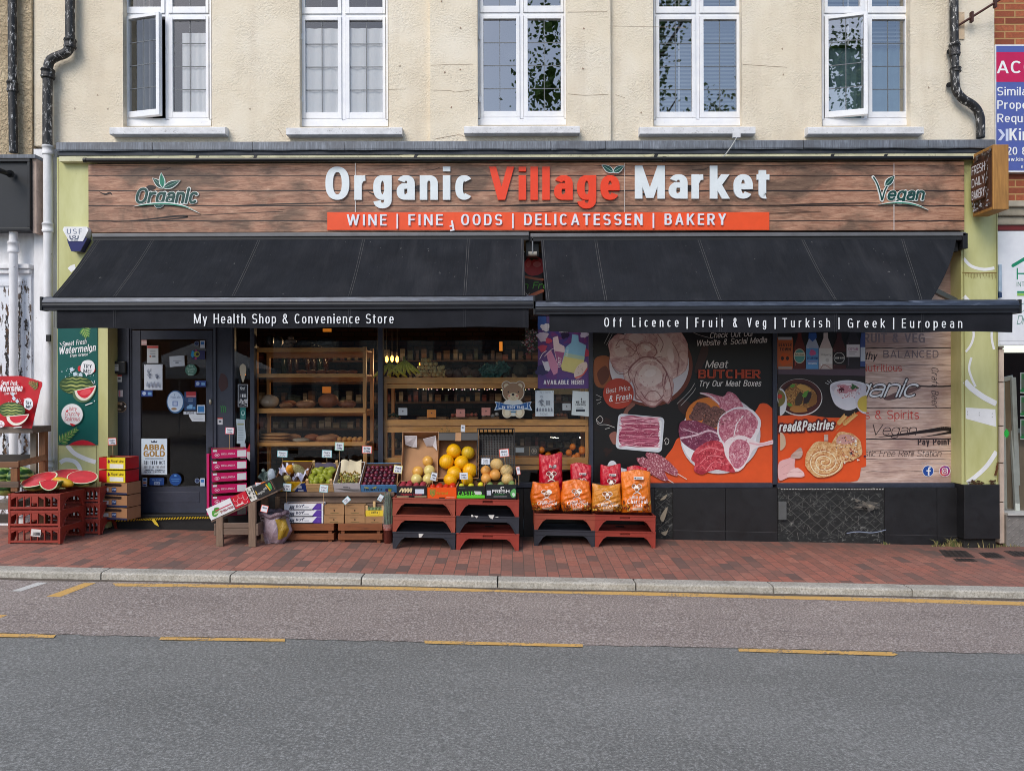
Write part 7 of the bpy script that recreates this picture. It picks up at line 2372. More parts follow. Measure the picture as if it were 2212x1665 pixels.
def put_stack(px,Y,W,L,H,kinds,labs,rz=0,protos={}):
 p=P(px,1160,Y);z=gz(p.x,Y)
 out=None
 for k,(c,hd)in enumerate(kinds):
  key=(W,L,hd,id(c));loc=(p.x,Y,z+H*k)
  if key in protos:
   out=dup(protos[key],loc,(0,TILT,rz),labs[k])
  else:
   out=protos[key]=tray(W,L,H,c,hd,labs[k],loc,rz)
 return z+H*len(kinds)
ZT=put_stack(915.5,-.66,.63,.5,.171,((DKC,0),(BRC,0),(BRC,0)),("black tray at the bottom of the stack under the peaches","brick red tray in the middle of the stack under the peaches","brick red tray on top of the stack, carrying the peaches"))
ZT2=put_stack(1053,-.66,.63,.5,.171,((RC,1),(DKC,0),(RC,1)),("red tray with a handle slot at the bottom of the stack under the Fresh box","black tray with torn labels between two red trays","red tray with a handle slot directly under the Fresh box"))
ZC1=put_stack(1219.5,-.42,.632,.4,.168,((DKC,0),(BRC,0)),("black tray on the pavement under the orange charcoal bags","plain brick red tray carrying the two left orange charcoal bags"))
ZC2=put_stack(1350,-.42,.632,.4,.168,((RC,1),(RC,1)),("red tray with a handle slot on the pavement beside the scraped tile","red tray with a handle slot carrying the tall orange bag"))
ps=P(75,1160,-.79)
ZL=put_stack(157,-.58,.42,.515,.166,((RC,0),)*3,("bottom tray with a barcode label, front stack under the melon slices","middle tray of the front stack under the melon slices","top tray of the front stack, carrying the melon slices"),rz=R(90))
ZL2=put_stack(236,-.17,.36,.36,.166,((RC,0),)*3,("bottom tray of the rear stack beside the grape boxes","middle tray of the rear stack beside the grape boxes","top tray of the rear stack beside the grape boxes"),rz=R(90))
a=Art(-.795,step=.0005)
a.poly([(68,1142),(88.5,1143.5),(87,1159.5),(66,1157)],(220,218,214))
for k in range(8):a.rect(71+2*k,1149,72.2+2*k,1156,(60,58,58))
tag(a.build("label"),"white barcode label on the lowest front tray","label")
a=Art(-.668,step=.0005)
for pts in([(1018,1111),(1022,1112),(1023,1116),(1018,1116)],[(1024,1113),(1033,1114),(1030,1119)],[(1055,1112),(1068,1112),(1064,1121),(1058,1118)],[(1069,1116),(1078,1115.5),(1074,1117.5)]):
 a.poly(pts,(214,212,206))
tag(a.build("torn_label"),"torn white paper scraps on the black tray","label")
a=Art(-.668,step=.0005);a.poly([(904.5,1152),(915,1153),(910,1160),(905,1161)],(214,212,206))
tag(a.build("torn_label"),"torn white paper scrap on the lowest black tray","label")
CARD,CARDI=col((170,128,92),.8,.12,6),col((138,100,72),.85,.12,6)
def fruit_box(name,lab,W,Dp,H,T,front,side=None,inner=None,hf=None,hb=None,draw=None,t_=.006,cat="box",group=None,back=None):
 a=Art(fmap=lambda u,v,o:Vector((-W/2+W*u/100,-o,(hf or H)*(1-v/100))),step=.0004,off=.0006,asp=W/(hf or H))
 a.M=T
 inner=inner or CARDI;side=side or CARD
 hf=hf or H;hb=hb or H
 fm=a.mat(front)
 a.box(-W/2,W/2,0,t_,0,hf,fm)
 a.box(-W/2,W/2,Dp-t_,Dp,0,hb,a.mat(back)if back else side)
 for s in(-1,1):
  x0,x1=(W/2-t_,W/2)if s>0 else(-W/2,-W/2+t_)
  a.prism([Vector((x0,t_,0)),Vector((x0,Dp-t_,0)),Vector((x0,Dp-t_,hb)),Vector((x0,t_,hf))],(x1-x0,0,0),side)
 a.box(-W/2+t_,W/2-t_,t_,Dp-t_,0,t_,inner)
 a.add([(-W/2+t_+.001,Dp-t_-.001,t_),(W/2-t_-.001,Dp-t_-.001,t_),(W/2-t_-.001,Dp-t_-.001,hb-.004),(-W/2+t_+.001,Dp-t_-.001,hb-.004)],[(0,1,2,3)],inner)
 if draw:draw(a)
 return tag(a.build(name,origin=T@Vector((0,Dp/2,0))),lab,cat,group)
def place(px,py,Y,tilt=0,yaw=0):
 return Matrix.Translation(P(px,py,Y))@Matrix.Rotation(R(yaw),4,'Z')@Matrix.Rotation(R(tilt),4,'X')
def wpx(x0,x1,Y):return(x1-x0)*(D+Y)/K
FRUITS={}
def fruit(kind,lab,cat,T,p,rot,r,m,sq=1.0,grp=None,lump=.03,shape=None,sc=1.0):
 w=T@Vector(p)
 if kind in FRUITS:
  return dup(FRUITS[kind],w,rot,lab,sc)
 b=MB()
 if shape:shape(b,m)
 else:b.ell((0,0,0),(r,r,r*sq),m,lump=lump,seed=5)
 o=b.build(kind.split("/")[0],origin=(0,0,0))
 o.location=w;o.rotation_euler=rot;o.scale=(sc,)*3
 FRUITS[kind]=o
 return tag(o,lab,cat,grp)
BW=m_wood((112,92,78),"weathered grey bench wood",axis='x',dark=.4)
BWZ=m_wood((128,106,88),"weathered grey leg wood",axis='z',dark=.35)
t=thing("wooden_bench","long weathered plank bench carrying papaya, pears, grapes and plums","bench",tuple(on_ground(720,1160)))
b=MB();xa,xb,z0,z1=box_at(596,1063,852,1072,-.36);b.box(xa,xb,-.36,.0-.02,z0,z1,BW);b.build("bench_top",t,bevel=.004)
b=MB()
for y0,y1 in((1073,1087),(1088,1100),(1101,1116),(1117,1131)):
 xa,xb,z0,z1=box_at(604,y0,832,y1-.4,-.325);b.box(xa,xb,-.325,-.305,z0,z1,BW)
b.build("front_boards",t,bevel=.003)
for px in(602,846):
 b=MB();p=P(px,1100,-.2);b.box(p.x-.03,p.x+.03,-.22,-.16,gz(p.x,-.2),P(px,1072.5,-.2).z,BWZ);b.build("leg",t)
Yb=-.34
def yb(a):
 Y,BLU=(224,178,24),(32,60,132)
 a.poly([(60,100),(62,90),(88,10),(100,0),(100,100)],BLU);a.poly([(52,90),(62,88),(90,4),(84,4)],(226,216,190));a.rect(74,36,86,64,(206,212,226));a.ell2(16,24,3.6,8,(60,44,30));a.rect(72,80,90,96,(206,212,226));a.rrect(38,10,62,30,4,(190,140,24))
T=place(629.5,1061,Yb,33)
fruit_box("fruit_box","yellow and blue carton of papayas at the left end of the bench",wpx(596,663,Yb),.36,.12,T,(224,178,24),side=col((120,80,52),.8),draw=yb,back=(226,184,30))
def film(x0,x1,y,s,lab,nm="paper_wrap"):
 b=MB(T);qq=random.Random(s)
 ph=[qq.uniform(0,6)for _ in range(6)]
 b.sheet(lambda u,v:(x0+(x1-x0)*u+.01*sin(v*9+ph[0]),y+.17*v,.075+.085*abs(sin(u*5.5+ph[1]))*(1-.3*v)+.012*sin(u*13+v*11+ph[2])+.012*sin(v*17+u*5)),26,18,col((206,206,222),.5,.06))
 tag(b.build(nm),lab,"wrapping")
film(-.15,-.03,.13,1,"crumpled white tissue round the yellow papaya");film(.02,.15,.05,2,"crumpled white tissue on the right of the papaya box")
def pap(b,m):
 b.lathe([(0,-.1),(.02,-.095),(.045,-.06),(.052,-.01),(.045,.04),(.028,.085),(.012,.105),(0,.108)],m,n=18)
fruit("papaya/a","yellow ripe papaya lying in white tissue","papaya",T,(-.04,.2,.13),(R(60),R(40),0),.05,m_melon((226,150,26),(110,120,40),"papaya skin"),shape=pap)
for k,p in enumerate(((.055,.19,.13),(-.055,.06,.10))):
 fruit("papaya/b",("papaya in a white foam net at the right of the papaya box","papaya in a foam net at the front of the papaya box")[k],"papaya",T,p,(R(50),R(-30+80*k),0),.05,m_melon((150,142,78),(90,96,70),"foam netted skin",net=1),shape=pap)
T=place(692.5,1062,Yb,33)
SL_=m_wood((214,178,126),"pale crate slat",axis='x',dark=.2)
t=thing("slatted_crate","pale slatted wooden crate of green pears on the bench","crate",tuple(T@Vector((0,0,0))))
W=wpx(664,722,Yb)
b=MB(T)
for z0 in(0,.058):b.box(-W/2,W/2,0,.006,z0,z0+.05,SL_);b.box(-W/2,W/2,.34,.346,z0,z0+.05,SL_)
b.build("slats",t)
b=MB(T)
for s in(-1,1):
 xx=s*W/2
 b.box(min(xx,xx-s*.005),max(xx,xx-s*.005),.0065,.3395,0,.1,SL_)
 for y in(.007,.313):
  b.box(min(xx-s*.03,xx-s*.0055),max(xx-s*.03,xx-s*.0055),y,y+.026,0,.15,SL_)
b.box(-W/2+.006,W/2-.006,.007,.339,0,.006,CARDI)
b.build("corner_posts",t)
b=MB(T);b.sheet(lambda u,v:(-W/2+.03+(W-.06)*u,.27+.05*v,.06+.07*v+.008*sin(u*11)),14,5,col((84,76,96),.5));tag(b.build("paper_liner"),"grey purple paper liner behind the pears","liner")
def pear(b,m):
 b.lathe([(0,-.036),(.014,-.035),(.028,-.024),(.033,-.006),(.029,.014),(.019,.034),(.013,.05),(.006,.058),(.002,.06),(.002,.072),(0,.072)],m,n=14)
pm=[m_melon((142,150,46),(100,110,40),"green pear skin"),m_melon((170,150,60),(120,110,40),"yellow pear skin")]
qq=random.Random(9)
for row in range(5):
 for k in range(4):
  fruit("pear/%d"%(qq.random()<.25),"ripe green pear heaped in the slatted wooden crate","pear",T,(-.095+.06*k+qq.uniform(-.012,.012),.045+.05*row,.085+.012*(row%2)+qq.uniform(0,.02)),(qq.uniform(.8,2.2),qq.uniform(-1,1),qq.uniform(0,6)),.03,pm[row%2 and k==1],grp="pears in the wooden crate",shape=pear)
T=place(751,1062.5,Yb,33)
W=wpx(722.5,779.5,Yb)
def gb(a):
 for k in range(9):a.line([(2+6*k,58+3.5*k*.8),(100,66+k*3.6)],1.3,(40,38,44),False,False)
 a.rect(36,36,56,44,(74,72,84));a.ell2(60,44,3,5,(74,72,84))
fruit_box("fruit_box","white carton with black stripes holding bagged grapes",W,.36,.115,T,(214,214,218),side=col((206,204,202),.7),draw=gb,back=(224,222,220))
b=MB(T)
lin_=col((214,202,172),.8)
for x0,x1,s in((-.11,.0,0),(-.02,.11,2)):
 b.sheet(lambda u,v:(x0+(x1-x0)*u,.2+.13*v,.06+.1*v+.015*sin(u*5+s)-.03*(1-v)*abs(sin(u*3.1+s))),12,8,lin_)
tag(b.build("paper_liner"),"folded cream paper liner behind the grapes","liner")
gm=col((150,146,74),.35,.25,20);gold=m_foil((190,148,62),"gold printed film",.2,30)
for bx,lab in((-.05,"left bag of green grapes with a gold edged film"),(.055,"right bag of green grapes with a gold edged film")):
 t=thing("grape_bag",lab,"grapes",tuple(T@Vector((bx,.1,.1))))
 b=MB(T)
 for k in range(46):
  b.ell((bx+qq.uniform(-.045,.045),.09+qq.uniform(-.06,.07),.09+qq.uniform(-.02,.035)),(.011,)*3,gm,nu=8,nv=6)
 b.build("grapes",t)
 b=MB(T)
 for k in range(9):
  u=-.05+.0125*k
  b.bar((bx+u,.17-.02*sin(k),.115+.02*sin(k*2.1)),(bx+u+.0125,.17-.02*sin(k+1),.115+.02*sin(k*2.1+2.1)),.004,.014,gold)
 b.bar((bx-.045,.15,.12),(bx+.03,.03,.12),.004,.012,gold)
 b.build("film_edge",t)
T=place(819.5,1064,Yb,33)
W=wpx(781,858,Yb)
def pb(a):
 a.text("FRUMATEX",8,72,34,(40,54,60),58,w=.16,slant=.2)
 a.leaf(10,20,22,40,5,(226,214,80));a.leaf(34,40,44,16,5,(226,214,80));a.ell2(72,62,5,20,(74,62,120));a.ell2(80,64,5,18,(214,190,60));a.leaf(74,36,90,48,7,(80,150,70))
fruit_box("fruit_box","sky blue carton of dark plums in neat rows",W,.37,.10,T,(88,150,206),side=col((120,84,60),.8),draw=pb,back=(90,152,208))
plm=[m_foil((66,26,44),"dark plum skin",.25,6,.05),m_foil((112,34,56),"red plum skin",.25,6,.05)]
for r_ in range(7):
 for k in range(7):
  fruit("plum/%d"%((r_*3+k*5)%7<3),"dark glossy plum packed in rows in the blue carton","plum",T,(-.152+.048*k+.01*(r_%2),.035+.045*r_,.088+.004*((r_+k)%2)),(qq.uniform(0,3),qq.uniform(0,3),0),.0235,plm[(r_*3+k*5)%7<3],grp="plums in the blue carton",lump=.02)
PAL=m_wood((128,74,40),"scorched brown crate wood",axis='x',dark=.55)
for x0,x1,lab in((620,721,"dark scorched slatted crate under the white Roy boxes"),(730,826,"brown slatted crate under the small cardboard boxes")):
 t=thing("wooden_crate",lab,"crate",tuple(on_ground((x0+x1)/2,1168)),"slatted crates on the pavement")
 b=MB()
 for y0,y1 in((1130.5,1146),(1152,1166)):
  xa,xb,z0,z1=box_at(x0,y0,x1,y1,-.45);b.box(xa,xb,-.45,-.435,z0,z1,PAL);b.box(xa,xb,-.135,-.12,z0,z1,PAL);b.box(xa,xa+.012,-.434,-.136,z0,z1,PAL);b.box(xb-.012,xb,-.434,-.136,z0,z1,PAL)
 b.build("slats",t,bevel=.003)
 b=MB()
 for x in(xa+.03,xb-.06):
  b.box(x,x+.035,-.4345,-.405,gz(x,-.45),P(CX,1132,-.45).z,PAL)
 b.build("corner_posts",t)
rot_=None
def royd(a):
 a.poly([(70,100),(84,2),(96,2),(96,100)],(84,52,150));a.text("ROY",31,66,40,(44,52,80),49,w=.2);a.rect(50,56,64,64,(120,124,136));a.leaf(47,38,52,12,2,(44,52,80))
 for k in range(12):a.line([(13+1.1*k,90-4*(k%5)),(15+.9*k,60-5*(k%4)),(17+k,30+8*(k%3))],.8,(60,66,84))
 a.rect(14,88,76,100,(40,38,44))
 for k in range(6):a.line([(78+1.5*k,20+13*k),(92,14+13*k)],.9,(150,120,200),False,False)
for k in range(3):
 T=Matrix.Translation(P(656,1129.6-14.4*k,-.45))
 fruit_box("roy_box",("bottom white and purple carton of the stack of three lettered Roy","middle white and purple carton of the stack of three lettered Roy","top white and purple carton of the three, with paper showing")[k],wpx(614,698,-.45),.115,.0665,T,(226,228,232),side=col((222,222,226),.6),draw=royd,group="white and purple cartons")
BRN=col((160,122,84),.8,.1,8)
def brn(a):
 a.ell2(50,56,4,9,(60,42,30));a.rect(24,26,66,30,(140,116,84));a.rect(28,34,60,37,(140,116,84));a.rect(30,82,72,87,(110,100,62))
def closed_box(name,lab,cat,x0,y0,x1,y1,Y,dp,m,draw,group=None):
 a=Art(fmap=lambda u,v,o:P(x0+(x1-x0)*u/100,y0+(y1-y0)*v/100,Y)+Vector((0,-o,0)),step=.0004,off=.0006,asp=(x1-x0)/(y1-y0))
 xa,xb,z0,z1=box_at(x0,y0,x1,y1,Y)
 a.box(xa,xb,Y,Y+dp,z0,z1,m)
 draw(a)
 return tag(a.build(name,bevel=0),lab,cat,group)
for x0,y0,x1,y1,lab in((701,1091,743.5,1111,"upper left of the small brown cartons with a round hole"),(745,1091,787.5,1111,"upper right of the small brown cartons, beside the avita crate"),(699.5,1112,742.5,1129.8,"lower left of the small brown cartons next to the Roy boxes"),(745,1112,788,1129.8,"lower middle of the small brown cartons"),(789,1115,829,1129.8,"brown carton under the yellow avita crate")):
 closed_box("carton",lab,"carton",x0,y0,x1,y1,-.45,.115,BRN,brn,"small brown cartons")
def avd(a):
 a.rrect(22,8,78,84,12,(206,170,44));a.rrect(24,11,76,81,11,(226,198,60));a.text("avita",32,52,44,(60,60,40),68,w=.18)
T=Matrix.Translation(P(809,1114.4,-.44))
t=fruit_box("fruit_box","yellow avita punnet crate with pale wooden corner posts",wpx(790.5,829,-.44),.105,.06,T,(224,196,54),draw=avd)
b=MB(T)
for x,z in((-.085,.11),(-.02,.14),(.085,.11)):b.box(x-.013,x+.013,.008 if abs(x)>.05 else .09,.014 if abs(x)>.05 else .096,.02,z,SL_)
b.build("corner_posts",t)
for k in range(10):
 fruit("kiwi","green fruit in a clear wrapped punnet of the avita crate","fruit",T,(-.07+.035*(k%5),.03+.04*(k//5),.065),(0,0,k),.02,col((110,128,90),.4,.2),grp="fruit in the avita crate")
t=thing("leek_bunch","bunch of leeks in clear wrap standing in a reddish pot beside the black tray","plant",tuple(on_ground(838,1172)))
p=on_ground(838,1172)
b=MB();b.lathe([(0,0),(.04,0),(.052,.2),(.05,.2),(.045,.02),(0,.02)],m_film((150,84,74),.9,"wrapped red pot"),p,16);b.build("pot",t)
b=MB()
for k in range(14):
 a_=qq.uniform(0,6.28);rr=qq.uniform(.005,.03)
 p0=p+Vector((rr*cos(a_),rr*sin(a_),.04));p1=p0+Vector((qq.uniform(-.02,.02),0,.3));p2=p1+Vector((qq.uniform(-.02,.02),qq.uniform(-.02,.02),qq.uniform(.12,.2)))
 b.tube([p0,p1,p2],[.007,.009,.004],col((74,96,70),.45,.2),6)
b.build("leaves",t)
b=MB();b.lathe([(.03,.08),(.06,.2),(.05,.42),(.035,.52)],m_film((190,200,200),.16,"clear sleeve"),p,14);b.build("sleeve",t)
t=thing("potato_sack","pale mauve plastic sack with a rolled rim and a yellow print, on the pavement","sack",tuple(on_ground(588,1177)))
p=on_ground(588,1177);p.y+=.12
def sk(u,v):
 a_=2*pi*u
 r=.155*(.62+.38*min(1,v*2.2)+.06*sin(v*5))*(1-.08*v)
 r*=1+.05*sin(5*a_+6*v)+.035*sin(9*a_-8*v)
 return(p.x+r*cos(a_)+.02*sin(v*4)-.01,p.y+r*.8*sin(a_),p.z+.30*v+.012*sin(a_*3+v*9))
b=MB();b.sheet(sk,48,22,m_foil((166,148,158),"pale mauve sack film",.35,14,.8));b.build("bag",t)
b=MB();b.sheet(lambda u,v:Vector(sk(u,1))+Vector((cos(2*pi*u)*.018*cos(2*pi*v),sin(2*pi*u)*.018*cos(2*pi*v),.024*sin(2*pi*v)+.01*sin(u*40))),48,8,m_foil((140,118,128),"rolled sack rim",.4,20,.8));b.build("rolled_rim",t)
b=MB();b.sheet(lambda u,v:Vector(sk(.80+.13*u,.22+.68*v))+Vector((.002,-.004,0)),12,14,m_foil((176,142,40),"yellow sack print",.3,14,.8));b.build("print_panel",t)
b=MB();b.sheet(lambda u,v:(p.x+.13*(u-.5)*2,p.y+.1*(v-.5)*2,p.z+.26+.03*sin(u*9)*sin(v*7)),10,10,col((60,48,40),.9));b.build("contents",t)
t=thing("display_stand","sloping weathered wooden stand holding tilted herb cartons beside the sack","stand",tuple(on_ground(520,1176)))
Yd=-.73
b=MB()
A,B2=P(456,1126.5,Yd),P(599,1060,Yd)
for k,y in enumerate((Yd,Yd+.13,Yd+.26)):
 b.bar(A+Vector((0,y-Yd+.06,0)),B2+Vector((0,y-Yd+.06,0)),.115,.02,BW)
b.build("sloping_top",t,bevel=.003)
for x0,x1,yt in((466.5,481,1113),(536.5,552,1081)):
 for dy in(0,.3):
  b=MB();xa,xb,_,z1=box_at(x0,yt,x1,1176,Yd+dy);b.box(xa,xb,Yd+dy,Yd+dy+.04,gz(xa,Yd+dy),P(x0,yt+2,Yd).z,BWZ);b.build("leg",t,bevel=.003)
b=MB()
for y0,y1 in((1129.5,1141),(1141.6,1155)):
 xa,xb,z0,z1=box_at(481.5,y0,536,y1,Yd);b.box(xa,xb,Yd+.01,Yd+.03,z0,z1,BW)
for x0,x1 in((462,466),(552.5,558)):
 xa,xb,z0,z1=box_at(x0,1131,x1,1157,Yd);b.box(xa,xb,Yd+.0,Yd+.33,z0,z1,BW)
b.build("rails",t,bevel=.003)
b=MB();xa,xb,z0,z1=box_at(563,1075,577,1100,-.45);b.box(xa,xb,-.45,-.41,gz(xa,-.45),z1,BWZ);b.build("leg",t)
ang=math.degrees(atan2((B2-A).z,(B2-A).x))
Lt=(B2-A).length
def herb(x,w,h,lab,front,draw,side):
 T=Matrix.Translation(A+Vector((0,0,.012)))@Matrix.Rotation(-R(ang),4,'Y')@Matrix.Translation((x+w/2,-.005,0))
 fruit_box("herb_carton",lab,w-.006,.36,h,T,front,side=col(side,.7),draw=draw,cat="carton",group="tilted cartons on the sloping stand")
 return T
def h1(a):
 a.ell2(24,62,12,26,(84,156,62),wob=.06);a.ell2(36,40,12,18,(70,140,56),wob=.06);a.rect(20,60,52,72,(206,214,180));a.rect(30,42,96,50,(196,60,84));a.text("Ari bulo e Torino",46,82,24,(150,36,60),98,w=.2)
T1=herb(.0,.27,.125,"white carton with green leaves at the low end of the sloping stand",(224,226,226),h1,(220,222,222))
def h2(a):
 for cx,cy,r_ in((24,30,14),(60,22,16),(84,50,13),(40,64,13),(72,78,15),(16,70,10)):
  a.line([(cx+r_*cos(k*.5),cy+r_*1.2*sin(k*.5))for k in range(9)],2.6,(236,190,190),caps=False)
 a.rect(14,76,60,86,(232,214,206))
herb(.272,.165,.125,"bright red carton printed with rings on the sloping stand",(196,28,48),h2,(190,30,46))
def h3(a):
 for k in range(10):a.ell2(qq.uniform(10,90),qq.uniform(10,90),12,8,(70,72,66)if k%2 else(150,150,140),wob=.3,seed=k)
herb(.44,.075,.145,"narrow white and black carton between the red and the black ones",(216,214,204),h3,(210,208,200))
def h4(a):
 a.text("courgettes",6,74,22,(206,206,200),44,w=.14);a.text("verdi",42,58,22,(206,206,200),60,w=.14);a.poly([(60,20),(66,16),(74,80),(68,84)],(222,178,40));a.blob([(70,30),(80,16),(86,40),(80,78),(74,60)],(74,160,84));a.line([(92,10),(94,90)],1.4,(180,120,80));a.ell2(4,50,3,20,(190,150,50))
herb(.518,Lt-.52,.12,"long black vegetable carton at the high end of the sloping stand",(40,40,40),h4,(60,54,48))
for x,m_,lab,nm in((.62,m_film((176,188,200),.7,"bagged herbs film"),"clear bag of herbs standing in the black carton","herb_bag"),(.56,col((214,106,40),.5,.3,30),"orange carrots showing above the black carton","carrot_bunch")):
 w=A+(B2-A).normalized()*x+Vector((0,.12,.13))
 b=MB();b.ell(w+Vector((0,0,.05 if nm=="herb_bag" else-.01)),(.035,.03,.075)if nm=="herb_bag" else(.05,.05,.03),m_,lump=.12,seed=4,nu=20,nv=14);tag(b.build(nm),lab,"produce")
b=MB();w=P(578,1032,-.3);b.sheet(lambda u,v:w+Vector((.1*(u-.5)*1.6+.02*sin(v*9),.03*sin(u*11+v*7),.16*(v-.5)+.02*sin(u*13))),16,16,m_film((104,122,118),.75,"grey salad bag"));tag(b.build("salad_bag"),"grey clear salad bag leaning against the window above the black carton","bag")
def deld(a):
 a.rect(72,14,98,92,(214,216,216));a.text("BELLINDA",26,62,20,(240,200,214),66,w=.2);a.rect(2,2,14,24,(222,222,226));a.ell2(14,62,7,20,(240,210,222));a.ell2(14,62,5.4,16,(196,18,92));a.ell2(14,64,2.6,8,(240,210,222))
for k in range(6):
 T=Matrix.Translation(P(465,1116-25.2*k,-.42))@Matrix.Rotation(R(24),4,'Z')
 fruit_box("tomato_carton",("bottom","second lowest","third lowest","third highest","second highest","topmost")[k]+" magenta carton of the stack beside the door post",.34,.26,.09,T@Matrix.Translation((.14,0,0)),(196,18,92),side=col((176,20,90),.5),draw=deld,group="magenta cartons stacked by the door",cat="carton")
t=thing("stack_corners","tall magenta cardboard corner post of the carton stack","corner post",tuple(P(449,1115,-.3)))
b=MB();xa,xb,z0,z1=box_at(446.5,980,451.5,1112,-.32);b.box(xa,xb,-.32,-.27,z0,z1,col((186,22,96),.5));b.build("post",t)
b=MB();xa,xb,z0,z1=box_at(453,984,460,1108,-.3);b.box(xa,xb,-.3,-.29,z0,z1,col((52,34,66),.5));b.build("inner_panel",t)
def ryd(a):
 a.rect(0,0,30,100,(196,26,34));a.text("Royal Vine",46,40,20,(70,44,30),94,w=.14,script=True);a.rect(42,54,94,92,(224,222,214));a.ell2(38,34,4,14,(120,30,60),wob=.2)
def brd(a):
 a.rect(0,84,100,100,(40,48,78));a.rect(2,48,30,78,(206,212,218));a.rect(42,40,60,80,(36,56,100));a.text("Chef",44,64,16,(180,196,220),58,w=.14,script=True);a.rrect(16,8,80,32,6,(44,32,28))
for k in range(5):
 top=k>=3
 py=1120.5-27*k if not top else 1040.5-28*(k-3)
 T=Matrix.Translation(P(217 if not top else 213,py,-.02-.18))@Matrix.Rotation(R(-14),4,'Z')@Matrix.Translation((.17,0,0))
 fruit_box("vine_carton" if top else "tomato_carton",("lowest brown and navy carton of the stack on the door step","middle brown and navy carton on the door step","third brown and navy carton, just below the yellow ones","lower yellow and red grape carton on the brown cartons","topmost yellow and red grape carton by the lime pilaster")[k],.33,.2,.125,T,(224,200,30)if top else(160,118,84),side=col((190,26,34),.5)if top else CARD,draw=ryd if top else brd,group="cartons stacked on the door step",cat="carton")
Ym=-.42
def mbox(x0,x1,ytop,ybot,lab,name,inner,side,extra=None,W2=0):
 T=place((x0+x1)/2,ybot,Ym,62)
 W=wpx(x0,x1,Ym)
 h=(ybot-ytop)*(D+Ym)/K/sin(R(62))*.97
 fruit_box(name,lab,W,h,.15,T,CARD,side=side,inner=inner,hf=.05,hb=.16,draw=extra,back=(28,28,30)if name!="melon_carton" else None)
 return T,W,h
T,W,h=mbox(867,946,946,1043,"tall open brown carton with torn white lining, holding five small melons","melon_carton",CARD,CARD)
b=MB(T)
lw=col((206,202,206),.7)
b.poly3=None
for pts in([(-.17,.42,.13),(-.04,.42,.13),(-.045,.34,.04),(-.1,.35,.02),(-.17,.36,.06)],[(.02,.40,.1),(.16,.42,.13),(.17,.30,.06),(.12,.36,.02),(.05,.36,.02)]):
 b.prism([Vector((x,y*h/.45,z))for x,y,z in pts],(0,-.004,.002),lw)
tag(b.build("torn_lining"),"torn white paper lining folded over the top of the brown melon carton","liner")
def melon(kind,lab,px,py,r,m,rot,sq=1.0,Y=None,shape=None):
 Y=Ym-.075+(1040-py)*.0048/math.tan(R(62))
 p=P(px,py,Y)
 rr=r*(D+Y)/K*(1.1 if 'yellow melon' in lab or 'large yellow' in lab else 1.04)
 b=MB();b.ell((0,0,0),(rr,rr,rr*sq),m,lump=.012,seed=int(px),nu=24,nv=16)
 b.ell((0,0,-rr*sq*.99),(rr*.1,rr*.1,rr*.03),col((120,92,50),.8),nu=8,nv=5)
 o=b.build("melon",origin=(0,0,0));o.location=p;o.rotation_euler=rot
 return tag(o,lab,"melon")
hm=m_melon((222,166,78),(200,140,60),"honey melon skin",rough=.25);hy=m_melon((218,198,122),(200,180,100),"pale honey melon skin",rough=.25)
for px,py,r,m_,lab in((924,996,11.2,hm,"small orange tinted melon, topmost in the brown carton"),(902.5,1018,11.4,hm,"deep golden small melon with a stem scar at the left"),(927.5,1016.5,12,hy,"pale yellow small melon at the right of the brown carton"),(899.5,1035,11.5,hy,"pale small melon at the bottom left of the brown carton"),(924.5,1035,11.5,hy,"pale small melon behind the grey price cards")):
 melon("m",lab,px,py,r,m_,(R(80),R(px%40),0),.97,-.50)
def strapd(a):pass
T,W,h=mbox(945,1034,948,1037,"tall black printed carton of large yellow melons","yellow_melon_carton",CARDI,CARD)
b=MB(T);b.box(-W/2+.008,W/2-.008,h-.09,h-.012,.161,.166,col((30,31,36),.4));b.box(-.03,.03,h-.1,h-.008,.167,.171,CARD);tag(b.build("box_flap"),"black printed top flap of the yellow melon carton","flap")
ym=m_melon((244,178,8),(206,132,6),"yellow melon skin",lines=13)
yg=m_melon((206,168,26),(160,140,30),"greenish yellow melon skin",lines=11)
for px,py,r,sq,m_,rot,lab in((980,974,14.6,1.14,ym,(R(90),R(60),0),"large yellow melon, topmost on the left of the black carton"),(1011,978,13.2,1.02,yg,(R(70),R(10),0),"greenish yellow melon at the top right of the black carton"),(964.7,997,14.8,1.08,ym,(R(90),R(8),0),"large yellow melon at the left side of the black carton"),(996.6,999,14,1.15,ym,(R(90),R(60),0),"yellow melon in the middle of the black carton"),(981.6,1022,14.6,1.15,ym,(R(90),R(70),0),"yellow melon low in the middle behind the price card"),(1015,1016,14.6,1.0,ym,(R(75),R(15),0),"round yellow melon at the lower right of the black carton"),(973,1036,13.5,1.1,ym,(R(90),R(80),0),"yellow melon showing only its top behind the blue carton"),(1009,1036,12,1.1,ym,(R(90),R(80),0),"yellow melon half hidden behind the Castello carton")):
 melon("m",lab,px,py,r,m_,rot,sq,-.54)
T=place(1071,1041,Ym,62)
W=wpx(1030,1112,Ym);h=.54
t=thing("mesh_crate","black plastic mesh crate of netted melons, standing behind the Fresh box","crate",tuple(T@Vector((0,0,0))))
PB=col((30,30,32),.45)
b=MB(T)
for x0,x1,y0,y1,z0,z1 in((-W/2,W/2,0,.012,0,.06),(-W/2,W/2,h-.012,h,0,.012),(-W/2,W/2,h-.012,h,.155,.17)):
 b.box(x0,x1,y0,y1,z0,z1,PB)
for s in(-1,1):b.box(min(s*W/2,s*W/2-s*.01),max(s*W/2,s*W/2-s*.01),.0125,h-.0125,0,.014,PB);b.box(min(s*W/2,s*W/2-s*.01),max(s*W/2,s*W/2-s*.01),.0125,h-.0125,.155,.17,PB)
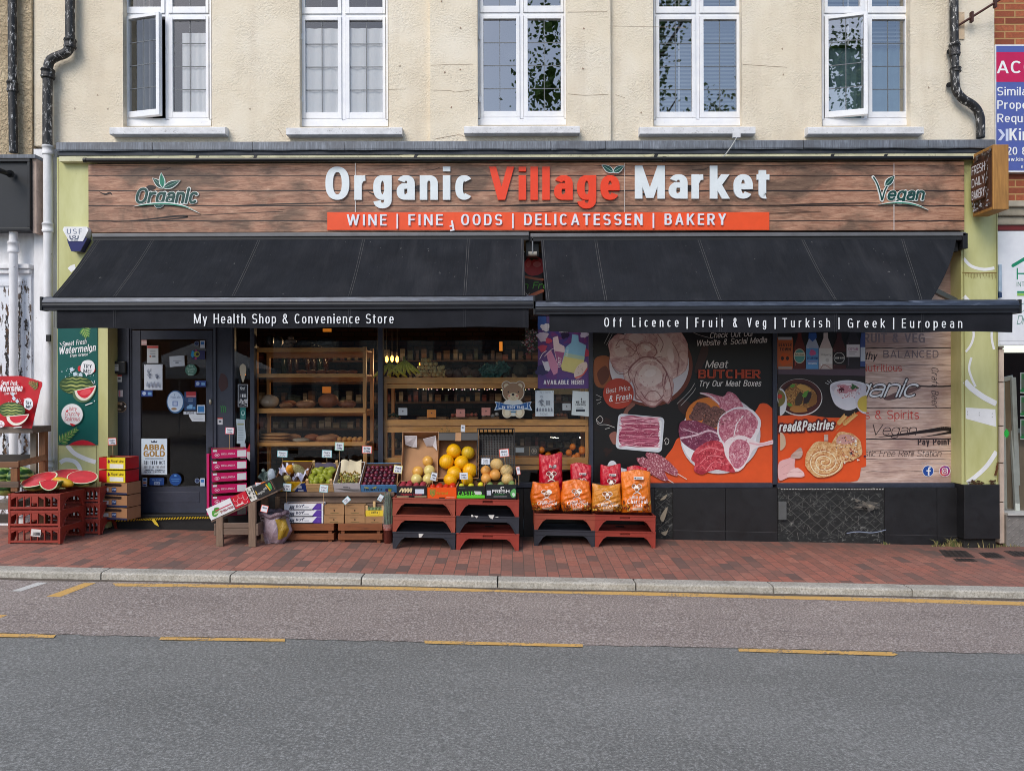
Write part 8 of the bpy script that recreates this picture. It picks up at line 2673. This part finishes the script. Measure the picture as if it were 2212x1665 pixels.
for k in range(9):
 for s in(-1,1):
  y=.05+(h-.1)*k/8;b.box(min(s*W/2,s*W/2-s*.008),max(s*W/2,s*W/2-s*.008),y-.006,y+.006,.0145,.1545,PB)
 x=-W/2+W*(k+.5)/9;b.box(x-.006,x+.006,h-.01,h-.002,.0125,.1545,PB)
b.build("rim",t,bevel=.003)
b=MB(T)
for k in range(26):
 y=.02+(h-.04)*k/25;b.box(-W/2+.011,W/2-.011,y-.004,y+.004,.0,.006,PB)
for k in range(22):
 x=-W/2+.02+(W-.04)*k/21;b.box(x-.004,x+.004,.013,h-.013,.0065,.012,PB)
b.build("mesh_base",t)
ca=m_melon((204,164,92),(180,140,70),"cantaloupe skin",net=1,rough=.6);cb=m_melon((226,160,78),(200,130,60),"orange cantaloupe skin",rough=.45);cs=m_melon((196,162,100),(84,96,50),"striped cantaloupe skin",lines=9,net=1,rough=.6)
for px,py,r,m_,rot,lab in((1049,1016.5,10.5,cb,(R(80),0,0),"small orange melon with a dark scar in the mesh crate"),(1050,1033.5,11,cb,(R(80),1,0),"small orange melon at the bottom left of the mesh crate"),(1069,1025.5,11.8,cb,(R(80),2,0),"plain orange melon in the middle of the mesh crate"),(1073,1003.5,13.4,ca,(R(100),0,0),"tan netted melon with a stem hole, highest in the mesh crate"),(1094.6,1017,13.6,cs,(R(90),R(50),0),"striped netted melon at the right of the mesh crate"),(1096,1035,12.4,ca,(R(90),R(60),0),"tan netted melon half hidden behind the Fresh box")):
 melon("m",lab,px,py,r,m_,rot,1.0,-.54)
Yf=-.65
def pbk(a):
 for k in range(4):a.line([(10+10*k,52),(18+10*k,22),(20+10*k,26),(20+9*k,58)],5,(226,206,160))
 a.rect(62,28,92,72,(206,214,228));a.text("Peaches Rosse",14,84,16,(190,40,56),84,w=.2);a.rect(0,92,40,100,(206,180,140));a.rect(60,92,100,100,(206,180,140))
def ork(a):
 a.poly([(8,16),(28,16),(27,62),(18,86),(9,62)],(120,140,60));a.poly([(11,22),(25,22),(24,60),(18,78),(12,60)],(196,120,50));a.text("N",14,62,34,(120,140,60),22,w=.2);a.text("Natural",32,62,26,(196,140,40),70,w=.2);a.rect(64,84,94,86,(236,206,180));a.rect(66,90,94,92,(236,206,180));a.rect(40,88,60,100,(70,36,24))
def csk(a):
 a.rect(0,76,100,100,(96,206,54));a.text("CASTELLO",4,76,32,(110,214,66),90,w=.16);a.poly([(62,42),(86,44),(90,62),(84,72),(66,70)],(206,208,206));a.rect(8,12,30,15,(120,122,124));a.rect(8,19,46,21,(90,92,94))
def frk(a):
 a.rect(4,40,18,74,(190,194,206));a.text("FRESH",22,58,24,(240,240,240),78,w=.2);a.text("Garden",28,74,14,(60,130,80),64,w=.1,script=True);a.blob([(82,50),(92,28),(99,40),(98,80),(90,92),(82,78)],(96,170,100));a.blob([(86,66),(92,56),(97,70),(92,86)],(206,226,206));a.line([(52,30),(50,20),(56,14),(60,20)],3,(236,236,236));a.rect(26,82,70,85,(206,206,206))
for x0,x1,y0,y1,lab,fr,dr,kind,fm,n,r in((857,921.5,1049,1073,"black carton of peaches with a white label, on the left tray stack",(34,30,34),pbk,"peach",col((150,44,58),.6,.3,12),10,.033),(923.5,986,1052,1076.5,"bright orange carton with a green shield print",(236,88,22),ork,"tomato",col((196,44,24),.35,.15,12),8,.034),(987,1047,1049,1075.5,"black and lime green carton lettered Castello",(30,34,32),csk,"lime",col((206,196,40),.5,.2),6,.03),(1049,1115,1046,1077,"dark green black carton lettered Fresh Garden",(32,38,40),frk,"lettuce",col((110,130,74),.6,.3,20),6,.035)):
 T=Matrix.Translation(P((x0+x1)/2,y1,Yf))@Matrix.Rotation(R(6),4,'X')
 W=wpx(x0,x1,Yf);H_=wpx(y0,y1,Yf)
 fruit_box(kind+"_carton",lab,W,.24,H_,T,fr,side=CARD,draw=dr,cat="carton")
 for k in range(n):
  u=(k%4)/3 if n>6 else(k%3)/2
  fruit(kind,{"peach":"red peach lying in the black carton on the left tray stack","tomato":"red tomato lying in the bright orange carton","lime":"yellow green fruit inside the Castello carton","lettuce":"green produce inside the Fresh Garden carton"}[kind],kind,T,((u-.5)*(W-.09),.05+.06*(k//4),H_*.78+.012*(k%2)),(k,k*2,0),r,fm,grp=kind+" fruit in the carton")
def bagfn(cx,W,H,Dp,T,pinch):
 def f(u,v,o=0.0,back=1):
  e=(1-abs(2*u-1)**3.2)
  tp=1-max(0,(v-.55)/.45)**1.6*pinch
  bt=min(1,(v/.10)**.5)if v>0 else 0
  d=Dp/2*(e**.55 if e>0 else 0)*tp*(.55+.45*bt)
  w=W/2*(1+.05*sin(v*6+cx)-.07*max(0,v-.6)+.05*sin(pi*v))
  cr=.005*sin(u*23+v*17+cx)+.004*sin(v*41-u*13+2*cx)+.004*sin(u*9-v*29)
  sh=.014*sin(3*cx+u*5)*max(0,v-.8)*5
  return T@Vector(((u-.5)*2*w,-back*(d+cr*tp*e)-o,H*v+sh))
 return f
def charcoal(px,x0,x1,y0,yb,Y,lab,c,kind):
 T=Matrix.Translation(P((x0+x1)/2,yb,Y))@Matrix.Rotation(R(-4),4,'X')@Matrix.Rotation(R(((px*7)%9)-4),4,'Z')
 W,H=wpx(x0,x1,Y)*.98,wpx(y0,yb,Y)
 f=bagfn(px,W,H,.15,T,.8)
 t=thing("charcoal_bag",lab,"charcoal bag",tuple(T@Vector((0,0,0))),"bags of charcoal on the trays")
 m_=m_foil(c,"shiny film %d %d %d"%c,.24,13,.75,.6)
 b=MB()
 b.sheet(lambda u,v:f(u,v),34,40,m_);b.sheet(lambda u,v:f(1-u,v,0,-1),20,24,col((70,40,26),.5)if kind else m_)
 b.build("bag",t)
 a=Art(fmap=lambda u,v,o:f(u/100,1-v/100,o+.003),step=.0004,asp=W/H)
 hat=(232,226,216)
 cy=36 if kind==1 else 38 if kind==2 else 40
 s=1.0 if kind else 1.2
 ax=W/H*1.0
 def E2(x,y,rx,ry,c_):a.ell2(50+x*s,cy+y*s*ax,rx*s,ry*s*ax,c_,n=16)
 dk=(150,84,30)if kind else(120,16,28)
 for x in(-9,9):E2(x,-2,9,8,hat)
 E2(0,8,9,9,hat);E2(-9,-2,7,6,dk);E2(9,-2,7,6,dk);E2(0,8,6.5,6.5,dk);E2(0,1,6,5,hat);E2(0,1,4,3,dk)
 a.line([(50-12*s,cy+24*s*ax),(50,cy+18*s*ax),(50+12*s,cy+24*s*ax)],2.4,hat)
 ty=cy+(38 if kind else 42)*s*ax
 a.text("BIG K",50-17*s,ty,9*ax if kind else 10*ax,hat,50+17*s,w=.18,sp=.2)
 if kind:
  for _ in range(80):
   x,y=qq.uniform(3,97),qq.uniform(72,98.5)
   if abs(x-50)<24 and y<94:continue
   if y<72+14*(1-abs(x-50)/50):continue
   k_=qq.choice([(216,150,40),(176,84,24),(120,50,20),(226,180,80),(196,100,50)])
   a.ell2(x,y,4.6,3.6*ax,(84,40,20),rot=qq.uniform(0,90),n=10);a.ell2(x,y,3.8,2.9*ax,k_,rot=qq.uniform(0,90),n=10)
  b0=68 if kind==1 else 66
  a.text("Instant Light",24,b0,6,hat,76,w=.13,sp=.2);a.text("Charcoal",17,b0+11,10.5,(240,236,228),83,w=.16,sp=.18);a.text("2 PACK" if kind==1 else "4 PACK",34,b0+19,6.4,hat,66,w=.15,sp=.2)
  for k in range(3):a.rect(34,b0+21+2.4*k,66,b0+22.2+2.4*k,(214,196,170))
 if kind!=1:
  yl=14 if kind==2 else 22
  a.rect(40,yl,72,yl+9*ax,(216,216,214));a.rect(42,yl+1.6,48,yl+7*ax,(60,58,60))
  for k in range(2):a.rect(50,yl+2+3*k,68,yl+3.4+3*k,(120,120,122))
 a.build("print",t)
 b=MB();b.sheet(lambda u,v:f(.03+.94*u,.985,.0,1-2*v)+Vector((0,0,.006)),16,1,col((190,150,110),.6));b.build("top_seam",t)
for a_ in((1,1164,1216,980.5,1088,-.17,"tall red charcoal bag rising behind the first orange bag",(196,14,40),0),(2,1233,1278,1002,1090,-.17,"red charcoal bag with a pinched top behind the second orange bag",(196,14,40),0),(3,1298,1342,1004,1092,-.17,"red charcoal bag behind the golden bag",(196,14,40),0),(4,1354,1400,1008,1094,-.17,"red charcoal bag almost hidden by the tall orange bag",(196,14,40),0),(5,1148,1210,1041.5,1100.5,-.33,"leftmost small orange charcoal bag of the front row",(232,112,20),1),(6,1213,1276,1038,1102,-.33,"second small orange charcoal bag of the front row",(234,116,22),1),(7,1279,1342,1046,1104,-.33,"golden orange small charcoal bag, third in the front row",(212,136,40),1),(8,1343,1406,1017,1106,-.33,"tall orange charcoal bag lettered 4 Pack at the right end",(234,122,20),2)):
 charcoal(*a_)
def ptag(x0,y0,x1,y1,Y,c,stick,lab,rot=0,words=("Pears","3.99")):
 p=P((x0+x1)/2,y1,Y)
 t=thing("price_tag",lab,"price tag",tuple(p),"handwritten price tags")
 a=Art(Y,step=.0006)
 cx,cy=(x0+x1)/2,(y0+y1)/2
 w,h=(x1-x0)/2,(y1-y0)/2
 r_=R(rot)
 def tr(u,v):return(cx+u*cos(r_)-v*sin(r_),cy+u*sin(r_)+v*cos(r_))
 a.poly([tr(-w,-h),tr(w,-h),tr(w,h),tr(-w,h)],c,.0015);a.poly([tr(-w*.86,-h*.86),tr(w*.86,-h*.86),tr(w*.86,h*.86),tr(-w*.86,h*.86)],(226,230,236),.0016);a.off+=.004
 for k,wd in enumerate(words):
  q0=tr(-w*.62,-h*.1+k*h*.75)
  a.text(wd,q0[0],q0[1],h*.5,(52,56,84),q0[0]+w*1.2*cos(r_),w=.13,rot=r_,slant=.2,seg=3)
 a.build("card",t)
 if stick:
  b=MB();q0=P(*tr(0,h),Y+.002);b.tube([q0,q0+Vector((stick[0]*.005,.004,-stick[1]*.0048))],.0022,col((196,160,116),.7),6);b.build("stick",t)
AQ,PK_,WT,YT=(150,206,214),(232,110,90),(206,214,226),(226,214,140)
for args in((599,973,621,987,-.1,AQ,(0,26),"pale blue edged tag above the papaya carton",3,("Papaya","3.99")),(695.5,972,717,988,-.12,AQ,(1,34),"pale blue edged tag above the pears",2,("Pears","2.99")),(723.5,955,743,973,-.1,(150,206,180),(0,26),"green edged tag standing tallest over the grapes",2,("Grapes","4.99kg")),(782,963,803.5,979,-.1,PK_,(0,24),"red edged tag on the left of the plums",2,("Red Plum","3.99kg")),(611,1044,629,1060.5,-.5,AQ,(-1,26),"pale blue tag on a stick in front of the papaya carton",4,("Lime","4 for 1")),(690.5,1047,708.5,1063,-.5,AQ,(0,28),"pale blue tag in front of the pear crate",6,("Kiwi","3 for 1")),(740,1075,757,1086,-.48,AQ,None,"tilted pale blue tag lying above the small brown cartons",-42,("Fig","1.99")),(815,1070,829,1080,-.48,AQ,None,"tilted pale blue tag above the avita crate",-60,("Date","2.50")),(850.5,1005,869,1022,-.55,YT,(1,40),"pale yellow tag between the plums and the brown melon carton",8,("Peach","4 for 2")),(930.5,1020,943.5,1038,-.62,(160,160,160),(-2,20),"grey twisted tag in front of the pale small melons",14,("Melon","1.99")),(993,1020.5,1010.5,1035,-.62,WT,(0,22),"white tag with a blue edge before the yellow melons",-2,("Lemon","1.40kg")),(1040,989.5,1058,1003,-.56,WT,(0,10),"white blue edged tag over the orange melons in the mesh crate",1,("Galia","2.99")),(1078.5,969.5,1099.5,986.5,-.56,PK_,(2,26),"red edged tag stuck in the mesh crate",-6,("Melon","3.49")),(1115.5,1007,1123.5,1025,-.66,PK_,(0,22),"narrow red edged tag seen almost edge on beside the Fresh box",-8,("Fig",)),(995.5,918,1004.5,932.5,-.2,WT,(1,16),"small white tag clipped above the black melon carton",3,("Honey",)),(233.5,945.5,251.5,961,-.14,PK_,(1,30),"pink edged tag over the grape cartons on the door step",-3,("Grapes","2.49kg")),(486.5,923,506,937.5,-.3,(196,60,80),(-1,48),"red edged tag above the magenta carton stack",2,("Tomato","2.99kg")),(563.5,1091,579,1106,-.84,PK_,None,"red edged tag tucked into the sack",14,("Potato",)),(551,1042,571,1053,-.62,PK_,None,"salmon edged tag at the back of the sloping stand",2,("Herbs","99p"))):
 ptag(*args)
b=MB()
for k in range(60):
 p=P(963+q.gauss(0,5),937+q.gauss(0,7),-.2);b.bar(p,p+Vector((q.uniform(-.03,.03),q.uniform(-.02,.02),q.uniform(-.04,.03))),.003,.003,col((128,104,70),.8))
tag(b.build("dried_bunch"),"dried tangled root bunch above the brown melon carton","dried plant")
RIND,FLESH,PITH=m_rind(),m_melon((206,56,66),(120,20,30),"watermelon flesh",rough=.25),col((222,224,190),.5)
def wslice(lab,px,py,Y,r,l,T):
 c=P(px,py,Y);t=thing("watermelon_half",lab,"watermelon",tuple(c))
 M0=Matrix.Translation(c)@T
 n=24
 def arc(rr,y,z=0):return[Vector((l*rr*cos(pi*k/n+pi),y,r*rr*sin(pi*k/n+pi)+z))for k in range(n+1)]
 b=MB(M0)
 def dome(u,v):
  a_,e=pi*u+pi,v*pi
  return(l*cos(a_)*1.0,r*.9*sin(a_)*0+.0,0)
 b.lathe([(r*cos(t_),-r*.8*sin(t_))for t_ in[pi/2*k/8 for k in range(9)]],RIND,n=26,T=Matrix.Scale(l/r,4,(1,0,0)))
 b.build("rind",t)
 b=MB(M0);b.lathe([(r,0),(r*.93,.003),],PITH,n=26,T=Matrix.Scale(l/r,4,(1,0,0)));b.build("pith",t)
 b=MB(M0);b.lathe([(r*.93,.003),(r*.6,.007),(0,.009)],FLESH,n=26,T=Matrix.Scale(l/r,4,(1,0,0)));b.build("flesh",t)
rz=lambda a:Matrix.Rotation(R(a),4,'Z');rx=lambda a:Matrix.Rotation(R(a),4,'X');ry=lambda a:Matrix.Rotation(R(a),4,'Y')
wslice("cut watermelon half lying left on the trays, red side up",84,1035,-.58,.14,.18,ry(-8)@rx(26))
wslice("watermelon half at the back centre of the trays under film",142,1028,-.36,.14,.2,ry(4)@rx(26))
wslice("watermelon half with a white sticker at the right of the trays",178,1030,-.40,.12,.15,ry(10)@rx(26))
t=thing("watermelon_wedge","watermelon wedge facing the street at the front of the trays","watermelon",tuple(P(105,1060,-.74)))
for nm,r0,r1,m_,y0 in(("flesh",0,18.5,FLESH,-.742),("pith",18.5,20.5,PITH,-.741),("rind",20.5,21.5,RIND,-.74)):
 b=MB()
 n=20
 for k in range(n):
  a0,a1=R(3+174*k/n),R(3+174*(k+1)/n)
  pts=[P(105+r*cos(a),1038.5+r*sin(a),y0)for r,a in((r0,a0),(r1,a0),(r1,a1),(r0,a1))]
  b.prism(pts[:3]if r0==0 else pts,(0,.1,0),m_)
 b.build(nm,t)
b=MB();c=P(136,1041,-.62);b.ell(c,(.11,.05,.045),m_melon((214,170,40),(110,130,40),"cut yellow melon",rough=.3),T=ry(14));tag(b.build("papaya_piece"),"yellow wrapped melon piece between the watermelon slices","melon")
for px,py,r_,lab in((44,1030,.105,"whole striped watermelon behind the wooden rail at the left"),(0,1030,.11,"whole watermelon cut off by the left edge"),(12,1052,.09,"dark whole watermelon low behind the wooden stand")):
 b=MB();b.ell((0,0,0),(r_*1.2,r_,r_),RIND,nu=28,nv=18);o=b.build("watermelon",origin=(0,0,0));o.location=P(px,py,-.5);o.rotation_euler=(px,0,.3);tag(o,lab,"watermelon")
OW=m_wood((128,84,50),"orange brown stand wood",axis='z',dark=.45);GW=m_wood((112,100,88),"grey stand wood",axis='x',dark=.35);GWZ=m_wood((134,122,108),"grey stand post",axis='z',dark=.35)
t=thing("fruit_stand","rough wooden stand at the left edge holding watermelons and a red poster","stand",tuple(on_ground(40,1165)))
for x0,y0,x1,y1,Y,dp,m_,nm in((-30,922,71,935.5,-.66,.3,GW,"top_board"),(83.5,928,98,1150,-.45,.05,OW,"post"),(65,935,78,1150,-.40,.04,GWZ,"post"),(-30,981.5,70,997,-.35,.03,m_wood((60,52,46),"dark stand wood"),"rail"),(-30,997,40,1010.5,-.72,.03,m_wood((120,82,54),"brown rail wood"),"rail"),(22.5,1011,37.5,1062,-.715,.04,OW,"post"),(-30,1040,40,1053,-.722,.004+.03,m_wood((98,80,66),"worn rail wood"),"rail"),(-30,1085,30,1100,-.5,.3,GW,"rail"),(-30,1110,30,1130,-.5,.02,m_wood((60,52,46),"dark stand wood"),"rail")):
 b=MB();xa,xb,z0,z1=box_at(x0,y0,x1,y1,Y);b.box(xa,xb,Y,Y+dp,z0,z1,m_);b.build(nm,t,bevel=.004)
b=MB();b.bar(P(40,1002,-.70),P(98,988,-.44),.06,.03,m_wood((128,90,60),"rail wood brown"),up=(0,1,0));b.build("rail",t)
def tree(x,y,h,r,lab,seed,n=9500):
 qq=random.Random(seed)
 t=thing("broadleaf_tree",lab,"tree",(x,y,road_z(x)))
 b=MB();tr=col((70,58,48),.9,.3,6)
 b.tube([(x,y,road_z(x)),(x+.1,y,h*.3),(x-.1,y+.1,h*.6),(x,y,h*.85)],[.28,.22,.14,.05],tr,10)
 for k in range(9):
  a_=k*2.4;z=h*(.32+.05*k);b.tube([(x,y,z),(x+cos(a_)*r*.4,y+sin(a_)*r*.4,z+h*.07),(x+cos(a_)*r*.75,y+sin(a_)*r*.75,z+h*.16)],[.1,.06,.02],tr,6)
 b.build("trunk",t)
 b=MB();gs=[col(c,.7)for c in((98,128,66),(120,150,78),(78,106,58))]
 cl=[(qq.gauss(0,.45),qq.gauss(0,.45),qq.uniform(-.9,1))for _ in range(46)]
 for k in range(n):
  c=qq.choice(cl);e=1-.45*abs(c[2])
  p=Vector((x+(c[0]*e+qq.gauss(0,.12))*r,y+(c[1]*e+qq.gauss(0,.12))*r,h*.66+(c[2]*.36+qq.gauss(0,.04))*h))
  u=Vector((qq.gauss(0,1),qq.gauss(0,1),qq.gauss(0,1))).normalized();w=u.orthogonal().normalized();s=qq.uniform(.045,.1)
  b.add([p-u*s,p+w*s*.6,p+u*s,p-w*s*.6],[(0,1,2,3)],gs[k%3])
 for k in range(700):
  c=qq.choice(cl);e=1-.45*abs(c[2])
  p=Vector((x+c[0]*e*.9*r+qq.gauss(0,.15),y+c[1]*e*.9*r,h*.66+c[2]*.34*h+qq.gauss(0,.3)))
  u=Vector((qq.gauss(0,1),qq.gauss(0,1),qq.gauss(0,1))).normalized();w=u.orthogonal().normalized();s=qq.uniform(.16,.32)
  b.add([p-u*s,p+w*s*.5,p+u*s*.8,p-w*s*.7],[(0,1,2,3)],gs[k%3])
 b.build("crown",t)
tree(3.5,-14,14.6,2.7,"tall leafy tree across the street, mirrored in the middle windows",1)
tree(8.6,-15,13,2.3,"broad leafy tree across the street, mirrored in the right-hand windows",2)
t=thing("market_tent","white market tent across the street, mirrored in the shop door","tent",(-9.4,-14.5,0))
b=MB();z0=2.2;c0=(-9.4,-14.5);s=1.6
cs_=[(c0[0]-s,c0[1]-s),(c0[0]+s,c0[1]-s),(c0[0]+s,c0[1]+s),(c0[0]-s,c0[1]+s)]
for i in range(4):
 (xa,ya),(xb,yb_)=cs_[i],cs_[(i+1)%4]
 b.add([(xa,ya,z0),(xb,yb_,z0),(c0[0],c0[1],z0+.95)],[(0,1,2)],col((222,220,212),.8));b.add([(xa,ya,z0),(xb,yb_,z0),(xb,yb_,z0-.32),(xa,ya,z0-.32)],[(3,2,1,0)],col((222,220,212),.8))
b.build("canopy",t)
for x,y in cs_:
 b=MB();b.tube([(x,y,road_z(x)),(x,y,z0)],.03,col((190,190,190),.4),8);b.build("leg",t)
for x0,x1,h,c,lab in((-30,-14,6,(150,90,66),"low brick terrace across the street on the left"),(-13,1.5,5.2,(196,186,168),"pale rendered house across the street"),(14,34,6,(140,84,62),"low brick terrace across the street on the right")):
 t=thing("terrace_house",lab,"building",((x0+x1)/2,-32,0))
 b=MB();b.box(x0,x1,-38,-32,road_z(x0)-.8,h,col(c,.85,.15,2));b.build("wall",t)
 b=MB();b.prism([Vector((x0-.3,-31.6,h)),Vector((x0-.3,-38.4,h)),Vector((x0-.3,-35,h+2.4))],(x1-x0+.6,0,0),col((88,62,54),.8,.2,5));b.build("roof",t)
 for k in range(int((x1-x0)/2.6)):
  b=MB();xx=x0+1+2.6*k
  for z in(.9,3.4):b.box(xx,xx+1.1,-31.99,-31.9,z,z+1.4,col((60,68,78),.2))
  b.build("window",t)
